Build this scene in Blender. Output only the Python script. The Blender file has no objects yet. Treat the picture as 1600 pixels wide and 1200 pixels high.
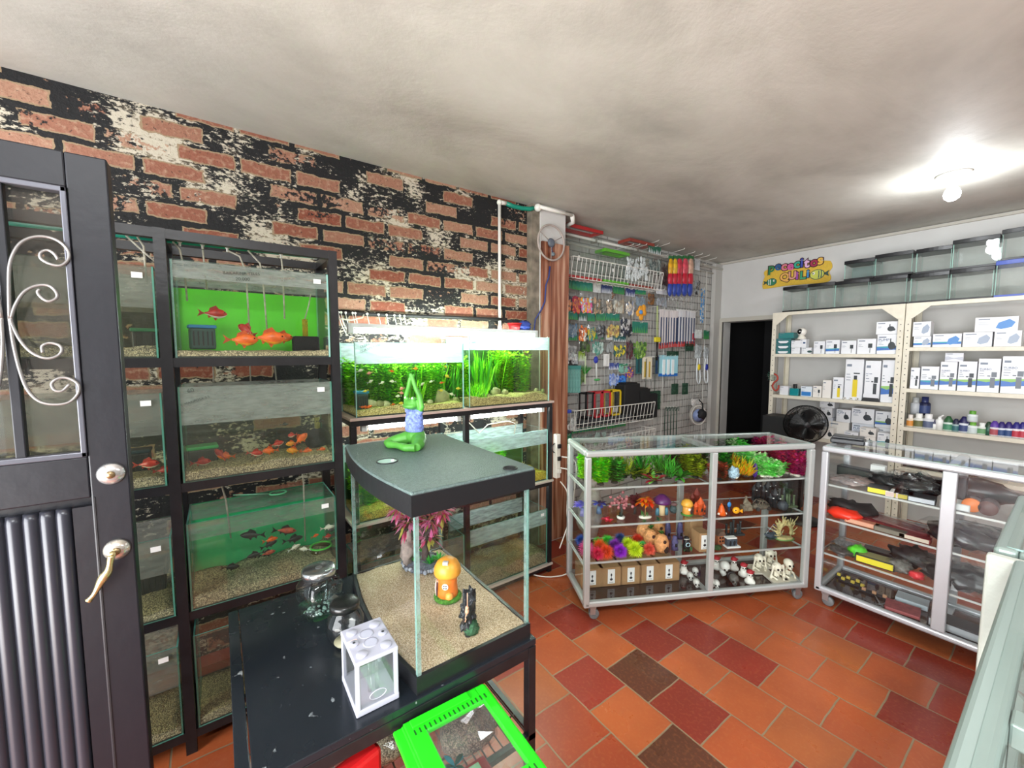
import bpy, bmesh, math, random
from mathutils import Vector, Matrix, noise
R = math.radians
random.seed(7)
scene = bpy.context.scene
C = scene.collection

# ------------------------------------------------------------ camera
FPX, YAW, PITCH, EYE = 640.2, R(-54.4), R(4.4), 1.6
cf = Vector((math.sin(YAW)*math.cos(PITCH), math.cos(YAW)*math.cos(PITCH), -math.sin(PITCH)))
cr = Vector((math.cos(YAW), -math.sin(YAW), 0))
cd = cf.cross(cr)
CAM = Vector((0, 0, EYE))
cam = bpy.data.cameras.new('camera'); cam.lens = FPX/1600*36; cam.sensor_width = 36; cam.clip_start = .02
co = bpy.data.objects.new('camera', cam); C.objects.link(co)
m = Matrix((cr, -cd, -cf)).transposed().to_4x4(); m.translation = CAM
co.matrix_world = m
scene.camera = co

# ------------------------------------------------------------ world, lights, exposure
w = bpy.data.worlds.new('world'); scene.world = w; w.use_nodes = True
w.node_tree.nodes['Background'].inputs[0].default_value = (.86, .93, 1, 1)
w.node_tree.nodes['Background'].inputs[1].default_value = 1.0
def area(name, loc, rot, sx, sy, power, col):
    l = bpy.data.lights.new(name, 'AREA'); l.shape = 'RECTANGLE'; l.size = sx; l.size_y = sy
    l.energy = power; l.color = col
    o = bpy.data.objects.new(name, l); C.objects.link(o); o.location = loc; o.rotation_euler = rot
    return o
def aim(o, to): o.rotation_euler = (Vector(to)-o.location).to_track_quat('-Z', 'Y').to_euler()
# daylight through the open shop front behind the camera, and its bounce off the pavement outside
area('daylight_shopfront', (.4, -2.3, 1.35), (R(92), 0, 0), 3.4, 2.2, 200, (.96, .98, 1))
o = area('daylight_pavement_bounce', (.5, -1.9, .25), (0, 0, 0), 2.2, 1.0, 50, (1, .95, .88)); aim(o, (-1.0, 1.0, 2.75))
# an added, unseen fill panel beside the camera, then the entrance ceiling lamp
area('added_fill_panel', (1.5, 2.2, 2.70), (0, 0, 0), .3, 1.5, 32, (.93, .98, 1))
area('ceiling_panel_light_entrance', (.55, -.35, 2.70), (0, 0, 0), .3, 1.2, 34, (.93, .98, 1))
lb = bpy.data.lights.new('ceiling_bulb_light', 'POINT'); lb.energy = 9; lb.color = (.93, .98, 1); lb.shadow_soft_size = .04
lo = bpy.data.objects.new('ceiling_bulb_light', lb); C.objects.link(lo); lo.location = (-.57, 3.92, 2.56)
scene.view_settings.view_transform = 'Standard'; scene.view_settings.look = 'None'
scene.view_settings.gamma = 1; scene.view_settings.use_curve_mapping = False
scene.view_settings.exposure = 0.8
scene.cycles.transparent_max_bounces = 48
scene.cycles.max_bounces = 7
scene.cycles.diffuse_bounces = 4
scene.cycles.glossy_bounces = 3
scene.cycles.caustics_reflective = False
scene.cycles.sample_clamp_indirect = 4
scene.cycles.use_denoising = True

# ------------------------------------------------------------ pixel of the photograph -> point of the place
def _ray(x, y): return cf*FPX + cr*(x-800) + cd*(y-600)
def at_z(x, y, z): v = _ray(x, y); return CAM + v*((z-EYE)/v.z)
def at_x(x, y, X): v = _ray(x, y); return CAM + v*(X/v.x)
def at_y(x, y, Y): v = _ray(x, y); return CAM + v*(Y/v.y)

# ------------------------------------------------------------ materials
def lin(h):
    h = h.lstrip('#'); c = [int(h[i:i+2], 16)/255 for i in (0, 2, 4)]
    return tuple(x/12.92 if x <= .04045 else ((x+.055)/1.055)**2.4 for x in c) + (1,)
_m = {}
def P(col, rough=.5, metal=0, var=0, vs=12, bump=0, bs=60, emit=0, spec=.5, trans=0):
    """plain principled material, optional mottling (var) and bump"""
    key = (col, rough, metal, var, vs, bump, bs, emit, spec, trans)
    if key in _m: return _m[key]
    m = bpy.data.materials.new('m_'+col.lstrip('#')); m.use_nodes = True
    nt = m.node_tree; b = nt.nodes['Principled BSDF']
    b.inputs['Base Color'].default_value = lin(col); b.inputs['Roughness'].default_value = rough
    b.inputs['Metallic'].default_value = metal; b.inputs['Specular IOR Level'].default_value = spec
    if trans:
        b.inputs['Subsurface Weight'].default_value = 0
    if emit:
        b.inputs['Emission Color'].default_value = lin(col); b.inputs['Emission Strength'].default_value = emit
    tc = None
    if var or bump:
        tc = nt.nodes.new('ShaderNodeTexCoord')
    if var:
        n = nt.nodes.new('ShaderNodeTexNoise'); n.inputs['Scale'].default_value = vs; n.inputs['Detail'].default_value = 5
        nt.links.new(tc.outputs['Object'], n.inputs['Vector'])
        mr = nt.nodes.new('ShaderNodeMapRange'); mr.inputs[1].default_value = .3; mr.inputs[2].default_value = .7
        mr.inputs[3].default_value = 1-var; mr.inputs[4].default_value = 1+var
        nt.links.new(n.outputs[0], mr.inputs[0])
        mx = nt.nodes.new('ShaderNodeVectorMath'); mx.operation = 'SCALE'
        mx.inputs[0].default_value = lin(col)[:3]; nt.links.new(mr.outputs[0], mx.inputs['Scale'])
        nt.links.new(mx.outputs[0], b.inputs['Base Color'])
    if bump:
        n = nt.nodes.new('ShaderNodeTexNoise'); n.inputs['Scale'].default_value = bs; n.inputs['Detail'].default_value = 4
        nt.links.new(tc.outputs['Object'], n.inputs['Vector'])
        bp = nt.nodes.new('ShaderNodeBump'); bp.inputs['Strength'].default_value = bump; bp.inputs['Distance'].default_value = .01
        nt.links.new(n.outputs[0], bp.inputs['Height']); nt.links.new(bp.outputs[0], b.inputs['Normal'])
    _m[key] = m
    return m
def clear(name, tint=(1, 1, 1), gloss=.06, edge=.55, film=0, filmcol='#c8cec8', rough=.02, streak=0):
    """see-through glass, water or plastic: passes light, reflects more at a slant; film = dirt or lime on it"""
    key = ('clear', name)
    if key in _m: return _m[key]
    m = bpy.data.materials.new(name); m.use_nodes = True; nt = m.node_tree; nt.nodes.clear()
    N = nt.nodes.new; L = nt.links.new
    out = N('ShaderNodeOutputMaterial'); tr = N('ShaderNodeBsdfTransparent'); gl = N('ShaderNodeBsdfGlossy')
    tr.inputs[0].default_value = tuple(tint)+(1,); gl.inputs['Roughness'].default_value = rough
    lw = N('ShaderNodeLayerWeight'); pw = N('ShaderNodeMath'); pw.operation = 'POWER'; pw.inputs[1].default_value = 4
    L(lw.outputs['Facing'], pw.inputs[0])
    ma = N('ShaderNodeMath'); ma.operation = 'MULTIPLY_ADD'; ma.inputs[1].default_value = edge; ma.inputs[2].default_value = gloss
    lw.inputs[0].default_value = .5
    L(pw.outputs[0], ma.inputs[0]); mx = N('ShaderNodeMixShader')
    L(ma.outputs[0], mx.inputs[0]); L(tr.outputs[0], mx.inputs[1]); L(gl.outputs[0], mx.inputs[2])
    last = mx
    if film:
        df = N('ShaderNodeBsdfDiffuse'); df.inputs[0].default_value = lin(filmcol)
        tl = N('ShaderNodeBsdfTranslucent'); tl.inputs[0].default_value = lin(filmcol)
        ad = N('ShaderNodeMixShader'); ad.inputs[0].default_value = .4; L(df.outputs[0], ad.inputs[1]); L(tl.outputs[0], ad.inputs[2])
        m2 = N('ShaderNodeMixShader'); L(last.outputs[0], m2.inputs[1]); L(ad.outputs[0], m2.inputs[2])
        tc = N('ShaderNodeTexCoord'); mp = N('ShaderNodeMapping'); ns = N('ShaderNodeTexNoise')
        mp.inputs['Scale'].default_value = (3, 3, 14) if streak else (7, 7, 7); ns.inputs['Detail'].default_value = 6
        L(tc.outputs['Object'], mp.inputs[0]); L(mp.outputs[0], ns.inputs['Vector'])
        mr = N('ShaderNodeMapRange'); mr.inputs[1].default_value = .35; mr.inputs[2].default_value = .68
        mr.inputs[3].default_value = film*.65; mr.inputs[4].default_value = min(1, film*1.35)
        L(ns.outputs[0], mr.inputs[0]); L(mr.outputs[0], m2.inputs[0]); last = m2
    L(last.outputs[0], out.inputs[0])
    _m[key] = m
    return m
def leafmat(col, var=.25, t=.35):
    key = ('leaf', col, var, t)
    if key in _m: return _m[key]
    m = bpy.data.materials.new('leaf_'+col.lstrip('#')); m.use_nodes = True; nt = m.node_tree; nt.nodes.clear()
    N = nt.nodes.new; L = nt.links.new
    out = N('ShaderNodeOutputMaterial'); df = N('ShaderNodeBsdfPrincipled'); tl = N('ShaderNodeBsdfTranslucent')
    df.inputs['Roughness'].default_value = .45
    tc = N('ShaderNodeTexCoord'); ns = N('ShaderNodeTexNoise'); ns.inputs['Scale'].default_value = 25
    L(tc.outputs['Object'], ns.inputs['Vector'])
    mr = N('ShaderNodeMapRange'); mr.inputs[1].default_value = .3; mr.inputs[2].default_value = .7
    mr.inputs[3].default_value = 1-var; mr.inputs[4].default_value = 1+var; L(ns.outputs[0], mr.inputs[0])
    sc = N('ShaderNodeVectorMath'); sc.operation = 'SCALE'; sc.inputs[0].default_value = lin(col)[:3]
    L(mr.outputs[0], sc.inputs['Scale']); L(sc.outputs[0], df.inputs['Base Color']); L(sc.outputs[0], tl.inputs[0])
    mx = N('ShaderNodeMixShader'); mx.inputs[0].default_value = t
    L(df.outputs[0], mx.inputs[1]); L(tl.outputs[0], mx.inputs[2]); L(mx.outputs[0], out.inputs[0])
    _m[key] = m
    return m

GLASS = clear('tank_glass', (.98, .99, .985), .018, .4)
OLDGLASS = clear('old_tank_glass', (.95, .97, .95), .025, .4, film=.035, filmcol='#b8bdb0')
LIME = clear('limescale_film', (1, 1, 1), .03, .1, film=.5, filmcol='#b9c0bb', streak=1)
LIMEDIM = clear('thin_limescale_film', (1, 1, 1), .03, .1, film=.34, filmcol='#aaaca4', streak=1)
LIMEBLUE = clear('pale_limescale_film', (1, 1, 1), .03, .1, film=.62, filmcol='#cfe6e6', streak=1)
EDGE = P('#9fcbc2', .15, spec=.8)
EDGED = P('#5f9c8c', .2, spec=.8)
WATER = clear('water', (.95, .98, .95), .008, .1)
WATERG = clear('greenish_water', (.88, .96, .82), .008, .1)
WATERB = clear('brownish_water', (.90, .89, .78), .008, .1)
BAG = clear('clear_plastic_bag', (.97, .97, .97), .07, .6, film=.03, filmcol='#d8dcdc', rough=.12)
PLAST = clear('clear_plastic', (.97, .975, .975), .04, .5, film=.03, filmcol='#dde4e4', rough=.06)
BLACK = P('#16171a', .38, bump=.05); BLACKM = P('#1c1d21', .45, var=.25, vs=30, bump=.1)
ALU = P('#bcc0be', .3, .35); ALUG = P('#c3d2cc', .32, .3); WHITE = P('#e9e9e6', .5); WIRE = P('#e6e4dc', .4)
RACKW = P('#dcd6c4', .5, var=.06, vs=20); TEAL = P('#12866f', .4, var=.1)
GRAVEL = None

# ------------------------------------------------------------ mesh helpers
class MB:
    def __init__(s): s.b = bmesh.new(); s.uv = None
    def _f(s, vs, mi):
        try: f = s.b.faces.new(vs); f.material_index = mi; return f
        except ValueError: return None
    def bx(s, x0, x1, y0, y1, z0, z1, mi=0, edge_mi=None, thin=None):
        v = [s.b.verts.new(p) for p in ((x0,y0,z0),(x1,y0,z0),(x1,y1,z0),(x0,y1,z0),(x0,y0,z1),(x1,y0,z1),(x1,y1,z1),(x0,y1,z1))]
        fs = (((0,3,2,1),'z'),((4,5,6,7),'z'),((0,1,5,4),'y'),((2,3,7,6),'y'),((1,2,6,5),'x'),((3,0,4,7),'x'))
        for idx, ax in fs:
            s._f([v[i] for i in idx], mi if (thin is None or ax == thin) else edge_mi)
        return v
    def box(s, c, d, rz=0, mi=0, mat=None):
        v = s.bx(-d[0]/2, d[0]/2, -d[1]/2, d[1]/2, -d[2]/2, d[2]/2, mi)
        M = Matrix.Translation(c) @ (mat or Matrix.Rotation(rz, 4, 'Z'))
        for q in v: q.co = M @ q.co
        return v
    def bar(s, a, b, w, h=None, mi=0):
        a, b = Vector(a), Vector(b); d = b-a; h = h or w
        q = d.to_track_quat('Z', 'Y').to_matrix().to_4x4()
        return s.box((a+b)/2, (w, h, d.length), mat=q, mi=mi)
    def tube(s, pts, r, seg=6, mi=0, closed=False, cap=True):
        pts = [Vector(p) for p in pts]; n = len(pts); rings = []
        rr = r if isinstance(r, (list, tuple)) else [r]*n
        prev = None
        for i, p in enumerate(pts):
            if closed: t = pts[(i+1) % n]-pts[i-1]
            else: t = pts[min(i+1, n-1)]-pts[max(i-1, 0)]
            if t.length < 1e-9: t = Vector((0, 0, 1))
            t.normalize()
            if prev is None:
                a = t.cross(Vector((0, 0, 1)));
                if a.length < 1e-3: a = t.cross(Vector((1, 0, 0)))
            else:
                a = prev - t*prev.dot(t)
                if a.length < 1e-4: a = t.orthogonal()
            a.normalize(); prev = a; bb = t.cross(a)
            rings.append([s.b.verts.new(p+(a*math.cos(k*2*math.pi/seg)+bb*math.sin(k*2*math.pi/seg))*rr[i]) for k in range(seg)])
        for i in range(n if closed else n-1):
            A, B = rings[i], rings[(i+1) % n]
            for k in range(seg): s._f([A[k], A[(k+1) % seg], B[(k+1) % seg], B[k]], mi)
        if cap and not closed:
            s._f(rings[0][::-1], mi); s._f(rings[-1], mi)
        return s
    def lathe(s, prof, c=(0, 0, 0), seg=20, mi=0, sx=1, sy=1, M=None):
        c = Vector(c); rings = []
        for r, z in prof:
            if r < 1e-6: rings.append([s.b.verts.new(Vector((0, 0, z)))])
            else: rings.append([s.b.verts.new(Vector((r*sx*math.cos(k*2*math.pi/seg), r*sy*math.sin(k*2*math.pi/seg), z))) for k in range(seg)])
        for A, B in zip(rings, rings[1:]):
            if len(A) == 1 and len(B) == 1: continue
            for k in range(seg):
                k2 = (k+1) % seg
                if len(A) == 1: s._f([A[0], B[k2], B[k]][::-1], mi)
                elif len(B) == 1: s._f([A[k], A[k2], B[0]], mi)
                else: s._f([A[k], A[k2], B[k2], B[k]], mi)
        for rg in rings:
            for v in rg: v.co = (M @ v.co if M else v.co) + c
        return s
    def ell(s, c, r, seg=12, rings=8, mi=0, jit=0, M=None, sc=8.):
        c = Vector(c)
        if not isinstance(r, (tuple, list)): r = (r, r, r)
        rows = []
        for i in range(rings+1):
            th = math.pi*i/rings
            if i in (0, rings): rows.append([s.b.verts.new((0, 0, r[2]*math.cos(th)))])
            else: rows.append([s.b.verts.new((r[0]*math.sin(th)*math.cos(k*2*math.pi/seg), r[1]*math.sin(th)*math.sin(k*2*math.pi/seg), r[2]*math.cos(th))) for k in range(seg)])
        for A, B in zip(rows, rows[1:]):
            for k in range(seg):
                k2 = (k+1) % seg
                if len(A) == 1: s._f([A[0], B[k], B[k2]], mi)
                elif len(B) == 1: s._f([A[k], B[0], A[k2]], mi)
                else: s._f([A[k], B[k], B[k2], A[k2]], mi)
        mx = max(r)
        for row in rows:
            for v in row:
                if jit:
                    k = 1+jit*noise.noise((v.co/mx)*sc/4+c*37)
                    v.co = v.co*k
                v.co = (M @ v.co if M else v.co)+c
        return s
    def prism(s, pts, plane, a, b, mi=0, side_mi=None):
        """outline pts (u,v) in plane xy/xz/yz, from a to b along the third axis"""
        def mk(u, v, t):
            return {'xy': (u, v, t), 'xz': (u, t, v), 'yz': (t, u, v)}[plane]
        A = [s.b.verts.new(mk(u, v, a)) for u, v in pts]; B = [s.b.verts.new(mk(u, v, b)) for u, v in pts]
        n = len(pts); s._f(A, mi); s._f(B[::-1], mi)
        for k in range(n): s._f([A[k], B[k], B[(k+1) % n], A[(k+1) % n]], mi if side_mi is None else side_mi)
        return s
    def quad(s, a, b, c, d, mi=0): s._f([s.b.verts.new(p) for p in (a, b, c, d)], mi); return s
    def leaf(s, p, d, ln, wd, mi=0, bend=.2, side=None, n=3):
        """a leaf: diamond strip from p along d, drooping by bend"""
        p = Vector(p); d = Vector(d).normalized()
        sd = d.cross(Vector((0, 0, 1))) if side is None else Vector(side)
        if sd.length < .05: sd = Vector((random.uniform(-1, 1), random.uniform(-1, 1), .1))
        sd.normalize(); prof = [0, .8, 1, .75, 0] if n > 2 else [0, 1, 0]
        k = len(prof)-1; L = []; 
        for i, w_ in enumerate(prof):
            t = i/k; q = p+d*ln*t-Vector((0, 0, bend*ln*t*t))
            if w_ == 0: L.append([s.b.verts.new(q)])
            else: L.append([s.b.verts.new(q-sd*wd*w_/2), s.b.verts.new(q+sd*wd*w_/2)])
        for A, B in zip(L, L[1:]):
            if len(A) == 1: s._f([A[0], B[1], B[0]], mi)
            elif len(B) == 1: s._f([A[0], A[1], B[0]], mi)
            else: s._f([A[0], A[1], B[1], B[0]], mi)
        return s
    def move(s, M):
        for v in s.b.verts: v.co = M @ v.co
        return s
    def build(s, name, mats, parent=None, smooth=False, bevel=0, loc=None, rz=0, remesh=0, label=None, seg=2):
        me = bpy.data.meshes.new(name)
        if bevel:
            pass
        bmesh.ops.recalc_face_normals(s.b, faces=s.b.faces)
        s.b.to_mesh(me); s.b.free()
        for x in (mats if isinstance(mats, (list, tuple)) else [mats]): me.materials.append(x)
        if smooth or remesh:
            for p in me.polygons: p.use_smooth = True
        o = bpy.data.objects.new(name, me); C.objects.link(o)
        if parent is not None: o.parent = parent
        if loc is not None: o.location = loc
        if rz: o.rotation_euler = (0, 0, rz)
        if remesh:
            r_ = o.modifiers.new('r', 'REMESH'); r_.mode = 'VOXEL'; r_.voxel_size = remesh; r_.use_smooth_shade = True
            sm = o.modifiers.new('s', 'SMOOTH'); sm.factor = .6; sm.iterations = 4
        if bevel:
            bv = o.modifiers.new('b', 'BEVEL'); bv.width = bevel; bv.segments = seg; bv.limit_method = 'ANGLE'; bv.angle_limit = R(40)
        if label: o['label'] = label
        return o
USED = {}
def tag(o, label, cat, group=None, kind=None):
    o['label'] = label; o['category'] = cat
    if group: o['group'] = group
    if kind: o['kind'] = kind
    if label in USED: print('DUP LABEL', label)
    USED[label] = 1
    return o
def thing(name, label, cat, loc=(0, 0, 0), rz=0, group=None):
    o = bpy.data.objects.new(name, None); C.objects.link(o); o.empty_display_size = .05
    o.location = loc; o.rotation_euler = (0, 0, rz)
    return tag(o, label, cat, group)
def struct(o): o['kind'] = 'structure'; return o
def copy_tree(o, parent=None):
    c = o.copy(); C.objects.link(c); c.parent = parent
    for ch in list(o.children): copy_tree(ch, c)
    return c
def dup(o, loc, rz, label, group=None, sc=None):
    c = copy_tree(o); c.location = loc; c.rotation_euler = (0, 0, rz)
    if sc: c.scale = (sc, sc, sc) if not isinstance(sc, (tuple, list)) else sc
    c['label'] = label
    if group: c['group'] = group
    if label in USED: print('DUP LABEL', label)
    USED[label] = 1
    return c
def text(body, parent, loc, rot, size, mat, extrude=.0008, offset=0, name='lettering', align='LEFT'):
    cu = bpy.data.curves.new(name, 'FONT'); cu.body = body; cu.size = size; cu.extrude = extrude; cu.offset = offset
    cu.align_x = align; cu.resolution_u = 3; cu.materials.append(mat)
    tmp = bpy.data.objects.new(name, cu); me = bpy.data.meshes.new_from_object(tmp); bpy.data.objects.remove(tmp)
    o = bpy.data.objects.new(name, me); C.objects.link(o); o.parent = parent; o.location = loc; o.rotation_euler = rot
    return o
ORD = ['first', 'second', 'third', 'fourth', 'fifth', 'sixth', 'seventh', 'eighth', 'ninth', 'tenth', 'eleventh', 'twelfth', 'thirteenth', 'fourteenth', 'fifteenth', 'sixteenth', 'seventeenth', 'eighteenth', 'nineteenth', 'twentieth']
# ------------------------------------------------------------ room shell
XB, XP, YB, ZC = -2.62, -2.85, 5.33, 2.75      # brick wall, pegged wall, back wall, ceiling
def brick_material():
    m = bpy.data.materials.new('worn_painted_brick'); m.use_nodes = True; nt = m.node_tree
    N = nt.nodes.new; L = nt.links.new; b = nt.nodes['Principled BSDF']; b.inputs['Roughness'].default_value = .75
    tc = N('ShaderNodeTexCoord'); sp = N('ShaderNodeSeparateXYZ'); cb = N('ShaderNodeCombineXYZ')
    L(tc.outputs['Object'], sp.inputs[0]); L(sp.outputs[1], cb.inputs[0]); L(sp.outputs[2], cb.inputs[1])
    def noise_(sc, det=5, rough=.6, src=None, dist=0):
        n = N('ShaderNodeTexNoise'); n.inputs['Scale'].default_value = sc; n.inputs['Detail'].default_value = det
        n.inputs['Roughness'].default_value = rough; n.inputs['Distortion'].default_value = dist
        L(src or cb.outputs[0], n.inputs['Vector']); return n
    wob = noise_(17, 5); sub = N('ShaderNodeVectorMath'); sub.operation = 'SUBTRACT'; sub.inputs[1].default_value = (.5, .5, .5)
    L(wob.outputs['Color'], sub.inputs[0]); sc = N('ShaderNodeVectorMath'); sc.operation = 'SCALE'; sc.inputs['Scale'].default_value = .034
    L(sub.outputs[0], sc.inputs[0]); ad = N('ShaderNodeVectorMath'); ad.operation = 'ADD'; L(cb.outputs[0], ad.inputs[0]); L(sc.outputs[0], ad.inputs[1])
    def bricks(c1, c2, cm, mortar=.013):
        t = N('ShaderNodeTexBrick'); t.inputs['Scale'].default_value = 1; t.inputs['Brick Width'].default_value = .257
        t.inputs['Row Height'].default_value = .097; t.inputs['Mortar Size'].default_value = mortar; t.inputs['Mortar Smooth'].default_value = .1
        t.inputs['Color1'].default_value = c1; t.inputs['Color2'].default_value = c2; t.inputs['Mortar'].default_value = cm
        t.offset = .5; L(ad.outputs[0], t.inputs[0]); return t
    rnd = bricks((0, 0, 0, 1), (1, 1, 1, 1), (0, 0, 0, 1))
    def math_(op, a, bv, clamp=False):
        n = N('ShaderNodeMath'); n.operation = op; n.use_clamp = clamp
        for i, v in enumerate((a, bv)):
            if isinstance(v, (int, float)): n.inputs[i].default_value = v
            elif v is not None: L(v, n.inputs[i])
        return n.outputs[0]
    def ramp(v, lo, hi):
        n = N('ShaderNodeMapRange'); n.inputs[1].default_value = lo; n.inputs[2].default_value = hi; L(v, n.inputs[0]); return n.outputs[0]
    def mix(f, a, bb):
        n = N('ShaderNodeMix'); n.data_type = 'RGBA'
        L(f, n.inputs[0]) if not isinstance(f, float) else setattr(n.inputs[0], 'default_value', f)
        for i, v in ((6, a), (7, bb)):
            if isinstance(v, tuple): n.inputs[i].default_value = v
            else: L(v, n.inputs[i])
        return n.outputs[2]
    # bare clay colour, varies per brick
    grain = noise_(90, 4); clay = mix(rnd.outputs[0], lin('#84432f'), lin('#a88069'))
    clay = mix(math_('MULTIPLY', ramp(grain.outputs[0], .45, .75), .55), clay, lin('#7c4a3a'))
    dust = noise_(38, 6); clay = mix(math_('MULTIPLY', ramp(dust.outputs[0], .52, .72), .55), clay, lin('#c9ad92'))
    clay = mix(math_('MULTIPLY', ramp(noise_(60, 5, .7, None, .5).outputs[0], .60, .66), .8), clay, lin('#241d1b'))
    # black paint with flaked white
    fl = noise_(1, 6, .7); mp = N('ShaderNodeMapping'); mp.inputs['Scale'].default_value = (34, 60, 1); L(cb.outputs[0], mp.inputs[0]); L(mp.outputs[0], fl.inputs['Vector'])
    big = noise_(2.6, 3)
    whitef = ramp(math_('ADD', fl.outputs[0], math_('MULTIPLY', math_('SUBTRACT', big.outputs[0], .5), 1.1)), .555, .615)
    paint = mix(whitef, lin('#121214'), lin('#c4bba8'))
    # which bricks are bare: random per brick, pushed by a broad noise
    zone = noise_(1.9, 3)
    rs = N('ShaderNodeTexWhiteNoise'); rs.noise_dimensions = '1D'; L(rnd.outputs[0], rs.inputs['W'])
    bare = ramp(math_('ADD', math_('ADD', rs.outputs['Value'], math_('MULTIPLY', math_('SUBTRACT', zone.outputs[0], .5), 1.6)), math_('MULTIPLY', math_('SUBTRACT', dust.outputs[0], .5), .8)), .40, .44)
    wide = bricks((1, 1, 1, 1), (1, 1, 1, 1), (0, 0, 0, 1), .014)
    inb = ramp(wide.outputs[0], .3, .7)
    nar = bricks((1, 1, 1, 1), (1, 1, 1, 1), (0, 0, 0, 1), .021)
    clay = mix(ramp(nar.outputs[0], .3, .8), lin('#9a8468'), clay)
    face = math_('MULTIPLY', bare, inb)
    mort = mix(ramp(big.outputs[0], .55, .66), paint, lin('#8f8068'))
    mort = mix(whitef, mort, paint)
    base = mix(inb, mort, paint)
    col = mix(face, base, clay)
    L(col, b.inputs['Base Color'])
    bp = N('ShaderNodeBump'); bp.inputs['Strength'].default_value = .8; bp.inputs['Distance'].default_value = .012
    hgt = math_('ADD', inb, math_('MULTIPLY', dust.outputs[0], .6)); L(hgt, bp.inputs['Height']); L(bp.outputs[0], b.inputs['Normal'])
    return m
def tile_material():
    m = bpy.data.materials.new('terracotta_floor_tiles'); m.use_nodes = True; nt = m.node_tree
    N = nt.nodes.new; L = nt.links.new; b = nt.nodes['Principled BSDF']
    tc = N('ShaderNodeTexCoord'); mp = N('ShaderNodeMapping'); mp.inputs['Location'].default_value = (.185, -.035, 0); L(tc.outputs['Object'], mp.inputs[0])
    n0 = N('ShaderNodeTexNoise'); n0.inputs['Scale'].default_value = 6; L(tc.outputs['Object'], n0.inputs['Vector'])
    s0 = N('ShaderNodeVectorMath'); s0.operation = 'MULTIPLY_ADD'; s0.inputs[1].default_value = (.012, .012, 0); L(n0.outputs['Color'], s0.inputs[0]); L(mp.outputs[0], s0.inputs[2])
    def tiles(c1, c2, cm, ms):
        t = N('ShaderNodeTexBrick'); t.inputs['Scale'].default_value = 1; t.inputs['Brick Width'].default_value = .25; t.inputs['Row Height'].default_value = .25
        t.inputs['Mortar Size'].default_value = ms; t.inputs['Mortar Smooth'].default_value = .3; t.offset = .5
        t.inputs['Color1'].default_value = c1; t.inputs['Color2'].default_value = c2; t.inputs['Mortar'].default_value = cm; L(s0.outputs[0], t.inputs[0]); return t
    t = tiles((0, 0, 0, 1), (1, 1, 1, 1), (0, 0, 0, 1), 0.0)
    j = tiles((1, 1, 1, 1), (1, 1, 1, 1), (0, 0, 0, 1), .004)
    r = N('ShaderNodeValToRGB'); r.color_ramp.interpolation = 'CONSTANT' ; e = r.color_ramp.elements
    e[0].position = 0; e[0].color = lin('#a3462a'); e[1].position = .18; e[1].color = lin('#b25732')
    for p, c in ((.36, '#98382a'), (.52, '#b06035'), (.66, '#8a3226'), (.78, '#b85f36'), (.95, '#5a3526')):
        x = e.new(p); x.color = lin(c)
    L(t.outputs[0], r.inputs[0])
    n1 = N('ShaderNodeTexNoise'); n1.inputs['Scale'].default_value = 3.2; n1.inputs['Detail'].default_value = 6; L(tc.outputs['Object'], n1.inputs['Vector'])
    n2 = N('ShaderNodeTexNoise'); n2.inputs['Scale'].default_value = 70; n2.inputs['Detail'].default_value = 4; L(tc.outputs['Object'], n2.inputs['Vector'])
    def mix(f, a, bb, fac=None):
        n = N('ShaderNodeMix'); n.data_type = 'RGBA'
        if isinstance(f, float): n.inputs[0].default_value = f
        else: L(f, n.inputs[0])
        for i, v in ((6, a), (7, bb)):
            if isinstance(v, tuple): n.inputs[i].default_value = v
            else: L(v, n.inputs[i])
        return n.outputs[2]
    def mr(v, a, bb, c, d):
        n = N('ShaderNodeMapRange'); n.inputs[1].default_value = a; n.inputs[2].default_value = bb; n.inputs[3].default_value = c; n.inputs[4].default_value = d; L(v, n.inputs[0]); return n.outputs[0]
    c = mix(mr(n1.outputs[0], .4, .7, 0, .35), r.outputs[0], lin('#6b2418')); c = mix(mr(n2.outputs[0], .5, .8, 0, .3), c, lin('#c07a4c'))
    c = mix(j.outputs[0], lin('#8f7a60'), c)
    L(c, b.inputs['Base Color']); L(mr(n1.outputs[0], .3, .7, .22, .42), b.inputs['Roughness'])
    bp = N('ShaderNodeBump'); bp.inputs['Strength'].default_value = .35; bp.inputs['Distance'].default_value = .006
    ad = N('ShaderNodeMath'); ad.operation = 'MULTIPLY_ADD'; ad.inputs[1].default_value = .25; L(n1.outputs[0], ad.inputs[0]); L(j.outputs[0], ad.inputs[2]); L(ad.outputs[0], bp.inputs['Height'])
    L(bp.outputs[0], b.inputs['Normal'])
    return m
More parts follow.
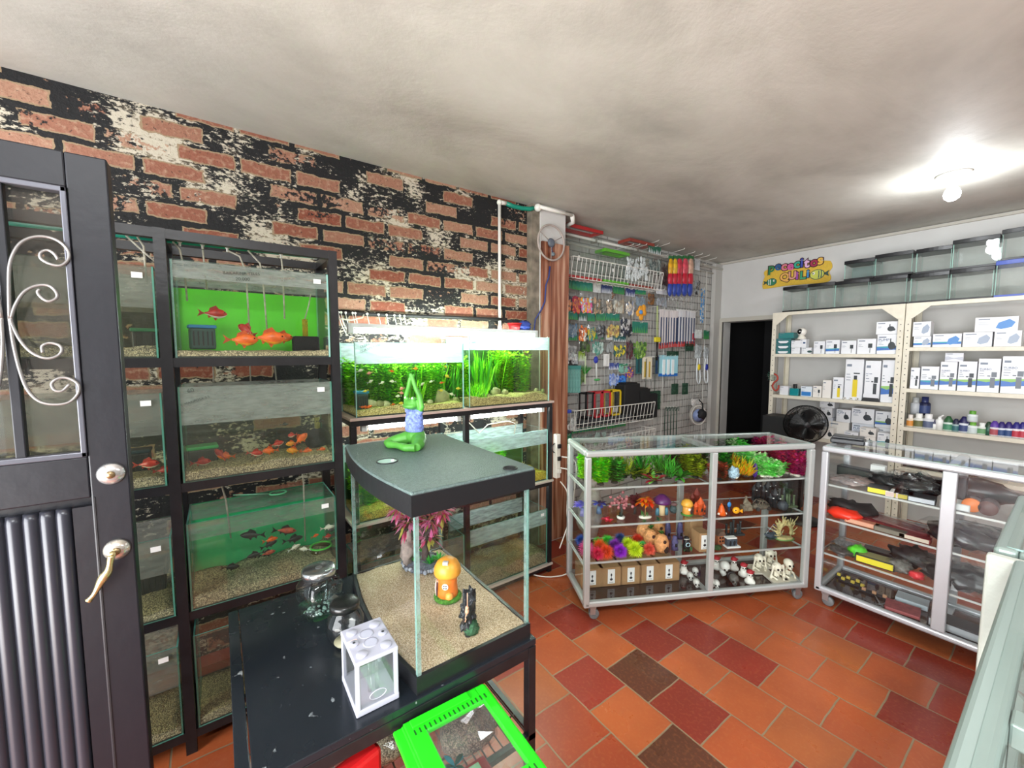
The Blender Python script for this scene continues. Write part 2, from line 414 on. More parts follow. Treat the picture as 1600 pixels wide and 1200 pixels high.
def ceiling_material():
    m = bpy.data.materials.new('rough_plaster_ceiling'); m.use_nodes = True; nt = m.node_tree
    N = nt.nodes.new; L = nt.links.new; b = nt.nodes['Principled BSDF']; b.inputs['Roughness'].default_value = .62
    tc = N('ShaderNodeTexCoord'); mp = N('ShaderNodeMapping'); mp.inputs['Scale'].default_value = (1.1, .7, 1); mp.inputs['Rotation'].default_value = (0, 0, R(14))
    L(tc.outputs['Object'], mp.inputs[0])
    n1 = N('ShaderNodeTexNoise'); n1.inputs['Scale'].default_value = 1.6; n1.inputs['Detail'].default_value = 9; n1.inputs['Roughness'].default_value = .62; n1.inputs['Distortion'].default_value = .25; L(mp.outputs[0], n1.inputs['Vector'])
    r = N('ShaderNodeValToRGB'); e = r.color_ramp.elements; e[0].position = .25; e[0].color = lin('#a19e96'); e[1].position = .8; e[1].color = lin('#d6d3cb')
    x = e.new(.5); x.color = lin('#c0bdb4'); L(n1.outputs[0], r.inputs[0]); L(r.outputs[0], b.inputs['Base Color'])
    bp = N('ShaderNodeBump'); bp.inputs['Strength'].default_value = .45; bp.inputs['Distance'].default_value = .025; L(n1.outputs[0], bp.inputs['Height']); L(bp.outputs[0], b.inputs['Normal'])
    return m
def white_brick_material():
    m = bpy.data.materials.new('white_painted_brick'); m.use_nodes = True; nt = m.node_tree
    N = nt.nodes.new; L = nt.links.new; b = nt.nodes['Principled BSDF']; b.inputs['Roughness'].default_value = .7
    b.inputs['Base Color'].default_value = lin('#bdbcb8')
    tc = N('ShaderNodeTexCoord'); sp = N('ShaderNodeSeparateXYZ'); cb = N('ShaderNodeCombineXYZ')
    L(tc.outputs['Object'], sp.inputs[0]); L(sp.outputs[1], cb.inputs[0]); L(sp.outputs[2], cb.inputs[1])
    t = N('ShaderNodeTexBrick'); t.inputs['Scale'].default_value = 1; t.inputs['Brick Width'].default_value = .257; t.inputs['Row Height'].default_value = .085
    t.inputs['Mortar Size'].default_value = .008; t.inputs['Mortar Smooth'].default_value = .6; t.inputs['Color1'].default_value = (1, 1, 1, 1); t.inputs['Color2'].default_value = (.9, .9, .9, 1); t.inputs['Mortar'].default_value = (0, 0, 0, 1)
    L(cb.outputs[0], t.inputs[0])
    mx = N('ShaderNodeMix'); mx.data_type = 'RGBA'; L(t.outputs[0], mx.inputs[0]); mx.inputs[6].default_value = lin('#8e8c88'); mx.inputs[7].default_value = lin('#c6c5c1'); L(mx.outputs[2], b.inputs['Base Color'])
    bp = N('ShaderNodeBump'); bp.inputs['Strength'].default_value = .6; bp.inputs['Distance'].default_value = .01; L(t.outputs[0], bp.inputs['Height']); L(bp.outputs[0], b.inputs['Normal'])
    return m
WB = white_brick_material()
WALLW = P('#c9c8c5', .65, var=.05, vs=3, bump=.1, bs=20)
def slab(name, x0, x1, y0, y1, z0, z1, mat, bevel=0):
    q = MB(); q.bx(x0, x1, y0, y1, z0, z1); return struct(q.build(name, mat, bevel=bevel))
slab('floor', -3.1, 3.2, -2.2, 7.2, -.1, 0, tile_material())
slab('ceiling', -3.1, 3.2, -1.45, 7.2, ZC, ZC+.15, ceiling_material())
slab('wall_left', XB-.4, XB, -1.6, 2.02, 0, ZC, brick_material())
slab('wall_left_rear', XP-.2, XP, 2.3, YB+.2, 0, ZC, WB)
# plastered pier at the end of the brick, clad with a wooden board
slab('trim_1', XB-.3, -2.56, 2.02, 2.10, 0, ZC, P('#7d7466', .8, var=.4, vs=14, bump=.3))
slab('wall_pier', XP-.1, -2.545, 2.10, 2.36, 0, ZC, WALLW)
def wood_material():
    m = bpy.data.materials.new('streaked_brown_wood'); m.use_nodes = True; nt = m.node_tree
    N = nt.nodes.new; L = nt.links.new; b = nt.nodes['Principled BSDF']; b.inputs['Roughness'].default_value = .5
    tc = N('ShaderNodeTexCoord'); mp = N('ShaderNodeMapping'); mp.inputs['Scale'].default_value = (20, 20, .9); L(tc.outputs['Object'], mp.inputs[0])
    n1 = N('ShaderNodeTexNoise'); n1.inputs['Scale'].default_value = 1.6; n1.inputs['Detail'].default_value = 7; L(mp.outputs[0], n1.inputs['Vector'])
    r = N('ShaderNodeValToRGB'); e = r.color_ramp.elements; e[0].position = .32; e[0].color = lin('#5d2f1e'); e[1].position = .68; e[1].color = lin('#c39a80')
    x = e.new(.5); x.color = lin('#8d5338'); L(n1.outputs[0], r.inputs[0]); L(r.outputs[0], b.inputs['Base Color'])
    return m
WOOD = wood_material()
q = MB(); q.bx(-2.545, -2.525, 2.10, 2.36, .02, 2.47); q.bx(-2.62, -2.525, 2.36, 2.385, .02, 2.47)
struct(q.build('trim_2', WOOD))
# back wall with the doorway
D0, D1, DH = -2.76, -2.14, 1.99
slab('wall_back_door_side', XP, D0, YB, YB+.2, 0, ZC, WALLW)
slab('wall_back_lintel', D0, D1, YB, YB+.2, DH, ZC, WALLW)
slab('wall_back', D1, 3.0, YB, YB+.2, 0, ZC, WALLW)
q = MB(); q.bx(D0-.05, D0, YB-.02, YB+.02, 0, DH+.05); q.bx(D0, D1, YB-.02, YB+.02, DH, DH+.05); q.bx(D1, D1+.05, YB-.02, YB+.02, 0, DH+.05)
struct(q.build('trim_3', P('#b9b5aa', .5)))
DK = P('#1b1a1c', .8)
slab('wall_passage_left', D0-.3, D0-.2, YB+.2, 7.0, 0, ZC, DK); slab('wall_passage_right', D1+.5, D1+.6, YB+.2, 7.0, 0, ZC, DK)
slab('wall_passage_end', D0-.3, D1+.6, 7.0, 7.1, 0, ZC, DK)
q = MB(); q.bx(-2.16, -2.12, YB+.25, YB+.95, .02, 1.97)
for k in range(3): q.bx(-2.175, -2.16, YB+.3, YB+.9, .25+k*.58, .27+k*.58)
o = q.build('door_2', P('#26252a', .5)); struct(o)
# room sides that only light and reflections meet
slab('wall_right', 3.0, 3.1, -1.6, YB+.2, 0, ZC, P('#85817a', .7))
slab('wall_front_header', -3.1, 3.0, -1.55, -1.45, 2.45, ZC, WALLW)
# cornice cable duct along the back wall and its corner
q = MB(); q.bx(XP, 3.0, YB-.025, YB, ZC-.03, ZC-.008); struct(q.build('trim_4', P('#b8b3a8', .6)))
q = MB(); q.bx(-2.84, -2.79, YB-.16, YB-.002, 0, ZC-.03); struct(q.build('trim_5', P('#bcbab5', .6)))

# ------------------------------------------------------------ pipes and cables near the ceiling
t = thing('water_pipe', 'cream water pipe running down the brick wall beside the wooden pier', 'pipe', (XB+.03, 1.74, 0))
q = MB(); q.tube([(0, 0, 1.75), (0, 0, 2.2), (0, 0, 2.70)], .012, 8); q.build('pipe_run', WIRE, t, True)
q = MB(); q.ell((0, 0, 2.705), .021, 8, 6); q.tube([(0, -.0, 1.74), (0, 0, 1.80)], .018, 8); q.tube([(0, 0, 2.705), (0, .06, 2.71)], .016, 8); q.build('elbow', WIRE, t, True)
q = MB(); q.tube([(XB+.03, 1.80, 2.71), (XB+.035, 1.86, 2.70), (XB+.05, 1.93, 2.695), (XB+.06, 2.0, 2.70), (XB+.07, 2.03, 2.71)], .017, 8)
tag(q.build('hose', TEAL, None, True), 'short green hose bridging two white pipe ends under the ceiling', 'hose')
t = thing('ceiling_pipe', 'white pipe with rounded ends running under the ceiling past the pier', 'pipe', (-2.50, 2.05, 2.71))
q = MB(); q.tube([(0, 0, 0), (0, .34, .0)], .014, 8); q.tube([(0, .34, 0), (-.05, .40, -.03), (-.12, .40, -.04)], .018, 8); q.build('pipe_run', WIRE, t, True)
q = MB(); q.ell((-.02, 0, 0), .03, 10, 6); q.build('elbow', WIRE, t, True)
t = thing('wall_pipe', 'white pipe high along the white brick wall, clipped under the ceiling', 'pipe', (-2.80, 2.45, 2.66))
q = MB(); q.tube([(0.02, 0, 0), (0.02, 2.85, 0)], .013, 8); q.build('pipe_run', WIRE, t, True)
for k in range(4):
    q = MB(); q.bx(-.03, .04, .5+k*.62, .52+k*.62, -.018, .018); q.build('clip', P('#9a968c', .5), t)
q = MB(); q.tube([(-2.825, 2.45, 2.60), (-2.825, 5.3, 2.60)], .009, 6)
tag(q.build('cable_conduit', P('#d0ccc0', .5), None, True), 'thin white conduit just below the white pipe on the brick wall', 'conduit')
# ceiling bulb
t = thing('ceiling_lamp', 'bare glowing bulb in a round white ceiling holder', 'lamp', (-.57, 3.92, ZC))
q = MB(); q.lathe([(0, 0), (.085, 0), (.085, -.012), (.07, -.02), (.035, -.022), (.03, -.06), (0, -.06)], seg=28); q.build('ceiling_rose', WHITE, t, True)
q = MB(); q.lathe([(.018, -.06), (.02, -.08), (.034, -.10), (.042, -.125), (.036, -.15), (.018, -.165), (0, -.168)], seg=20); q.build('bulb', P('#f4fbff', .3, emit=30), t, True)
# round picture-like wheel and cable hanging on the pier
t = thing('wheel_guard', 'round wire hoop with a grey hub hanging on the wooden pier', 'hoop', (-2.50, 2.17, 2.46))
def ring(c, r, n=36, ax='x', e=1): return [(c[0], c[1]+r*math.cos(a*2*math.pi/n), c[2]+e*r*math.sin(a*2*math.pi/n)) for a in range(n)]
q = MB(); q.tube(ring((0, 0, 0), .135), .008, 6, closed=True); q.build('hoop', P('#a89c94', .4), t, True)
q = MB()
for k in range(3): a = k*2.1+.5; q.tube([(0, 0, 0), (0, .135*math.cos(a), .135*math.sin(a))], .003, 5)
q.build('spoke', P('#8f837c', .4), t, True)
q = MB(); q.lathe([(0, .012), (.02, .012), (.032, .006), (.036, -.004), (0, -.004)], seg=20, M=Matrix.Rotation(R(90), 4, 'Y')); q.build('hub', P('#59616c', .4), t, True)
q = MB(); q.lathe([(0, .008), (.014, .006), (.018, -.004), (0, -.004)], c=(.0, .02, -.085), seg=14, M=Matrix.Rotation(R(90), 4, 'Y')); q.build('plug', P('#6c7a80', .4), t, True)
q = MB(); q.tube([(0, 0, 0), (.0, .012, -.03), (0, .0, -.05), (0, .02, -.08)], .004, 5); q.build('cord', P('#3c4a70', .5), t, True)
q = MB(); pts = [(-2.515, 2.17, 2.28), (-2.515, 2.16, 2.20), (-2.515, 2.13, 2.13), (-2.515, 2.12, 2.0), (-2.515, 2.08, 1.93), (-2.54, 2.045, 1.86), (-2.545, 2.03, 1.74), (-2.545, 2.02, 1.66)]
q.tube(pts, .006, 6); tag(q.build('blue_cable', P('#31407c', .5), None, True), 'blue cable dangling down the wooden pier from the hoop', 'cable')
# ------------------------------------------------------------ shared builders for tanks and what is in them
def gravel_mat(c1='#8f8468', c2='#4f4a3a', c3='#c9bb93', sc=260):
    key = ('gravel', c1, c2, c3)
    if key in _m: return _m[key]
    m = bpy.data.materials.new('gravel'); m.use_nodes = True; nt = m.node_tree; N = nt.nodes.new; L = nt.links.new
    b = nt.nodes['Principled BSDF']; b.inputs['Roughness'].default_value = .8
    tc = N('ShaderNodeTexCoord'); v = N('ShaderNodeTexVoronoi'); v.inputs['Scale'].default_value = sc; L(tc.outputs['Object'], v.inputs['Vector'])
    sp = N('ShaderNodeSeparateColor'); L(v.outputs['Color'], sp.inputs[0])
    r = N('ShaderNodeValToRGB'); e = r.color_ramp.elements; e[0].color = lin(c2); e[1].color = lin(c3); x = e.new(.5); x.color = lin(c1)
    L(sp.outputs[0], r.inputs[0]); L(r.outputs[0], b.inputs['Base Color'])
    bp = N('ShaderNodeBump'); bp.inputs['Strength'].default_value = .8; bp.inputs['Distance'].default_value = .004; bp.invert = True
    L(v.outputs['Distance'], bp.inputs['Height']); L(bp.outputs[0], b.inputs['Normal'])
    _m[key] = m
    return m
def bed(L, D, t0, amp, seed, n=18):
    """uneven gravel bed, local 0..D in x, 0..L in y"""
    q = MB(); g = [[q.b.verts.new((D*i/8, L*j/n, t0+amp*noise.noise(Vector((i*.45+seed, j*.35, seed))))) for j in range(n+1)] for i in range(9)]
    for i in range(8):
        for j in range(n): q._f([g[i][j], g[i+1][j], g[i+1][j+1], g[i][j+1]], 0)
    bt = [[q.b.verts.new((D*i/8, L*j/n, 0)) for j in (0, n)] for i in (0, 8)]
    for j in range(n): q._f([g[0][j], g[0][j+1], q.b.verts.new((0, L*(j+1)/n, 0)), q.b.verts.new((0, L*j/n, 0))], 0); q._f([g[8][j], g[8][j+1], q.b.verts.new((D, L*(j+1)/n, 0)), q.b.verts.new((D, L*j/n, 0))], 0)
    for i in range(8):
        for j in (0, n): q._f([g[i][j], g[i+1][j], q.b.verts.new((D*(i+1)/8, L*j/n, 0)), q.b.verts.new((D*i/8, L*j/n, 0))], 0)
    return q
def tank(label, x0, x1, y0, y1, z0, z1, water=.8, glass=None, wmat=None, back=None, film=None, gravel=None, gt=.035, sticker=None, braces=False, seed=1, group=None, sheet_top=1.0, name='aquarium'):
    """open glass aquarium; x1 is its front pane, y runs along it"""
    t = thing(name, label, 'aquarium', (x0, y0, z0), 0, group)
    D, L, H = x1-x0, y1-y0, z1-z0; g = .006; glass = glass or GLASS
    q = MB()
    q.bx(0, g, 0, L, 0, H, 0, 1, 'x'); q.bx(D-g, D, 0, L, 0, H, 0, 1, 'x')
    q.bx(g, D-g, 0, g, 0, H, 0, 1, 'y'); q.bx(g, D-g, L-g, L, 0, H, 0, 1, 'y')
    q.build('glass_panes', [glass, EDGE if glass is not OLDGLASS else EDGED], t)
    q = MB(); q.bx(g, D-g, g, L-g, 0, .006); q.build('base_pane', P('#3a3f38', .4), t)
    if gravel: bd = bed(L-2*g-.002, D-2*g-.002, gt, gt*.5, seed).build('gravel_bed', gravel, t, True); bd.location = (g+.001, g+.001, .006)
    if water: q = MB(); q.bx(g+.002, D-g-.002, g+.002, L-g-.002, .008, H*water); q.build('water', wmat or WATER, t)
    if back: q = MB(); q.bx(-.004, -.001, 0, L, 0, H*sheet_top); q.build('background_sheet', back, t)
    if film:
        q = MB(); w0 = H*(water or .3); q.bx(D-g-.0015, D-g-.0005, g, L-g, w0, H-.002); q.bx(g+.002, g+.003, g, L-g, w0, H-.002)
        q.build('limescale_band', film, t)
    if sticker: q = MB(); q.bx(D+.0005, D+.0015, L-.06, L-.03, H-.045, H-.025); q.build('price_sticker', P('#f2f2ee', .5), t)
    if braces: q = MB(); q.bx(D-.05, D-g, g, L-g, H-.02, H-.014); q.build('brace_strip', [glass], t)
    return t
def fish_obj(name, ln, body, fin, belly=None, hi=.42, parent=None, pale=None):
    """a fish nose toward +y: one body mesh, tail and fins as its parts"""
    q = MB(); prof = [(0, .02), (.08, .45), (.2, .8), (.38, 1), (.55, .88), (.7, .55), (.82, .26), (.9, .2)]
    rings = []
    for t_, r in prof:
        rings.append([q.b.verts.new((r*ln*hi*.26*math.cos(a*math.pi/5), ln*(.5-t_), r*ln*hi*.5*math.sin(a*math.pi/5))) for a in range(10)])
    for A, B in zip(rings, rings[1:]):
        for k in range(10): q._f([A[k], A[(k+1) % 10], B[(k+1) % 10], B[k]], 1 if (belly and k in (6, 7, 8)) else 0)
    q._f(rings[0], 0); q._f(rings[-1][::-1], 0)
    for s in (-1, 1): q.ell((s*ln*hi*.15, ln*.36, ln*hi*.12), ln*.03, 6, 4, 2)
    o = q.build(name, [body, belly or body, P('#0b0b0b', .2)], parent, True)
    q = MB(); th = ln*.008
    q.prism([(-ln*.38, 0), (-ln*.5, ln*.05), (-ln*.68, ln*.2), (-ln*.6, ln*.03), (-ln*.7, -ln*.17), (-ln*.5, -ln*.06)], 'yz', -th, th)
    q.build('tail_fin', fin, o)
    q = MB(); q.prism([(ln*.18, ln*hi*.42), (ln*.05, ln*hi*.5+ln*.14), (-ln*.2, ln*hi*.4+ln*.06), (-ln*.25, ln*hi*.2)], 'yz', -th, th); q.build('dorsal_fin', fin, o)
    q = MB(); q.prism([(ln*.12, -ln*hi*.38), (0, -ln*hi*.5-ln*.1), (-ln*.08, -ln*hi*.38)], 'yz', -th, th); q.prism([(-ln*.16, -ln*hi*.28), (-ln*.26, -ln*hi*.3-ln*.09), (-ln*.3, -ln*hi*.12)], 'yz', -th, th); q.build('lower_fins', fin, o)
    return o
GOLD = P('#e8641c', .3, var=.3, vs=40); GOLD2 = P('#f29a28', .3, var=.25, vs=60); RED = P('#b5281c', .35, var=.35, vs=40); FIN = leafmat('#e2611f'); FINR = leafmat('#b8321e')
BLK = P('#20201f', .4); FINB = leafmat('#1c1d1b'); PINKF = P('#ef9a8e', .35); PALE = P('#e9e2d2', .35); YEL = P('#e8cf3a', .35); CAL = P('#a33d22', .4, var=.5, vs=55)
_fk = {}
def fish(kind, ln, pt, face, label, group, tilt=0):
    """kind -> prototype; first use moves the prototype, later uses copy it. face: heading angle of the nose from +y (deg)"""
    spec = {'gold': (GOLD, FIN, GOLD2, .5), 'red': (RED, FINR, PALE, .5), 'yellow_gold': (GOLD2, FIN, YEL, .5), 'black': (BLK, FINB, None, .36), 'calico': (CAL, FINB, BLK, .38),
            'orange': (GOLD, FIN, None, .36), 'pink': (PINKF, leafmat('#f0a79c'), None, .5), 'pale': (PALE, leafmat('#e6e4dc'), None, .34), 'yellow': (YEL, leafmat('#e6cf4a'), None, .42)}[kind]
    if kind not in _fk:
        o = fish_obj('fish', .1, spec[0], spec[1], spec[2], spec[3]); tag(o, label, 'fish', group); _fk[kind] = o
    else:
        o = copy_tree(_fk[kind]); o['label'] = label; o['group'] = group
        if label in USED: print('DUP LABEL', label)
        USED[label] = 1
    o.location = pt; o.rotation_euler = (R(tilt), 0, R(face+80)); o.scale = (ln/.1,)*3
    return o
def blades(n, h, sp, wd, mats, seed=0, lean=.3, bend=.35):
    rd = random.Random(seed); q = MB()
    for k in range(n):
        a = rd.uniform(0, 6.28); d = Vector((math.cos(a)*lean*rd.random(), math.sin(a)*lean*rd.random(), 1))
        q.leaf((rd.uniform(-sp, sp), rd.uniform(-sp, sp), 0), d, h*rd.uniform(.65, 1), wd*rd.uniform(.7, 1.2), rd.randrange(len(mats)), bend*rd.uniform(-.1, 1), side=(math.cos(a*3), math.sin(a*3), 0))
    return q
def bushy(n, h, sp, lf, mats, seed=0, per=9, wd=.5, up=.45):
    """stems carrying whorls of small leaves"""
    rd = random.Random(seed); q = MB()
    for k in range(n):
        a = rd.uniform(0, 6.28); rr = sp*math.sqrt(rd.random()); bx_, by_ = rr*math.cos(a), rr*math.sin(a); hh = h*rd.uniform(.6, 1)
        dx, dy = bx_*.5*rd.random(), by_*.5*rd.random(); mi = rd.randrange(len(mats))
        for i in range(per):
            t_ = (i+1)/per; p = Vector((bx_*.6+dx*t_, by_*.6+dy*t_, hh*t_))
            for j in range(4):
                b_ = rd.uniform(0, 6.28); q.leaf(p, (math.cos(b_), math.sin(b_), up+rd.uniform(-.3, .5)), lf*rd.uniform(.7, 1.2), lf*wd, mi, .2, n=2)
    return q
def rosette(n, ln, wd, mats, seed=0, up=.6, bend=.5):
    rd = random.Random(seed); q = MB()
    for k in range(n):
        a = k*2.4+rd.uniform(-.3, .3); u = up*rd.uniform(.4, 1.5)
        q.leaf((0, 0, .005), (math.cos(a), math.sin(a), u), ln*rd.uniform(.75, 1.1), wd, k % len(mats), bend*rd.uniform(.5, 1))
    return q

# ------------------------------------------------------------ the tall black rack at the left
BM = P('#1b1b1e', .35, var=.25, vs=25, bump=.08, bs=40)
FR = -1.98; BK = -2.31
RY = [-.78, -.155, .435]
SZ = [.095, .585, 1.10, 1.58, 2.05]
t = thing('steel_rack', 'tall black steel rack on the left carrying a column of aquariums', 'rack', (0, 0, 0))
pw = .035
for i, y in enumerate(RY):
    for x in (FR-pw, BK):
        q = MB(); q.bx(x, x+pw, y-pw/2, y+pw/2, 0, SZ[-1]+.001); q.build('post', BM, t)
for k, z in enumerate(SZ):
    for x in (FR-pw, BK):
        q = MB(); q.bx(x+.0015, x+pw-.0015, RY[0]-pw/2+.002, RY[2]+pw/2-.002, z-pw, z-.0005); q.build('beam', BM, t)
    for y in RY:
        q = MB(); q.bx(BK+pw, FR-pw, y-pw/2+.001, y+pw/2-.001, z-pw+.001, z-.001); q.build('cross_bar', BM, t)
    if k < 4:
        q = MB(); q.bx(BK+pw, FR-pw, RY[0], RY[2], z-.012, z-.001); q.build('shelf_panel', BLACKM, t)
rack_left = t
G1 = gravel_mat(); G2 = gravel_mat('#a59a78', '#5b5440', '#d8cba0'); G3 = gravel_mat('#c9b691', '#9c8867', '#e6d7b5', 340)
GREENS = P('#66f01c', .5); TEALS = P('#10c884', .5)
ty0, ty1 = RY[1]+.025, RY[2]-.022
T = {}
T['g'] = tank('glass aquarium with a bright green back sheet, topmost in the tall rack', -2.245, FR-.003, ty0, ty1, SZ[3], 1.945, .82, back=GREENS, film=LIME, gravel=G2, gt=.02, sticker=1, seed=3, sheet_top=.8)
T['b'] = tank('cloudy aquarium with brick showing through behind small goldfish, under the green one', -2.245, FR-.003, ty0, ty1, SZ[2], 1.47, .60, OLDGLASS, WATERB, film=LIME, gravel=G1, gt=.035, sticker=1, seed=5)
T['t'] = tank('aquarium with a teal back sheet and dark fish, third from the top', -2.245, FR-.003, ty0, ty1, SZ[1], .935, .80, OLDGLASS, back=TEALS, film=LIMEDIM, gravel=G1, gt=.04, sticker=1, seed=9)
T['e'] = tank('nearly empty aquarium at the very bottom beside the black table', -2.245, FR-.003, ty0, ty1, SZ[0], .48, .22, OLDGLASS, WATERB, gravel=G1, gt=.03, seed=12)
yl0, yl1 = RY[0]+.022, RY[1]-.022
labs = ['narrow visible end of a murky aquarium, upper left behind the door edge', 'murky aquarium half hidden by the door, with a red fish inside',
        'dim aquarium beside the door lock, holding a shoe-shaped white glare', 'low dark aquarium beside the door, bottom of its column']
for k, (zb, zt) in enumerate(((SZ[3], 1.91), (SZ[2], 1.45), (SZ[1], .90), (SZ[0], .46))):
    labs[2] = 'dim empty-looking aquarium level with the gold door handle'
    T[k] = tank(labs[k], -2.245, FR-.003, yl0, yl1, zb, zt, .55, OLDGLASS, WATERB, film=LIMEDIM, gravel=G1, gt=.03, sticker=1, seed=20+k)
# teal air pipe under the top beam with taps and hoses
t = thing('air_pipe', 'teal green air pipe with white taps under the top of the tall rack', 'pipe', (-2.06, 0, 2.025))
q = MB(); q.tube([(0, RY[0], -.005), (0, .37, .01)], .0125, 10); q.build('pipe_run', TEAL, t, True)
q = MB(); q.tube([(0, .37, .01), (0, .385, .01)], .014, 10); q.build('end_cap', P('#dfe3de', .4), t, True)
for k, yy in enumerate((-.10, -.03, .05, .24)):
    q = MB(); q.ell((.014, yy, 0), .009, 8, 6); q.tube([(.014, yy, 0), (.02, yy, -.02)], .004, 6); q.build('tap', P('#dcdcd4', .35), t, True)
HOSE = clear('translucent_hose', (.9, .9, .86), .1, .4, film=.75, filmcol='#cfcabb')
hs = [((-2.05, -.12, 2.02), (-2.03, -.10, 1.99), (-2.03, -.09, 1.90), (-2.05, -.088, 1.8)), ((-2.04, -.03, 2.0), (-2.04, -.028, 1.95), (-2.1, -.025, 1.86)),
      ((-2.04, .05, 2.01), (-2.03, .09, 1.99), (-2.04, .11, 1.93), (-2.1, .115, 1.7)), ((-2.04, .12, 2.02), (-2.03, .16, 1.97), (-2.05, .17, 1.9), (-2.1, .18, 1.7)), ((-2.04, .24, 2.01), (-2.05, .245, 1.95), (-2.1, .25, 1.75)),
      ((-2.04, -.22, 2.02), (-2.0, -.2, 1.98), (-2.01, -.2, 1.85)), ((-2.04, -.25, 2.02), (-2.0, -.2, 1.96), (-1.995, -.17, 1.93)),
      ((-2.28, -.02, 1.57), (-2.28, -.02, 1.38)), ((-2.28, .12, 1.57), (-2.28, .12, 1.4)), ((-2.28, .22, 1.57), (-2.28, .23, 1.36)), ((-2.1, -.02, 1.09), (-2.1, .0, .97), (-2.1, .01, .8)), ((-2.1, .29, 1.09), (-2.1, .3, 1.0), (-2.12, .3, .70))]
hl = ['thin hose bending into the green aquarium next to the rack post', 'thin hose dropping from the leftmost white tap', 'thin hose curving down between two white taps', 'thin hose curving down right of the middle of the teal pipe',
      'short straight hose below the last white tap', 'hose hanging from the teal pipe nearest the door', 'hose slanting across toward the rack post', 'thin hose in front of black bricks, left one of three above the cloudy aquarium',
      'thin hose above the cloudy aquarium, middle one of three', 'thin hose above the cloudy aquarium, right one of three', 'yellowed hose leaning into the left of the teal aquarium', 'pale hose running down to the round pot in the teal aquarium']
for p_, l_ in zip(hs, hl): q = MB(); q.tube(p_, .0035, 5); tag(q.build('air_hose', HOSE, None, True), l_, 'hose', 'thin air hoses on the tall rack')
# handwriting on the green and the cloudy tank
INK = P('#27302c', .6)
def marker(parent, x, y, z, lines, size=.02, rot=0):
    for i, s_ in enumerate(lines):
        text(s_, parent, (x, y, z-i*size*1.3), (R(90), R(rot), R(90)), size, INK, .0003)
marker(T['g'], .2635, .16, .325, ['BAILARINA TELES'], .016, -4); marker(T['g'], .2635, .20, .305, ['20.000'], .018, -4)
marker(T['b'], .2635, .03, .345, ['60'], .022, -15); marker(T['b'], .2635, .02, .30, ['MARIPOSA 3.5'], .013, -18)
# inside the green tank
def filter_box(label, loc, d, body, lid, rz=0, tall=False, name='internal_filter'):
    t = thing(name, label, 'filter', loc, rz)
    q = MB(); q.bx(-d[0]/2, d[0]/2, -d[1]/2, d[1]/2, 0, d[2]); q.build('body', body, t, bevel=.006)
    q = MB(); q.bx(-d[0]/2-.003, d[0]/2+.003, -d[1]/2-.004, d[1]/2+.004, d[2], d[2]+.014); q.build('lid', lid, t, bevel=.004)
    q = MB()
    for k in range(5): q.bx(d[0]/2, d[0]/2+.002, -d[1]*.4+k*d[1]*.18, -d[1]*.4+k*d[1]*.18+.005, .015, d[2]-.012)
    q.build('slots', BLK, t)
    return t
filter_box('dark blue-lidded box filter standing in the green-backed aquarium', at_x(317, 541, -2.14)+Vector((0, 0, -.012)), (.06, .085, .085), P('#33524c', .4), P('#2c7fb8', .4), R(8))
t = thing('sponge_filter', 'black sponge filter with yellow riser tube in the green-backed aquarium', 'filter', at_x(478, 545, -2.14)+Vector((0, 0, -.012)))
q = MB(); q.bx(-.03, .03, -.055, .055, 0, .07); q.build('sponge', P('#14171a', .9, bump=.6, bs=300), t, bevel=.008)
q = MB(); q.tube([(0, 0, .07), (0, 0, .15)], .012, 10); q.build('riser_tube', clear('amber', (.9, .75, .3), .05, .3, film=.5, filmcol='#c8a02c'), t, True)
q = MB(); q.tube([(0, 0, .15), (0, .02, .22), (0, .03, .27)], .003, 5); q.build('hose', HOSE, t, True)
FG = 'goldfish in the green-backed aquarium'
fish('red', .085, at_x(336, 490, -2.08), -70, 'dark red goldfish with a pale mouth swimming alone mid-water over green', FG, 0)
fish('gold', .105, at_x(381, 531, -2.05), -82, 'orange goldfish resting on the gravel, below a darker one', FG)
fish('red', .08, at_x(384, 515, -2.10), 60, 'dark orange goldfish hovering just above another in the green aquarium', FG, 30)
fish('gold', .12, at_x(423, 528, -2.05), -80, 'largest bright orange goldfish near the green aquarium gravel', FG)
fish('gold', .085, at_x(443, 527, -2.12), -60, 'orange goldfish half hidden behind the largest one', FG)
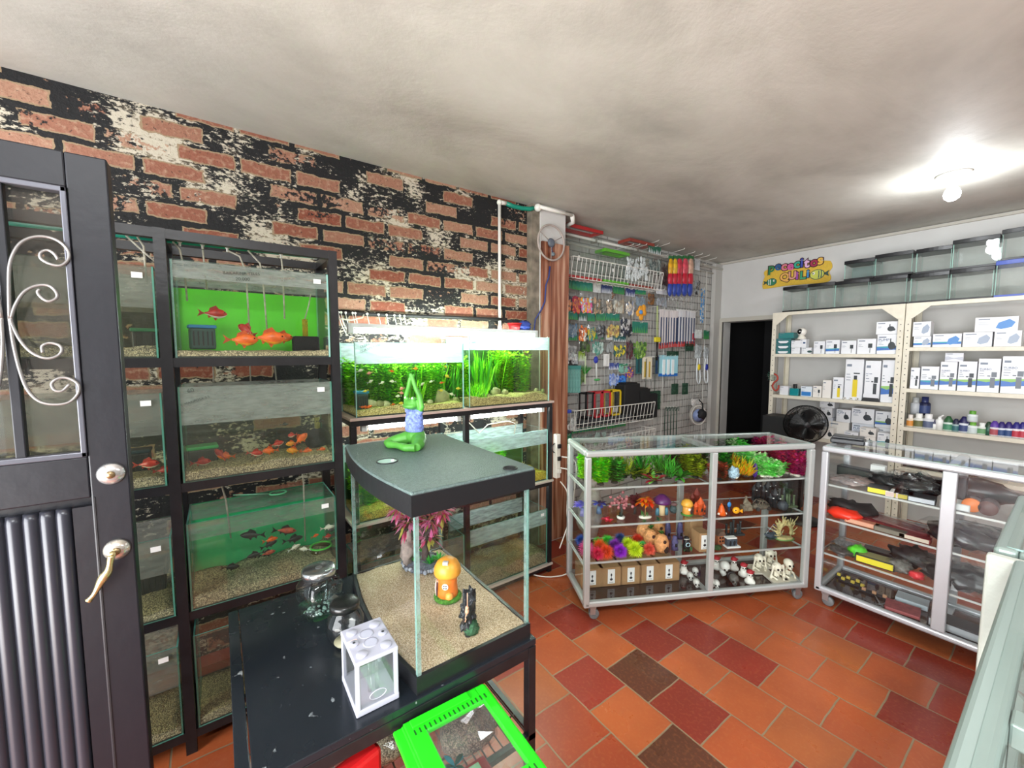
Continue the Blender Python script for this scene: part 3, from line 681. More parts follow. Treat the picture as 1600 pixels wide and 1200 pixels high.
# cloudy tank
filter_box('box filter with a green lid in the cloudy goldfish aquarium', at_x(318, 731, -2.16)+Vector((0, 0, 0)), (.07, .10, .085), P('#23302c', .5), P('#2fae66', .4), R(5))
t = thing('sponge_filter', 'round black sponge filter on a riser in the cloudy aquarium', 'filter', at_x(497, 703, -2.16))
q = MB(); q.ell((0, 0, .055), (.045, .06, .055), 14, 10, jit=.1); q.build('sponge', P('#121314', .9, bump=.5, bs=300), t, True)
q = MB(); q.tube([(0, 0, .1), (0, 0, .16)], .012, 8); q.build('riser_tube', P('#8e8a4a', .4), t, True)
FB = 'small goldfish in the cloudy aquarium'
fl = [(316, 722, 'red', 'red goldfish hovering in front of the green-lidded filter', .06), (343, 709, 'red', 'dark orange goldfish facing up, right of the green-lidded filter', .055), (352, 713, 'gold', 'orange goldfish touching the one beside the green-lidded filter', .055),
      (400, 708, 'red', 'dark orange goldfish head-up, left of a bright pair', .055), (421, 704, 'gold', 'bright orange goldfish, top of a pair mid-tank', .055), (423, 717, 'yellow_gold', 'yellow-orange goldfish close to the gravel, below the pair', .045),
      (434, 693, 'red', 'blurred dark goldfish halfway up in the cloudy aquarium', .05), (456, 680, 'red', 'highest small goldfish in the cloudy aquarium', .04), (455, 693, 'yellow_gold', 'pale yellow goldfish left of the brightest one', .045),
      (471, 685, 'gold', 'brightest orange goldfish beside the black sponge', .065), (458, 704, 'yellow_gold', 'yellow goldfish low, left of the black sponge', .055), (480, 705, 'gold', 'orange goldfish just under the black sponge', .05), (503, 702, 'gold', 'small orange goldfish at the far right end of the cloudy aquarium', .035)]
for k, (x_, y_, kd, lb_, ln_) in enumerate(fl): fish(kd, ln_, at_x(x_, y_, -2.06), [-75, 60, 110, -80, 90, -70][k % 6], lb_, FB, [0, 40, 10, -10][k % 4])
# small black dark fish dots in that tank
for k, (x_, y_, lb_) in enumerate([(445, 663, 'tiny black fish by the brick edge, upper left of two dark specks'), (512, 640, 'tiny black fish highest at the right of the cloudy aquarium'), (501, 658, 'tiny black fish just above the riser tube')]):
    fish('black', .03, at_x(x_, y_, -2.05), -80, lb_, FB)
# teal tank
FT = 'dark and calico fish in the teal aquarium'
ft = [(392, 836, 'black', 'black fish near the water line at the left of the group', .085, 80), (447, 829, 'calico', 'calico red and black fish, topmost in the teal aquarium', .085, -95), (424, 843, 'orange', 'orange fish directly above a black one', .055, -70),
      (422, 850, 'black', 'black fish just below the orange one', .06, -75), (419, 864, 'calico', 'dark red fish with its tail over another black one', .06, -80), (398, 867, 'black', 'black fish low, left of the dark red one', .06, 90),
      (460, 842, 'black', 'large black fish right of the orange fish', .075, -75), (461, 855, 'pale', 'thin pale fish hanging below the large black one', .05, -70), (475, 858, 'pale', 'thin pale fish slanting up near the pot', .045, 70),
      (362, 886, 'black', 'black fish lowest of all, above the dark gravel', .06, -80), (513, 824, 'pale', 'pale and black fish pointing up over the pot', .055, -80), (521, 828, 'black', 'black fish behind the pot at the right wall', .055, 90), (493, 837, 'orange', 'orange fish in the mouth of the round pot', .035, -60), (512, 838, 'red', 'red fish at the right of the round pot', .04, -60),
      (364, 910, 'orange', 'orange and white fish lying on the gravel of the teal aquarium', .06, -60), (463, 886, 'yellow_gold', 'small yellow-orange fish on the gravel below the pot', .04, -60)]
for k, (x_, y_, kd, lb_, ln_, f_) in enumerate(ft): fish(kd, ln_, at_x(x_, y_, -2.06), f_, lb_, FT, [5, -10, 0, 15][k % 4])
t = thing('breeding_pot', 'round glass pot with a bright green rim in the teal aquarium', 'pot', at_x(502, 872, -2.14))
q = MB(); q.lathe([(0, 0), (.04, 0), (.046, .03), (.048, .062), (.044, .062), (.04, .01), (0, .008)], seg=22); q.build('pot_body', clear('amberpot', (.75, .65, .4), .08, .4, film=.25, filmcol='#7a6a3a'), t, True)
q = MB(); q.tube([(.047*math.cos(a*math.pi/12), .047*math.sin(a*math.pi/12), .063) for a in range(24)], .0045, 6, closed=True); q.build('rim', P('#55d04a', .4), t, True)
t = thing('fish_net', 'thin green-handled net lying across the top of the teal aquarium', 'net', (-2.2, .05, .945))
q = MB(); q.tube([(-.08, -.02, -.01), (.02, .12, -.003)], .003, 5); q.build('handle', P('#8fd6b0', .4), t, True)
q = MB(); q.tube([(.035+.03*math.cos(a*math.pi/9), .15+.035*math.sin(a*math.pi/9), 0) for a in range(18)], .0035, 5, closed=True); q.build('hoop', P('#6fd89a', .4), t, True)
# things behind the door edge
fish('red', .07, at_x(232, 725, -2.05), -90, 'deep red fish in the murky aquarium beside the door', 'fish beside the door')
fish('red', .06, at_x(258, 735, -2.06), -90, 'dim red fish near the rack post, in the murky aquarium', 'fish beside the door')
filter_box('dark sunken filter with green bars in the upper left murky aquarium', at_x(232, 546, -2.2), (.06, .09, .07), BLACKM, P('#2c7a56', .4))
filter_box('blue-black box filter in the murky aquarium by the door', at_x(214, 742, -2.16), (.06, .09, .09), BLACKM, P('#1d3340', .4))
filter_box('round-edged black filter box low in the dim aquarium', at_x(236, 925, -2.2), (.08, .10, .11), BLACKM, BLACKM)

# ------------------------------------------------------------ the lower black rack in the middle
MF, MBk = -2.185, -2.56; MY = [.555, 1.225, 1.905]; MZ = [.055, .675, 1.245]
t = thing('steel_rack', 'lower black steel rack with two columns of brightly lit planted aquariums', 'rack', (0, 0, 0))
for i, y in enumerate(MY):
    for x in (MF-.03, MBk):
        q = MB(); q.bx(x, x+.03, y-.015, y+.015, 0, MZ[2]-.03); q.build('post', BM, t)
for k, z in enumerate(MZ):
    for x in (MF-.03, MBk):
        q = MB(); q.bx(x+.0015, x+.0285, MY[0]-.0135, MY[2]+.0135, z-.03, z-.0005); q.build('beam', BM, t)
    for y in MY: q = MB(); q.bx(MBk+.03, MF-.03, y-.014, y+.014, z-.029, z-.001); q.build('cross_bar', BM, t)
    q = MB(); q.bx(MBk-.0, MF+.012, MY[0]-.02, MY[2]+.02, z, z+.015); q.build('shelf_board', P('#b9a39a', .5) if k == 2 else P('#c6bdb2', .5), t, bevel=.002)
mz = [z+.0155 for z in MZ]
TL = tank('brightly lit planted aquarium full of small colourful fish, left on top of the lower rack', -2.50, MF, .57, 1.205, mz[2], 1.655, .71, film=LIMEBLUE, gravel=gravel_mat('#c6bb6a', '#6f6a3a', '#e6df9a'), gt=.035, seed=31, name='planted_aquarium', back=P('#24481a', .6), wmat=WATERG)  # back sheet is added; its dark green stands in for darkness behind the plants
TR = tank('planted aquarium with tall ribbon weeds, right on top of the lower rack', -2.50, MF, 1.245, 1.885, mz[2], 1.705, .80, film=LIMEBLUE, gravel=gravel_mat('#a89a5c', '#55502c', '#d8cf8a'), gt=.05, seed=33, name='planted_aquarium', back=P('#24481a', .6), wmat=WATERG)  # same added sheet, coloured dark in place of the darkness behind the weeds
ML = tank('planted aquarium behind the front tank lid, left on the middle level', -2.50, MF-.01, .57, 1.205, mz[1], 1.06, .72, film=LIMEBLUE, gravel=gravel_mat('#a89a3a', '#5a5420', '#cfc65a'), gt=.04, seed=35, name='planted_aquarium', back=P('#44603a', .6), sheet_top=.72, wmat=WATERG)
MR = tank('planted aquarium with golden gravel, right on the middle level', -2.50, MF-.01, 1.245, 1.885, mz[1], 1.055, .72, film=LIMEBLUE, gravel=gravel_mat('#b8a02a', '#6a5a18', '#d6c648'), gt=.05, seed=37, name='planted_aquarium', back=P('#44603a', .6), sheet_top=.72, wmat=WATERG)
LL = tank('murky aquarium seen through the front tank, bottom left of the lower rack', -2.50, MF-.01, .57, 1.205, mz[0], .46, .7, OLDGLASS, WATERG, film=LIMEDIM, gravel=G1, gt=.06, seed=39)
LR = tank('aquarium with coarse olive gravel, bottom right of the lower rack', -2.50, MF-.01, 1.245, 1.885, mz[0], .475, .72, OLDGLASS, WATERG, film=LIMEBLUE, gravel=G1, gt=.08, sticker=1, seed=41)
marker(TL, .3165, .03, .36, ['CEBRA  3.500', 'GURAMI 5.000'], .018, -20); marker(TR, .3165, .02, .41, ['ESCALAR', 'DISCO 8.000'], .015, -12)
# fluorescent fittings
def fluoro(label, x, y0, y1, z, power=11, tr=.013):
    t = thing('fluorescent_lamp', label, 'lamp', (x, (y0+y1)/2, z)); h = (y1-y0)/2
    q = MB(); q.bx(-.022, .022, -h, h, .012, .036); q.build('housing', P('#e8ecea', .4), t, bevel=.005)
    q = MB(); q.tube([(0, -h+.03, -.002), (0, h-.03, -.002)], tr, 10); q.build('tube', P('#f2fff8', .3, emit=power), t, True)
    for s in (-1, 1): q = MB(); q.bx(-.02, .02, s*h-.015, s*h+.015, -.018, .036); q.build('end_cap', P('#d6dad6', .4), t, bevel=.004)
    return t
fluoro('long glowing fluorescent lamp lying across the tops of the two planted aquariums', -2.33, .59, 1.87, 1.722, 75)
fluoro('glowing fluorescent lamp under the left half of the rack top', -2.24, .62, 1.19, 1.195, 38)
fluoro('glowing fluorescent lamp under the right half of the rack top', -2.24, 1.26, 1.86, 1.195, 38)
fluoro('slanted pale lamp inside the bottom right of the lower rack', -2.36, 1.30, 1.80, .60, 5)
# plants in them
LG, MG, DG, YG, LIMEG = leafmat('#8fe01f'), leafmat('#5cc01e'), leafmat('#3a8a22'), leafmat('#c8e43a'), leafmat('#aef03a')
def plant(mb, mats, loc, label, group, name='water_plant', sc=1, rz=0):
    o = mb.build(name, mats); o.location = loc; o.rotation_euler = (0, 0, rz); o.scale = (sc,)*3 if not isinstance(sc, tuple) else sc
    return tag(o, label, 'plant', group)
gp = 'water plants in the top left planted aquarium'; z_ = mz[2]+.03
spec = [(.64, 'bushy', 'ribboned green weed filling the left corner'), (.72, 'moss', 'bright mossy clump behind the pale stones'), (.80, 'bushy', 'tall feathery weed left of the hidden cave'), (.88, 'moss', 'floating bright moss in the middle'), (.96, 'blade', 'dark grassy plant behind the frog figure hands'), (1.04, 'moss', 'olive moss mound right of the frog figure'), (1.11, 'bushy', 'light feathery weed near the tank divider'), (1.17, 'blade', 'grassy weed at the right end of the left aquarium')]
for k, (y_, kd, lb_) in enumerate(spec):
    if kd == 'bushy': mb = bushy(55, .28, .09, .028, [LG, LIMEG, MG], k, 14)
    elif kd == 'moss': mb = bushy(100, .27, .1, .02, [LIMEG, LG, YG], k+50, 14)
    else: mb = blades(110, .28, .07, .010, [MG, DG, LG], k, .5)
    plant(mb, [LG, LIMEG, MG] if kd != 'blade' else [MG, DG, LG], (-2.41+.04*(k % 3), y_, z_), lb_+', top left planted aquarium', gp)
gp = 'water plants in the top right planted aquarium'
spec = [(1.29, 'bushy', 'bushy bright weed in the left corner'), (1.36, 'grass', 'fine grassy tuft in the left foreground'), (1.44, 'blade', 'tall ribbon weed left of centre'), (1.52, 'blade', 'tallest dark ribbon weed in the centre'), (1.61, 'moss', 'bright feathery crown right of centre'), (1.67, 'bushy', 'yellow-green leafy stem plant'), (1.81, 'bushy', 'pale yellow plant behind the inner divider')]
for k, (y_, kd, lb_) in enumerate(spec):
    fx = -2.40
    if kd == 'bushy': mb = bushy(34, .30, .07, .036, [YG, LG, LIMEG], k+9, 13)
    elif kd == 'moss': mb = bushy(90, .36, .1, .024, [LIMEG, LG, YG], k+60, 14)
    elif kd == 'grass': mb = blades(160, .15, .05, .005, [LIMEG, LG, MG], k, .9); fx = -2.28
    else: mb = blades(70, .38, .07, .015, [MG, DG, LG], k, .35)
    ms = {'bushy': [YG, LG, LIMEG], 'moss': [LIMEG, LG, YG], 'grass': [LIMEG, LG, MG], 'blade': [MG, DG, LG]}[kd]
    plant(mb, ms, (fx, y_, z_+.01), lb_+', top right planted aquarium', gp)
o = MB(); o.bx(-2.49, -2.195, 1.735, 1.741, mz[2]+.01, 1.62); tag(o.build('glass_divider', [GLASS]), 'upright glass divider inside the top right planted aquarium', 'divider')
gp = 'water plants on the middle level'
for k, (y_, kd, lb_) in enumerate([(.66, 'm', 'yellow-green weed left, seen through the front tank'), (.85, 'm', 'bright weed mound in the middle-level left aquarium'), (1.05, 'm', 'small pale weed near the middle post'), (1.33, 'b', 'bright green weed bank left in the middle-level right aquarium'), (1.45, 'b', 'dense green weed centre of the middle-level right aquarium'), (1.56, 'b', 'darker weed beside the twig in the middle-level right aquarium')]):
    plant(bushy(70, .24, .09, .026, [LG, MG, LIMEG], k+80, 12), [LG, MG, LIMEG], (-2.38, y_, mz[1]+.03), lb_, gp)
t = MB(); t.tube([(0, 0, 0), (.0, .01, .05), (0, .03, .10)], .003, 5); t.tube([(0, .01, .06), (0, -.02, .1)], .0025, 5); t.tube([(0, .02, .08), (0, .05, .09)], .002, 5)
t.move(Matrix.Translation((-2.26, 1.68, mz[1]+.045))); tag(t.build('twig', P('#b7a877', .6)), 'thin pale twig standing in the golden gravel', 'twig')
# stones and fish in the top left planted aquarium
ST = P('#cfcaa8', .6, var=.2, vs=30, bump=.3); ST2 = P('#9a9670', .7, var=.3, vs=30, bump=.3)
for k, (x_, y_, r_, m_, l_) in enumerate([(563, 632, .028, ST2, 'olive stone at the left end of the pale stones'), (579, 634, .036, ST, 'largest pale stone on the gravel of the left planted aquarium'), (603, 635, .027, ST, 'round whitish stone left of the frog figure'), (589, 637, .015, ST2, 'small stone between two pale ones'), (593, 618, .03, ST2, 'upright mossy stone behind the pale ones'), (690, 625, .05, ST2, 'mossy hollow stone cave right of the frog figure'), (712, 628, .022, ST2, 'small brown stone beside the mossy cave'), (672, 634, .02, ST, 'pale low stone between frog figure and cave')]):
    p = at_x(x_, y_, -2.28); p.z = mz[2]+.03+r_*.7
    q = MB(); q.ell((0, 0, 0), (r_*.8, r_, r_*(.75 if k != 5 else 1.1)), 12, 8, jit=.3); o = q.build('stone', m_, None, True); o.location = p; tag(o, l_, 'stone', 'stones in the left planted aquarium')
for k, (x_, y_, r_, l_) in enumerate([(775, 612, .035, 'brown driftwood-like stone, left in the ribbon weed aquarium'), (789, 614, .025, 'second brown stone in the ribbon weed aquarium'), (838, 612, .02, 'small pebble right of the inner divider'), (848, 613, .016, 'smallest pebble at the right end of the ribbon weed aquarium')]):
    p = at_x(x_, y_, -2.3); p.z = mz[2]+.05+r_*.6
    q = MB(); q.ell((0, 0, 0), (r_*.8, r_, r_), 12, 8, jit=.4); o = q.build('stone', ST2, None, True); o.location = p; tag(o, l_, 'stone', 'stones in the right planted aquarium')
FS = 'small fish in the top left planted aquarium'
fs = [(563, 579, 'pale', 'white'), (577, 583, 'pink', 'salmon'), (579, 596, 'pale', 'silver'), (571, 611, 'yellow', 'yellow'), (612, 580, 'orange', 'orange'), (613, 596, 'pale', 'silver'), (597, 598, 'pale', 'pale'), (628, 607, 'pink', 'rose pink'), (627, 614, 'pink', 'salmon pink'), (622, 619, 'pale', 'white'),
      (614, 632, 'orange', 'coral'), (627, 630, 'yellow', 'bright yellow'), (649, 576, 'yellow_gold', 'gold'), (690, 598, 'orange', 'vivid orange'), (696, 573, 'yellow', 'lemon yellow'), (699, 588, 'yellow', 'yellow'), (689, 610, 'yellow', 'dull yellow'), (716, 607, 'yellow', 'yellow-orange'), (566, 640, 'orange', 'tiny orange'), (571, 643, 'orange', 'amber'), (577, 638, 'orange', 'dark orange'), (674, 596, 'pale', 'whitish'), (660, 600, 'pale', 'grey'), (706, 616, 'pale', 'cream')]
where = ['nearest the upper left corner, by the glass edge', 'right of the uppermost white one', 'under the salmon one at the left', 'far left above the blue filter lid', 'high, left of the middle', 'a little below the high orange one', 'just above the mossy stone', 'above two others, left of the frog head', 'between a pink and a white one near the frog head', 'lowest of the three left of the frog head',
         'just above the round whitish stone', 'beside the coral one, left of the frog head', 'right above the frog hands', 'mid-water right of the frog', 'high, right of the frog hands', 'below the lemon yellow one', 'over the mossy cave', 'at the right end near the divider', 'at the left corner gravel', 'on the gravel beside the tiny orange one', 'on the gravel, third from the left corner', 'right of the frog arms', 'touching the frog arm outline', 'beside the mossy cave']
for k, ((x_, y_, kd, cn), wh) in enumerate(zip(fs, where)):
    p = at_x(x_, y_, -2.215); p.z = max(p.z, mz[2]+.05); fish(kd, random.Random(k).uniform(.026, .036), p, [-85, 80, -60, 100][k % 4], (cn+' small fish '+wh).replace('on the gravel, third from the left corner', 'third from the corner gravel'), FS, random.Random(k).uniform(-25, 25))
filter_box('blue-lidded box filter in the left corner of the left planted aquarium', (-2.25, .615, mz[2]+.03), (.06, .06, .09), P('#2c4a48', .5), P('#1f86b0', .4))
filter_box('dark filter with a teal lid, right part of the left planted aquarium', (-2.44, 1.13, mz[2]+.03), (.06, .10, .10), P('#1c5040', .5), P('#2a8a66', .4))
# small air taps above the tanks, red tub, blue cloth, pale tiles
t = thing('air_manifold', 'dark air pipe with a row of little white taps behind the long lamp', 'pipe', (-2.585, 0, 1.83))
q = MB(); q.tube([(0, .56, .0), (0, 1.80, .02)], .012, 8); q.build('pipe_run', P('#2c2c2e', .5), t, True)
for yy in (.585, .60, .625, .665, .68, .75, .82, .87, .92, .955, .985):
    q = MB(); q.ell((.02, yy, .005), .008, 8, 5); q.tube([(.02, yy, 0), (.03, yy+.01, -.06), (.06, yy+.03, -.12)], .003, 5); q.build('tap', P('#cfd2ca', .4), t, True)
t = thing('plastic_tub', 'small red plastic tub on the end of the aquarium lamp', 'tub', (-2.42, 1.755, 1.762))
q = MB(); q.lathe([(0, 0), (.035, 0), (.048, .045), (.044, .045), (.033, .005), (0, .005)], seg=22); q.build('tub_body', P('#c8262c', .4), t, True)
q = MB(); q.tube([(.05*math.cos(a*math.pi/12), .05*math.sin(a*math.pi/12), .046) for a in range(24)], .004, 6, closed=True); q.build('rim', P('#d83238', .4), t, True)
q = MB(); q.ell((0, 0, .035), (.035, .05, .035), 14, 10, jit=.5, sc=12); q.bx(-.05, .03, -.06, .04, -.003, .004); q.move(Matrix.Translation((-2.46, 1.88, 1.765))); tag(q.build('cloth_bundle', P('#2b3f8c', .8), None, True), 'crumpled blue cloth next to the red tub against the pier', 'cloth')
q = MB(); q.bx(-2.56, -2.45, 1.80, 1.93, 1.752, 1.7595); tag(q.build('glass_cover', [GLASS]), 'small glass cover plate under the blue cloth', 'plate')
o = MB(); o.tube([(-2.59, .48, 1.86), (-2.55, .55, 1.80), (-2.54, .65, 1.79), (-2.56, .72, 1.81), (-2.585, .74, 1.84)], .005, 6); tag(o.build('air_hose', HOSE, None, True), 'pale hose looping on the brick wall between the two racks', 'hose')
# white tangled hoses and leads, mid level and by the sockets
for k, (pts, l_) in enumerate([([(-2.3, 1.30, 1.15), (-2.25, 1.35, 1.08), (-2.3, 1.45, 1.12), (-2.28, 1.6, 1.13), (-2.3, 1.68, 1.1), (-2.3, 1.66, 1.0)], 'pale hose arching above the golden-gravel aquarium'),
                               ([(-2.56, 1.0, 1.18), (-2.4, 1.03, 1.1), (-2.35, 1.1, 1.0), (-2.34, 1.12, .9)], 'pale hose hanging behind the frog figure'),
                               ([(-2.56, 1.15, 1.18), (-2.5, 1.25, 1.1), (-2.45, 1.2, 1.06), (-2.4, 1.3, 1.07)], 'tangled pale hose by the middle post')]):
    q = MB(); q.tube(pts, .004, 5); tag(q.build('air_hose', HOSE, None, True), l_, 'hose')
# ------------------------------------------------------------ the dark metal entrance door, standing open at the left
DX = -1.30; DM = P('#101118', .4, .0, var=.12, vs=5, bump=.06, bs=30, spec=.4); DML = P('#2c2d35', .3, .1)
def dy(x, y, X=DX): return at_x(x, y, X).y
yE = -.183; zT = 2.03
gy1, gz0, gz1 = dy(137, 711), 1.365, 1.955; gy0 = -.75
t = thing('door_1', 'dark grey steel entrance door with scroll ironwork and fluted lower panel, standing open', 'door', (DX, 0, 0))
t['kind'] = 'structure'
q = MB(); q.bx(-.045, 0, gy1, yE, .01, zT); q.bx(-.045, 0, -1.1, gy0, .01, zT); q.bx(-.045, 0, gy0, gy1, gz1, zT); q.bx(-.045, 0, gy0, gy1, 1.27, gz0)
q.build('door_frame', DM, t, bevel=.003)
fy = [dy(x, 800) for x in (104,)][0]
q = MB(); q.bx(-.045, -.022, -.75, gy1, .01, 1.27); q.bx(-.022, -.004, fy+.008, gy1, .03, 1.25); q.build('lower_panel', DM, t)
q = MB(); q.bx(-.002, .0015, gy1+.004, gy1+.006, .02, 1.27); q.build('seam', P('#0e0e11', .5), t)
sp_ = dy(95, 800)-dy(69, 800)
for k in range(9):
    yc = fy-.008-sp_*k
    q = MB(); q.lathe([(0, .03), (.012, .03), (.014, .045), (.014, 1.235), (.012, 1.25), (0, 1.25)], c=(-.016, yc, 0), seg=12); q.build('flute', DML, t, True)
# glazing with bead, middle bar, scrolls
q = MB(); q.bx(-.03, -.024, gy0, gy1, gz0, gz1); q.build('glass_pane', clear('grimy_door_glass', (.72, .72, .70), .05, .45, film=.10, filmcol='#8a867c'), t)
q = MB()
for (a0, a1, b0, b1) in ((gy0, gy1, gz0, gz0+.012), (gy0, gy1, gz1-.012, gz1), (gy1-.01, gy1, gz0, gz1)): q.bx(-.02, .004, a0, a1, b0, b1)
q.build('glazing_bead', P('#55565e', .3, .4), t, bevel=.002)
yb = dy(22, 600)
for yy in (yb, yb-.155):
    q = MB(); q.bx(-.02, .0, yy-.008, yy+.008, gz0, gz1); q.build('glazing_bar', DM, t, bevel=.002)
def scroll(px): return [at_x(x, y, DX+.006)-Vector((DX, 0, 0)) for x, y in px]
def smooth(pts, n=4):
    P_ = [Vector(p) for p in pts]; out = []
    for i in range(len(P_)-1):
        p0, p1, p2, p3 = P_[max(i-1, 0)], P_[i], P_[i+1], P_[min(i+2, len(P_)-1)]
        for k in range(n):
            u = k/n; out.append(.5*((2*p1)+(-p0+p2)*u+(2*p0-5*p1+4*p2-p3)*u*u+(-p0+3*p1-3*p2+p3)*u**3))
    return out+[P_[-1]]
SC = [[(15,497),(14,437),(17,407),(30,382),(50,371),(72,370),(92,377),(106,391),(107,405),(95,415),(77,412),(64,404),(64,395),(75,391),(85,397),(91,406)],
 [(15,497),(17,510),(21,537),(30,575),(42,607),(60,626),(82,632),(107,629),(122,615),(122,600),(107,591),(92,591),(81,599),(85,609),(97,611),(109,600)],
 [(17,497),(24,477),(37,457),(55,447),(75,446),(87,455),(89,465),(77,471),(66,466),(59,457),(62,452)],
 [(17,497),(19,507),(32,532),(50,551),(72,560),(90,556),(97,547),(92,539),(77,536),(66,541),(67,551)]]
IRON = P('#8d8a88', .3, .6)
for s_ in SC:
    pts = smooth(scroll(s_)); q = MB(); q.tube(pts, .0032, 6); q.build('iron_scroll', IRON, t, True)
    q = MB(); q.tube([Vector((p.x, 2*yb-p.y-.003, p.z)) for p in pts], .0032, 6); q.build('iron_scroll', IRON, t, True)
def yz(x, y): p = at_x(x, y, DX); return (0, p.y, p.z)
LK = Matrix.Rotation(R(90), 4, 'Y')
c = yz(174, 740); q = MB(); q.lathe([(0, .012), (.012, .012), (.016, .010), (.023, .006), (.026, 0), (0, 0)], c=c, seg=26, M=LK); lk = q.build('lock_cylinder', P('#c9c9c8', .22, .8), t, True)
q = MB(); q.lathe([(0, .016), (.008, .016), (.009, .012), (0, .012)], seg=16, M=LK, c=c); q.build('keyway', P('#8f7a5a', .3, .8), lk, True)
c = yz(183, 858); q = MB(); q.lathe([(0, .014), (.013, .014), (.018, .010), (.023, .005), (.025, 0), (0, 0)], c=c, seg=26, M=LK); lk = q.build('lock_cylinder', P('#cfcac0', .22, .8), t, True)
q = MB(); q.lathe([(0, .018), (.008, .018), (.009, .012), (0, .012)], seg=16, M=LK, c=c); q.build('keyway', P('#8f7a5a', .3, .8), lk, True)
hp = [at_x(x, y, DX+.028)-Vector((DX, 0, 0)) for x, y in ((174, 868), (172, 880), (169, 893), (160, 905), (152, 920), (146, 930), (138, 939))]
q = MB(); q.tube(smooth(hp, 3), [.007, .0068, .0065, .006, .006, .007, .008, .009, .010, .009, .008, .007, .006, .0055, .005, .005, .005, .006, .007], 8)
q.tube([hp[0]-Vector((.03, 0, 0)), hp[0]], .007, 8); q.build('handle', P('#c8b886', .25, .85), t, True)

# ------------------------------------------------------------ black table
TX0, TX1, TY0, TY1, TZ = -1.79, -1.02, -.012, .83, .64
TM = P('#1a1d22', .28, var=.4, vs=18, bump=.05, bs=80)
t = thing('steel_table', 'scratched black steel table in the foreground carrying the hooded aquarium', 'table', ((TX0+TX1)/2, (TY0+TY1)/2, 0))
cx, cy = (TX0+TX1)/2, (TY0+TY1)/2; hx, hy = (TX1-TX0)/2, (TY1-TY0)/2
def table_top_mat():
    m = bpy.data.materials.new('scratched_black_paint'); m.use_nodes = True; nt = m.node_tree; N = nt.nodes.new; L = nt.links.new; b = nt.nodes['Principled BSDF']
    tc = N('ShaderNodeTexCoord'); n1 = N('ShaderNodeTexNoise'); n1.inputs['Scale'].default_value = 34; n1.inputs['Detail'].default_value = 9; L(tc.outputs['Object'], n1.inputs['Vector'])
    v = N('ShaderNodeTexNoise'); v.inputs['Scale'].default_value = 9; v.inputs['Detail'].default_value = 3; L(tc.outputs['Object'], v.inputs['Vector'])
    r = N('ShaderNodeMapRange'); r.inputs[1].default_value = .68; r.inputs[2].default_value = .75; L(n1.outputs[0], r.inputs[0])
    mx = N('ShaderNodeMix'); mx.data_type = 'RGBA'; L(r.outputs[0], mx.inputs[0]); mx.inputs[6].default_value = lin('#1b2026'); mx.inputs[7].default_value = lin('#9aa0a2'); L(mx.outputs[2], b.inputs['Base Color'])
    rr = N('ShaderNodeMapRange'); rr.inputs[3].default_value = .12; rr.inputs[4].default_value = .38; L(v.outputs[0], rr.inputs[0]); L(rr.outputs[0], b.inputs['Roughness'])
    return m
TT = table_top_mat()
q = MB(); q.bx(-hx+.028, hx, -hy+.033, hy, TZ-.022, TZ); q.build('table_top', TT, t, bevel=.002)
q = MB(); q.bx(-hx, hx, -hy, -hy+.03, TZ-.026, TZ-.001); q.build('edge_strip', TT, t, bevel=.002, label='separate scratched strip along the near edge')
q = MB(); q.bx(-hx, -hx+.026, -hy+.032, hy, TZ-.026, TZ-.001); q.build('edge_strip', TT, t, bevel=.002)
for (a, b_) in ((-hx, -hy), (-hx, hy-.03), (hx-.03, -hy), (hx-.03, hy-.03)):
    q = MB(); q.bx(a, a+.03, b_, b_+.03, 0, TZ-.026); q.build('leg', BM, t, bevel=.002)
q = MB(); q.bx(hx-.03, hx, -hy+.03, hy-.03, TZ-.062, TZ-.023); q.build('front_rail', BM, t, bevel=.003)
q = MB(); q.bx(-hx+.03, hx-.03, hy-.03, hy, TZ-.062, TZ-.023); q.build('side_rail', BM, t, bevel=.003)
for z in (.30,):
    for (a0, a1, b0, b1) in ((-hx, hx, -hy, -hy+.02), (-hx, hx, hy-.02, hy), (-hx, -hx+.02, -hy, hy), (hx-.02, hx, -hy, hy)):
        q = MB(); q.bx(a0, a1, b0, b1, z-.02, z); q.build('shelf_frame', BM, t)
q = MB()
for k in range(26): yy = -hy+.03+k*(2*hy-.06)/25; q.tube([(-hx+.02, yy, .302), (hx-.02, yy, .302)], .0028, 5)
for k in range(4): xx = -hx+.1+k*.19; q.tube([(xx, -hy+.02, .297), (xx, hy-.02, .297)], .0035, 5)
q.build('wire_shelf', P('#5a5248', .4, .5), t)
# bags on the wire shelf
GRB = gravel_mat('#a08f6c', '#5d5340', '#dccfae', 300)
for k, (x_, y_, sx_, sy_, m_, l_) in enumerate([(-1.12, .62, .09, .11, gravel_mat('#6b5a4c', '#3a3230', '#a08c78', 300), 'clear bag of brown gravel by the table leg, under the aquarium'), (-1.25, .40, .1, .1, gravel_mat('#a89a80', '#5d5340', '#dccfae', 300), 'clear bag of grey-brown gravel beneath the front rail'),
                                               (-1.16, .17, .11, .10, GRB, 'clear bag of beige gravel under the white box side of the table'), (-1.38, .12, .1, .1, GRB, 'bag of pale gravel deeper under the table'), (-1.36, .66, .1, .1, P('#b5352c', .5), 'red packet lying beneath the aquarium end of the table')]):
    t2 = thing('gravel_bag' if k < 4 else 'red_packet', l_, 'bag', (x_, y_, .306), .3*k)
    q = MB(); q.ell((0, 0, .045), (sx_*.9, sy_*.9, .045), 14, 8, jit=.2); q.build('contents', m_, t2, True)
    q = MB(); q.ell((0, 0, .05), (sx_, sy_, .055), 14, 8, jit=.35); q.tube([(0, 0, .08), (.02, .02, .12), (.05, .03, .13)], [.03, .012, .03], 8); q.build('plastic', BAG, t2)
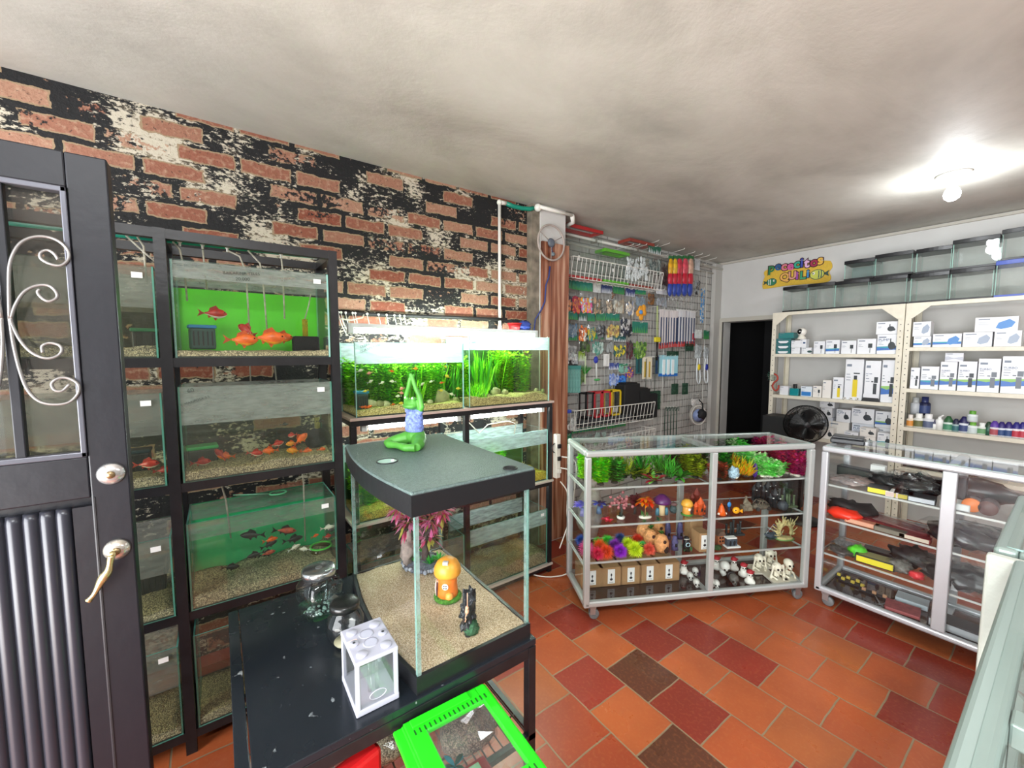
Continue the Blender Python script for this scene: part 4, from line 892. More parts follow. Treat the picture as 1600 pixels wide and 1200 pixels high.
t2 = thing('fish_food_bag', 'glossy red and white printed bag standing on the wire shelf beside the green lid', 'bag', (-1.06, .24, .305), R(15))
q = MB(); q.box((0, 0, .11), (.05, .15, .22)); q.build('bag_body', P('#c81f22', .25), t2, bevel=.012)
q = MB(); q.bx(.0255, .0265, -.075, .01, .0, .13); q.build('printed_panel', P('#efe9e2', .3), t2)

# ------------------------------------------------------------ hooded aquarium on the table
AX0, AX1, AY0, AY1 = -1.70, -1.035, .415, .81; AZ0, AZ1 = .655, 1.17
t = thing('hooded_aquarium', 'large glass aquarium with black hood and sandy floor on the black table', 'aquarium', (AX0, AY0, TZ))
D, L = AX1-AX0, AY1-AY0
def outline(dx0, dx1, dy0, dy1, bow, n=14):
    """rectangle whose -y side bows outward"""
    pts = [(dx1, dy1), (dx0, dy1)]
    for k in range(n+1):
        u = k/n; pts.append((dx0+(dx1-dx0)*u, dy0-bow*math.sin(math.pi*u)))
    return pts
def ringwall(q, o1, z0, z1, th, mi=0, skip=()):
    """a wall following outline o1 (closed), thickness th inwards"""
    n = len(o1); cx_ = sum(p[0] for p in o1)/n; cy_ = sum(p[1] for p in o1)/n
    inn = []
    for k in range(n):
        a, b, c_ = Vector(o1[k-1]).to_2d(), Vector(o1[k]).to_2d(), Vector(o1[(k+1) % n]).to_2d()
        e1, e2 = (b-a).normalized(), (c_-b).normalized(); n1, n2 = Vector((-e1.y, e1.x)), Vector((-e2.y, e2.x)); nn = (n1+n2); nn = nn/max(nn.length_squared/2, .2)
        if (Vector((cx_, cy_))-b).dot(n1+n2) < 0: nn = -nn
        inn.append((b.x+nn.x*th, b.y+nn.y*th))
    for k in range(n):
        k2 = (k+1) % n; A, B, Ci, Di = o1[k], o1[k2], inn[k2], inn[k]
        v = [q.b.verts.new((*p, z)) for z in (z0, z1) for p in (A, B, Ci, Di)]
        q._f([v[0], v[1], v[5], v[4]], mi); q._f([v[2], v[3], v[7], v[6]], mi); q._f([v[4], v[5], v[6], v[7]], mi); q._f([v[3], v[2], v[1], v[0]], mi)
BOW = .035
q = MB(); ringwall(q, outline(-.004, D+.004, -.004, L+.004, BOW), 0, .052, .012); q.prism(outline(.01, D-.01, .01, L-.01, BOW), 'xy', .002, .012); q.build('base_trim', BLACK, t)
g = .006
q = MB(); q.bx(D-g, D, 0, L, .014, AZ1-TZ, 0, 1, 'x'); q.bx(0, g, 0, L, .014, AZ1-TZ, 0, 1, 'x'); q.bx(g, D-g, L-g, L, .014, AZ1-TZ, 0, 1, 'y')
ol = outline(g, D-g, 0, L, BOW)[2:]
for a, b in zip(ol, ol[1:]):
    v = [q.b.verts.new(p) for p in ((*a, .014), (*b, .014), (*b, AZ1-TZ), (*a, AZ1-TZ), (a[0], a[1]+g, .014), (b[0], b[1]+g, .014), (b[0], b[1]+g, AZ1-TZ), (a[0], a[1]+g, AZ1-TZ))]
    q._f([v[0], v[1], v[2], v[3]], 0); q._f([v[5], v[4], v[7], v[6]], 0)
q.build('glass_panes', [GLASS, EDGE], t, False)
# silicone/ground edge strips at the corners, wide and pale as in real old tanks
for (a, b_) in ((D-.012, .0), (D-.012, L-.012), (0, 0), (0, L-.012)):
    q = MB(); q.bx(a, a+.012, b_, b_+.012, .05, AZ1-TZ-.001); q.build('corner_seal', clear('pale_silicone', (.88, .95, .94), .10, .4, film=.4, filmcol='#b4cfca'), t)
SAND = gravel_mat('#d3b994', '#98805f', '#f4e4c8', 420)
q = MB(); so = outline(g+.003, D-g-.003, .008, L-g-.003, BOW*.9)
nx, ny = 22, 14
G = [[q.b.verts.new(((g+.003)+(D-2*g-.006)*i/nx, 0, 0)) for j in range(ny+1)] for i in range(nx+1)]
for i in range(nx+1):
    u = i/nx; ylo = .008-BOW*.9*math.sin(math.pi*u); yhi = L-g-.003
    for j in range(ny+1):
        G[i][j].co.y = ylo+(yhi-ylo)*j/ny; G[i][j].co.z = .05+.006*noise.noise(Vector((i*.4, j*.4, 2)))
for i in range(nx):
    for j in range(ny): q._f([G[i][j], G[i+1][j], G[i+1][j+1], G[i][j+1]], 0)
q.prism(so, 'xy', .0125, .040); q.build('sand_bed', SAND, t, True)
H0 = AZ1-TZ
q = MB(); lid = outline(-.014, D+.014, -.014, L+.014, BOW); q.prism(lid, 'xy', H0+.046, H0+.058); hood = q.build('hood_top', P('#586966', .36, var=.25, vs=120, bump=.5, bs=260), t, bevel=.006)
q = MB(); ringwall(q, lid, H0-.012, H0+.05, .008); q.build('hood_rim', BLACK, t, bevel=.002)
def on_lid(x, y): p = at_z(x, y, TZ+H0+.058); return Vector((p.x-AX0, p.y-AY0, H0+.058))
c = on_lid(605, 721); q = MB(); q.lathe([(0, .0012), (.034, .0012), (.034, 0), (0, 0)], c=c, seg=28); fh = q.build('feeding_flap', P('#a9c9c0', .25), t)
q = MB(); q.tube([(c.x+.034*math.cos(a*math.pi/16), c.y+.034*math.sin(a*math.pi/16), c.z+.001) for a in range(32)], .0025, 5, closed=True); q.build('flap_ring', BLACK, t, True)
q = MB(); q.ell(c+Vector((.01, .016, .003)), (.007, .007, .004), 10, 6); q.build('flap_knob', P('#e8dfe0', .4), t, True)
c = on_lid(797, 732); q = MB(); q.tube([(c.x+.022*math.cos(a*math.pi/12), c.y+.022*math.sin(a*math.pi/12), c.z+.001) for a in range(24)], .003, 5, closed=True); q.build('cable_hole_rim', BLACK, t, True)
q = MB(); q.lathe([(0, .0008), (.02, .0008), (.02, 0), (0, 0)], c=c, seg=20); q.build('cable_hole', P('#050505', .9), t)

# ornaments on its sand
SZt = TZ+.054
# blossoming tree
t = thing('tree_ornament', 'artificial tree with pink leaves on a pebbled base inside the hooded aquarium', 'ornament', (-1.60, .67, SZt))
q = MB(); q.ell((0, 0, .008), (.095, .075, .016), 20, 6, jit=.15); q.build('base', P('#6d7280', .8, var=.4, vs=60, bump=.6, bs=120), t, True)
rd = random.Random(5)
for k in range(38):
    a = k*2*math.pi/38; rr = rd.uniform(.94, 1.06)
    q = MB(); q.ell((.095*rr*math.cos(a), .075*rr*math.sin(a), .014), (rd.uniform(.006, .010),)*3, 6, 5, jit=.3); q.build('pebble', P(['#8b909c', '#a9adb6', '#5e6470'][k % 3], .8), t, True)
q = MB(); q.tube([(0, .02, .01), (.005, .015, .06), (0, .01, .11), (-.01, .0, .17), (-.005, -.01, .22)], [.022, .014, .012, .013, .008], 9)
q.tube([(0, .01, .11), (.02, .04, .16), (.03, .07, .21)], [.01, .007, .004], 7); q.tube([(-.005, 0, .16), (-.04, -.03, .2), (-.05, -.06, .24)], [.009, .006, .004], 7); q.tube([(0, 0, .19), (.03, -.02, .25)], [.007, .004], 6)
q.build('trunk', P('#4a3b39', .8, bump=.6, bs=90), t, True)
q = MB(); q.ell((-.02, -.055, .075), (.028, .03, .07), 14, 10, jit=.6, sc=14); q.build('rock', P('#8e7f7a', .8, var=.3, vs=50, bump=.5), t, True)
q = MB(); rd = random.Random(3); pk = [leafmat('#d4639a'), leafmat('#e08ab4'), leafmat('#c24a6e'), leafmat('#a8a04a'), leafmat('#8c5a4a')]
for (cx_, cy_, cz_, n_) in [(-.05, -.07, .25, 90), (.03, .08, .23, 90), (0, 0, .29, 110), (-.01, .05, .30, 90), (.03, -.03, .27, 80), (.035, .03, .20, 60), (-.06, -.02, .29, 80), (.03, .02, .13, 24), (.04, -.07, .22, 60)]:
    for k in range(n_):
        d = Vector((rd.gauss(0, 1), rd.gauss(0, 1), rd.gauss(.1, .8))).normalized(); p = Vector((cx_, cy_, cz_))+d*rd.uniform(.01, .04)
        q.leaf(p, d+Vector((0, 0, -.1)), rd.uniform(.03, .05), rd.uniform(.010, .016), rd.choice([0, 0, 1, 1, 2, 2, 3, 4]), .3, n=2)
q.build('foliage', pk, t)
for (a, b_) in ((-.015, -.03), (.05, .015), (.045, .06), (-.06, .035)):
    mb = rosette(26, .05, .007, [0, 1], int(a*900), 1.2, .3); mb.move(Matrix.Translation((a, b_, .012))); mb.build('grass_tuft', [leafmat('#1f9a3a'), leafmat('#4fc04a')], t)
# mushroom house
t = thing('mushroom_house', 'orange mushroom house with a round window on the sand of the hooded aquarium', 'ornament', (-1.325, .655, SZt), R(-40))
q = MB(); q.lathe([(0, .0), (.05, 0), (.052, .006), (.045, .014), (0, .016)], seg=24); q.build('grass_base', P('#4f8a2a', .95, var=.4, vs=90, bump=1, bs=200), t, True)
q = MB(); q.lathe([(.030, .01), (.042, .012), (.040, .03), (.037, .06), (.040, .085), (.038, .092), (0, .092)], seg=26, sy=.92); q.build('walls', P('#e8792a', .4, var=.15, vs=25), t, True)
q = MB(); q.lathe([(0, .086), (.036, .086), (.047, .09), (.05, .099), (.048, .118), (.038, .137), (.022, .149), (0, .153)], seg=28); q.build('mushroom_cap', P('#e59a34', .35, var=.12, vs=25), t, True)
q = MB(); q.box((.028, 0, .142), (.014, .02, .018)); q.build('chimney', P('#b9b4b2', .6), t, bevel=.002)
q = MB(); q.lathe([(0, .003), (.011, .003), (.012, 0), (0, 0)], c=(.0375, 0, .06), seg=18, M=Matrix.Rotation(R(90), 4, 'Y')); wd_ = q.build('window', P('#f2ece4', .4), t)
q = MB()
for (a, b_) in ((-.004, -.004), (.004, -.004), (-.004, .004), (.004, .004)): q.ell((.0412, a, .06+b_), (.001, .0027, .0027), 8, 5)
q.build('window_panes', P('#2c2a33', .4), wd_)
q = MB(); q.lathe([(0, .016), (.012, .016), (.015, .02), (.012, .035), (0, .04)], c=(.036, .014, 0), seg=14); q.build('barrel', P('#efa54a', .4), t, True)
q = MB(); q.prism([(-.014, .0), (.014, .0), (.014, .03), (0, .045), (-.014, .03)], 'xz', -.041, -.036); q.move(Matrix.Rotation(R(10), 4, 'Z') @ Matrix.Translation((0, 0, .014))); dr = q.build('door', P('#4a2c34', .6), t)
q = MB(); q.tube([(-.016, -.04, .014), (-.018, -.041, .045), (-.012, -.041, .058), (0, -.041, .064), (.012, -.041, .058), (.018, -.041, .045), (.016, -.04, .014)], .0025, 6); q.build('door_trim', P('#f0d8c8', .5), t, True)
# dark cliff ornament with hanging figure
t = thing('cliff_ornament', 'jagged black rock ornament with mossy foot on the sand near the front glass', 'ornament', (-1.115, .625, SZt), R(30))
q = MB(); q.ell((0, 0, .06), (.018, .030, .065), 20, 18, jit=1.1, sc=18); q.ell((.005, .01, .11), (.014, .018, .045), 16, 14, jit=1.0, sc=16); q.ell((0, -.01, .085), (.016, .018, .03), 16, 14, jit=1.0, sc=16)
q.build('rock', P('#26282d', .3, var=.6, vs=50, bump=.9, bs=70), t, remesh=.003)
q = MB(); q.ell((.008, .0, .016), (.026, .026, .022), 16, 12, jit=.4, sc=20); q.build('moss', P('#2d5a3c', .7, var=.4, vs=90, bump=.7, bs=160), t, True)
q = MB(); q.ell((.012, -.03, .1), (.006, .006, .007), 8, 6); q.ell((.010, -.027, .087), (.007, .007, .010), 8, 6); q.tube([(.010, -.03, .082), (.012, -.038, .07), (.01, -.04, .06)], .003, 6); q.tube([(.012, -.028, .095), (.014, -.03, .13), (.014, -.03, .15)], .0015, 5)
q.build('figure', P('#d8a487', .5), t, True)

# ------------------------------------------------------------ frog figure on the hood
FZ = TZ+H0+.058
p = at_z(648, 696, FZ); t = thing('frog_figure', 'green frog figure in a blue top sitting cross-legged with arms raised on the hood', 'figure', (p.x, p.y, FZ), R(-160)); t.scale = (1.12, 1.12, 1.06)
# local: faces +y ; back to camera
q = MB(); q.ell((0, -.005, .035), (.038, .034, .036), 14, 10); q.ell((0, 0, .085), (.027, .022, .045), 14, 10); q.ell((0, 0, .13), (.018, .015, .02), 12, 8)
q.ell((0, .008, .16), (.030, .027, .022), 16, 10); q.ell((0, .018, .153), (.030, .024, .012), 14, 8)
for s in (-1, 1):
    q.ell((s*.017, .018, .18), (.009, .009, .009), 10, 8)
    q.tube([(s*.022, 0, .03), (s*.055, .035, .018), (s*.072, .06, .014)], [.027, .023, .016], 10)
    q.tube([(s*.072, .06, .014), (s*.04, .078, .012), (s*-.002, .078, .016), (s*-.022, .07, .02)], [.016, .014, .011, .007], 10)
    q.ell((s*-.028, .068, .022), (.012, .007, .004), 8, 6)
    q.tube([(s*.022, 0, .12), (s*.038, 0, .15), (s*.034, .004, .19), (s*.016, .008, .225), (s*.006, .01, .255)], [.012, .011, .0095, .008, .007], 9)
    q.tube([(s*.006, .01, .25), (s*.010, .004, .275)], [.0045, .002], 6); q.tube([(s*.006, .01, .25), (s*.005, .014, .277)], [.0045, .002], 6); q.tube([(s*.006, .01, .25), (s*.001, .018, .272)], [.0045, .002], 6)
q.build('body', P('#4f9a38', .5, var=.35, vs=14, bump=.15), t, remesh=.0028)
q = MB(); q.lathe([(.034, .056), (.036, .07), (.035, .095), (.032, .115), (.026, .13), (.018, .139)], seg=24, sy=.84)
for s in (-1, 1): q.tube([(s*.018, 0, .122), (s*.030, 0, .132), (s*.034, 0, .138)], [.014, .0125, .011], 12, cap=False)
bl = P('#7d8fd8', .8, var=.55, vs=90, bump=.8, bs=220); q.build('blue_top', bl, t, True)
for s in (-1, 1): q = MB(); q.ell((s*.018, .024, .183), (.004, .003, .004), 8, 6); q.build('eye', P('#f4f2e0', .3), t, True)
for s in (-1, 1):
    q = MB(); q.tube([(s*.01, -.036, .03), (s*.018, -.03, .045), (s*.03, -.02, .05)], [.004, .005, .003], 6); q.build('beige_patch', P('#c8b48e', .7), t, True) if s > 0 else q.b.free()

# ------------------------------------------------------------ glass jars and the white breeding box
t = thing('glass_jar', 'square glass jar with a brushed steel lid on the black table', 'jar', (-1.585, .265, TZ+.0005), R(20))
def sqring(h, z, n=28, p=3.2):
    return [(h*math.copysign(abs(math.cos(a))**(2/p), math.cos(a)), h*math.copysign(abs(math.sin(a))**(2/p), math.sin(a)), z) for a in [k*2*math.pi/n for k in range(n)]]
def loft(q, rings, mi=0):
    V = [[q.b.verts.new(p) for p in r] for r in rings]; n = len(V[0])
    for A, B in zip(V, V[1:]):
        for k in range(n): q._f([A[k], A[(k+1) % n], B[(k+1) % n], B[k]], mi)
    return V
JG = clear('jar_glass', (.97, .985, .98), .04, .6)
q = MB(); V = loft(q, [sqring(.046, .002), sqring(.060, .012, p=3), sqring(.068, .05, p=3.5), sqring(.068, .115, p=3.5), sqring(.060, .135, p=2.6), sqring(.052, .148, p=2)]); q._f(V[0][::-1], 0); q.build('jar_body', JG, t, True)
q = MB(); V = loft(q, [sqring(.044, .006), sqring(.056, .014, p=3), sqring(.063, .04, p=3.5)]); q._f(V[0][::-1], 0); q._f(V[-1], 0); q.build('water', clear('jar_water', (.88, .95, .93), .05, .3), t, True)
rd = random.Random(4)
q = MB()
for k in range(26): a = rd.uniform(0, 6.28); r_ = .045*math.sqrt(rd.random()); q.ell((r_*math.cos(a), r_*math.sin(a), .014+.008*rd.random()), (.006, .005, .004), 6, 5, jit=.3)
o = q.build('glass_pebbles', clear('pebble_glass', (.8, .92, .88), .2, .5, film=.35, filmcol='#cfe4de'), t, True); o['kind'] = 'stuff'
q = MB(); q.lathe([(.0, .176), (.050, .176), (.0565, .173), (.058, .165), (.058, .150), (.054, .147), (.050, .149)], seg=36); q.build('lid', P('#b9bdbf', .22, .95), t, True)
q = MB(); q.lathe([(0, .1768), (.012, .1768), (.012, .1764), (0, .1764)], seg=20); q.build('lid_boss', P('#cfd2d2', .3, .9), t)
t = thing('glass_jar', 'bulbous glass jar with a black lid between the steel-lidded jar and white box', 'jar', (-1.36, .300, TZ+.0005))
q = MB(); q.lathe([(0, .003), (.030, .003), (.036, .008), (.052, .035), (.060, .065), (.058, .09), (.048, .112), (.040, .120), (.040, .128)], seg=36); q.build('jar_body', JG, t, True)
q = MB(); q.lathe([(0, .006), (.026, .006), (.032, .010), (.036, .016), (0, .0165)], seg=28); q.build('residue', P('#9c967a', .5), t, True)
q = MB(); q.lathe([(0, .151), (.036, .151), (.043, .1485), (.046, .143), (.046, .129), (.043, .127), (.039, .129)], seg=36); q.build('lid', P('#191b1a', .22), t, True)
t = thing('breeding_tower', 'white plastic block-shaped box with round studs on the black table corner', 'box', (-1.053, .253, TZ+.0005))
bw, bd, bh = .116, .158, .152   # y, x, z (extends to -x)
WP = P('#b3b4c2', .4)
for (a, b_) in ((-.012, 0), (-.012, bw-.012), (-bd, 0), (-bd, bw-.012)): q = MB(); q.bx(a+(.0008 if a < -.1 else -.0008), a+.012-(.0008 if a > -.1 else -.0008), b_+(.0008 if b_ == 0 else -.0008), b_+.012+(.0008 if b_ == 0 else -.0008), .002, bh-.002); q.build('corner_post', WP, t, bevel=.003)
q = MB(); q.bx(-bd, 0, 0, bw, bh-.012, bh); q.build('top_plate', WP, t, bevel=.003)
q = MB(); q.bx(-bd, 0, 0, bw, 0, .018); q.build('bottom_plate', WP, t, bevel=.003)
for (xx, yy, r_, m_) in [(-.025, .025, .015, 0), (-.025, .09, .015, 0), (-.128, .025, .015, 0), (-.128, .09, .015, 0), (-.078, .018, .013, 1), (-.078, .098, .013, 1), (-.06, .058, .018, 2), (-.102, .058, .018, 2)]:
    q = MB()
    if m_ < 2: q.lathe([(0, bh+.005), (r_-.001, bh+.005), (r_, bh+.004), (r_, bh-.002), (0, bh-.002)], c=(xx, yy, 0), seg=22)
    else:
        q.lathe([(r_, bh+.0015), (r_+.0025, bh+.001), (r_+.003, bh-.001)], c=(xx, yy, 0), seg=22)
    st_ = q.build('stud' if m_ < 2 else 'cup_rim', WP, t, True)
    if m_ == 1: q = MB(); q.lathe([(0, bh+.0058), (.004, bh+.0058), (.004, bh+.005), (0, bh+.005)], c=(xx, yy, 0), seg=12); q.build('plug', P('#33363a', .5), st_)
    if m_ == 2: q = MB(); q.lathe([(0, bh+.0008), (r_-.001, bh+.0008), (r_-.001, bh), (0, bh)], c=(xx, yy, 0), seg=22); q.build('cup_bottom', P('#b9bbcb', .4), st_)
q = MB(); q.bx(-.003, -.002, .012, bw-.012, .018, bh-.012); q.bx(-bd+.012, -.012, .002, .003, .018, bh-.012); q.bx(-bd+.012, -.012, bw-.003, bw-.002, .018, bh-.012); q.bx(-bd+.002, -bd+.003, .012, bw-.012, .018, bh-.012); q.build('clear_walls', PLAST, t)
q = MB(); q.bx(-bd+.014, -.014, .014, bw-.014, .095, .098); q.build('divider_tray', PLAST, t)
q = MB(); q.tube([(-.05, .05, .02), (-.05, .05, .12)], .006, 8); q.tube([(-.05, .07, .02), (-.05, .07, .12)], .006, 8); q.build('inner_tube', PLAST, t, True)
q = MB(); q.tube([(-.0015, .058+.022*math.cos(a*math.pi/10), .042+.012*math.sin(a*math.pi/10)) for a in range(20)], .0012, 5, closed=True); q.build('moulded_ring', WP, t)
q = MB(); q.bx(-.098, -.07, .004, .03, bh+.0003, bh+.0008); q.build('price_sticker', P('#f0d9d2', .5), t)

# ------------------------------------------------------------ green plastic terrarium in the front
GL = P('#27dc1e', .3); x0, x1, y0, y1, lz = -1.010, -.655, .362, .610, .60
t = thing('plastic_terrarium', 'clear plastic pet carrier with a bright green slotted lid in the foreground', 'carrier', (x0, y0, 0), R(-2))
W_, L_ = y1-y0, x1-x0
q = MB()
V = loft(q, [[(L_*.5+sx*(L_*.5-i_), W_*.5+sy*(W_*.5-i_), z) for sx, sy in ((-1, -1), (1, -1), (1, 1), (-1, 1))] for z, i_ in ((lz-.20, .032), (lz-.03, .016))]); q._f(V[0][::-1], 0); q.build('clear_tank', PLAST, t)
q = MB(); wx0, wx1, wy0, wy1 = .055, L_-.085, .048, W_-.03
for (a0, a1, b0, b1) in ((0, L_, 0, wy0), (0, L_, wy1, W_), (0, wx0, wy0, wy1), (wx1, L_, wy0, wy1)): q.bx(a0, a1, b0, b1, lz-.012, lz)
for (a0, a1, b0, b1) in ((0, L_, -.006, .003), (0, L_, W_-.003, W_+.006), (-.006, .003, 0, W_), (L_-.003, L_+.006, 0, W_)): q.bx(a0, a1, b0, b1, lz-.042, lz-.004)
lidg = q.build('lid', GL, t, bevel=.003)
q = MB(); q.bx(.004, .03, .015, W_-.06, lz, lz+.006); q.build('lid_ridge', GL, t, bevel=.002)
q = MB(); q.bx(-.002, L_, -.028, .0, lz-.02, lz-.008); q.build('side_handle', GL, t, bevel=.004)
SL = P('#0c5a14', .5)
for k in range(16):
    yy = .018+k*(W_-.036)/15; q = MB(); q.bx(.034, .05, yy-.002, yy+.002, lz, lz+.0008); q.build('slot', SL, lidg)
    q = MB(); q.bx(L_-.075, L_-.02, yy-.002, yy+.002, lz, lz+.0008); q.build('slot', SL, lidg)
q = MB(); q.bx(wx0, wx1, wy0, wy1, lz-.004, lz-.001); q.build('window', PLAST, t)
q = MB()
for (a0, a1, b0, b1) in ((wx0-.003, wx1+.003, wy0-.004, wy0), (wx0-.003, wx1+.003, wy1, wy1+.004), (wx0-.004, wx0, wy0, wy1), (wx1, wx1+.004, wy0, wy1)): q.bx(a0, a1, b0, b1, lz, lz+.004)
q.build('window_rim', PLAST, t, bevel=.001)
q = MB(); q.lathe([(0, .001), (.008, .001), (.008, 0), (0, 0)], c=(L_-.045, W_*.62, lz+.0005), seg=12); q.build('sticker', P('#e8a060', .5), t)
# small figure and pads inside
q = MB(); q.bx(L_*.1+.01, L_*.9-.01, W_*.18, W_*.82, lz-.197, lz-.19); q.build('floor_pad', P('#7fae86', .5, var=.3, vs=20), t)
t2 = thing('palm_ornament', 'small teal and brown plastic palm inside the green-lidded carrier', 'ornament', (x0+.10, y0+.09, lz-.188))
q = MB(); q.tube([(0, 0, 0), (.0, .01, .04), (-.005, .015, .08)], [.008, .006, .005], 7); q.build('trunk', P('#51463c', .6), t2, True)
mb = rosette(8, .045, .014, [0, 1], 4, .4, .5); mb.move(Matrix.Translation((-.005, .015, .078))); mb.build('fronds', [leafmat('#2d7a8c'), leafmat('#2d4a44')], t2)
# crate that carries it
t = thing('storage_crate', 'dark red plastic crate under the green-lidded carrier', 'crate', (x0+.03, y0+.02, 0))
q = MB(); q.bx(0, .30, 0, .215, .0, .398); q.build('crate_body', P('#8e1f1a', .4), t, bevel=.008)
for k in range(4): q = MB(); q.bx(-.004, .304, -.004, .219, .05+k*.09, .06+k*.09); q.build('rib', P('#7c1915', .4), t, bevel=.002)
# ------------------------------------------------------------ glass display counters
CG = clear('counter_glass', (.975, .99, .985), .02, .5)
def counter(name, label, O, rz, L, D, zb, zt, mids, shelves, midw=.03, endpanel=False, fr=.036, shelf_inset=.01, wheels=True, mat=ALU):
    t = thing(name, label, 'counter', (O[0], O[1], 0), rz)
    for x in (0, L-fr):
        for y in (0, D-fr):
            q = MB(); q.bx(x, x+fr, y, y+fr, zb, zt-fr); q.build('corner_post', mat, t, bevel=.007)
    for z in (zb, zt-fr):
        for y in (0, D-fr): q = MB(); q.bx(0, L, y, y+fr, z, z+fr); q.build('long_rail', mat, t, bevel=.012, seg=3)
        for x in (0, L-fr): q = MB(); q.bx(x, x+fr, fr, D-fr, z, z+fr); q.build('end_rail', mat, t, bevel=.010)
    for x in mids:
        q = MB(); q.bx(x-midw/2, x+midw/2, .002, fr, zb+fr, zt-fr); q.build('middle_post', mat, t, bevel=.004)
        q = MB(); q.bx(x-fr/2, x+fr/2, D-fr, D-.002, zb+fr, zt-fr); q.build('middle_post', mat, t, bevel=.004)
        q = MB(); q.bx(x-fr/2, x+fr/2, fr, D-fr, zt-fr+.004, zt-.003); q.build('top_cross_rail', mat, t, bevel=.004)
        q = MB(); q.bx(x-fr/2, x+fr/2, fr, D-fr, zb, zb+fr*.6); q.build('bottom_cross_rail', mat, t, bevel=.004)
    g = .005
    q = MB(); q.bx(fr*.5, L-fr*.5, fr*.5, D-fr*.5, zt-.004, zt+.001, 0, 1, 'z'); q.build('top_glass', [CG, EDGE], t)
    q = MB(); q.bx(fr, L-fr, fr*.4, fr*.4+g, zb+fr, zt-fr); q.build('front_glass', CG, t)
    q = MB(); q.bx(fr*.4, fr*.4+g, fr, D-fr, zb+fr, zt-fr); q.build('end_glass', CG, t)
    q = MB(); q.bx(L-fr*.4-g, L-fr*.4, fr, D-fr, zb+fr, zt-fr); q.build('end_glass', CG, t)
    for z in shelves:
        q = MB(); q.bx(.012, L-.012, fr+shelf_inset, D-fr, z-.006, z, 0, 1, 'z'); q.build('glass_shelf', [CG, P('#cfd8d4', .25)], t)
        q = MB(); q.bx(.012, L-.012, fr+shelf_inset-.006, fr+shelf_inset, z-.010, z+.001); q.build('shelf_edge', P('#c2c6c3', .3, .3), t)
        for x in [.006]+[m_ for m_ in mids]+[L-.006]:
            q = MB(); q.bx(x-.004, x+.004, fr, D-fr, z-.014, z-.0065); q.build('shelf_bracket', mat, t)
    q = MB(); q.bx(fr, L-fr, fr*.8, D-fr, zb+.006, zb+.012); q.build('bottom_panel', clear('smoked_base', (.5, .46, .46), .12, .6, film=.25, filmcol='#6d6462'), t)
    if wheels:
        for x in (.06, L-.06):
            for y in (.03, D-.03):
                q = MB(); q.bx(x-.02, x+.02, y-.02, y+.02, zb-.012, zb); cst = q.build('caster', P('#a9abad', .3, .8), t)
                q = MB(); q.lathe([(0, -.011), (.026, -.011), (.031, -.008), (.031, .008), (.026, .011), (0, .011)], c=(x+.012, y, .0315), seg=22, M=Matrix.Rotation(R(90), 4, 'X')); q.build('wheel', P('#6f7172', .5), cst, True)
                q = MB(); q.bx(x-.016, x+.016, y-.018, y-.014, .035, zb-.010); q.bx(x-.016, x+.016, y+.014, y+.018, .035, zb-.010); q.build('fork', P('#b5b7b8', .3, .8), cst)
    return t
u1 = Vector((.68, 1.32, 0)).normalized(); v1 = Vector((-u1.y, u1.x, 0)); O1 = Vector((-1.635, 1.695, 0)); L1, D1c = 1.50, .39; rz1 = math.atan2(u1.y, u1.x)
zb1, zt1 = .085, 1.03; S1 = [.345, .57, .80]
counter('display_counter', 'aluminium and glass display counter on casters full of plastic plants and ornaments', O1, rz1, L1, D1c, zb1, zt1, [.815], S1, midw=.034)
O2 = Vector((-.925, 3.045, 0)); L2, D2 = 1.7, .45; zb2, zt2 = .085, 1.02; S2 = [.33, .555, .775]
counter('display_counter', 'glass display counter standing parallel to the shelves, holding dark packaged accessories', O2, 0, L2, D2, zb2, zt2, [.556], S2, midw=.055, mat=P('#bfc1c5', .3, .35))
counter('display_counter', 'pale green-grey counter top running along the right edge, nearest the camera', (.345, -.9, 0), R(90), 2.77, .43, .06, 1.0, [1.95], [.4, .7], midw=.05, fr=.05, wheels=False, mat=P('#93a39d', .32, .25))
counter('display_counter', 'short counter beyond the white foam sheet, at the right edge', (.32, 1.935, 0), R(90), .80, .45, .06, 1.0, [], [.4, .7], fr=.05, wheels=False, mat=P('#93a39d', .32, .25))
q = MB(); q.bx(-.14, .30, 1.885, 1.925, .003, .985); o = q.build('foam_sheet', P('#c4c9c0', .8, bump=.3, bs=40), bevel=.008); tag(o, 'white foam sheet wedged upright between the two right-hand counters', 'sheet')
# ---- placement helpers: local counter coordinates -> place
def c1(x, y, z): p = O1+u1*x+v1*y; return Vector((p.x, p.y, z))
def c1px(px, py, z, dmin=.07, dmax=.33):
    p = at_z(px, py, z)-O1; return c1(min(max(p.dot(u1), .06), L1-.07), min(max(p.dot(v1), dmin), dmax), z)
def c1d(px, depth, z):
    """point in counter 1 seen at column px of the photo, at a given depth behind its front"""
    lo, hi = 0.0, L1
    for _ in range(30):
        mid = (lo+hi)/2; p = c1(mid, depth, z)-CAM
        sx_ = 800+FPX*p.dot(cr)/p.dot(cf)
        if sx_ < px: lo = mid
        else: hi = mid
    return c1(min(max(lo, .05), L1-.05), depth, z)
def c2d(px, depth, z):
    x = at_y(px, 600, O2.y+depth).x; return Vector((max(x, O2.x+(.13 if px > 1330 else .10)), O2.y+depth, z))
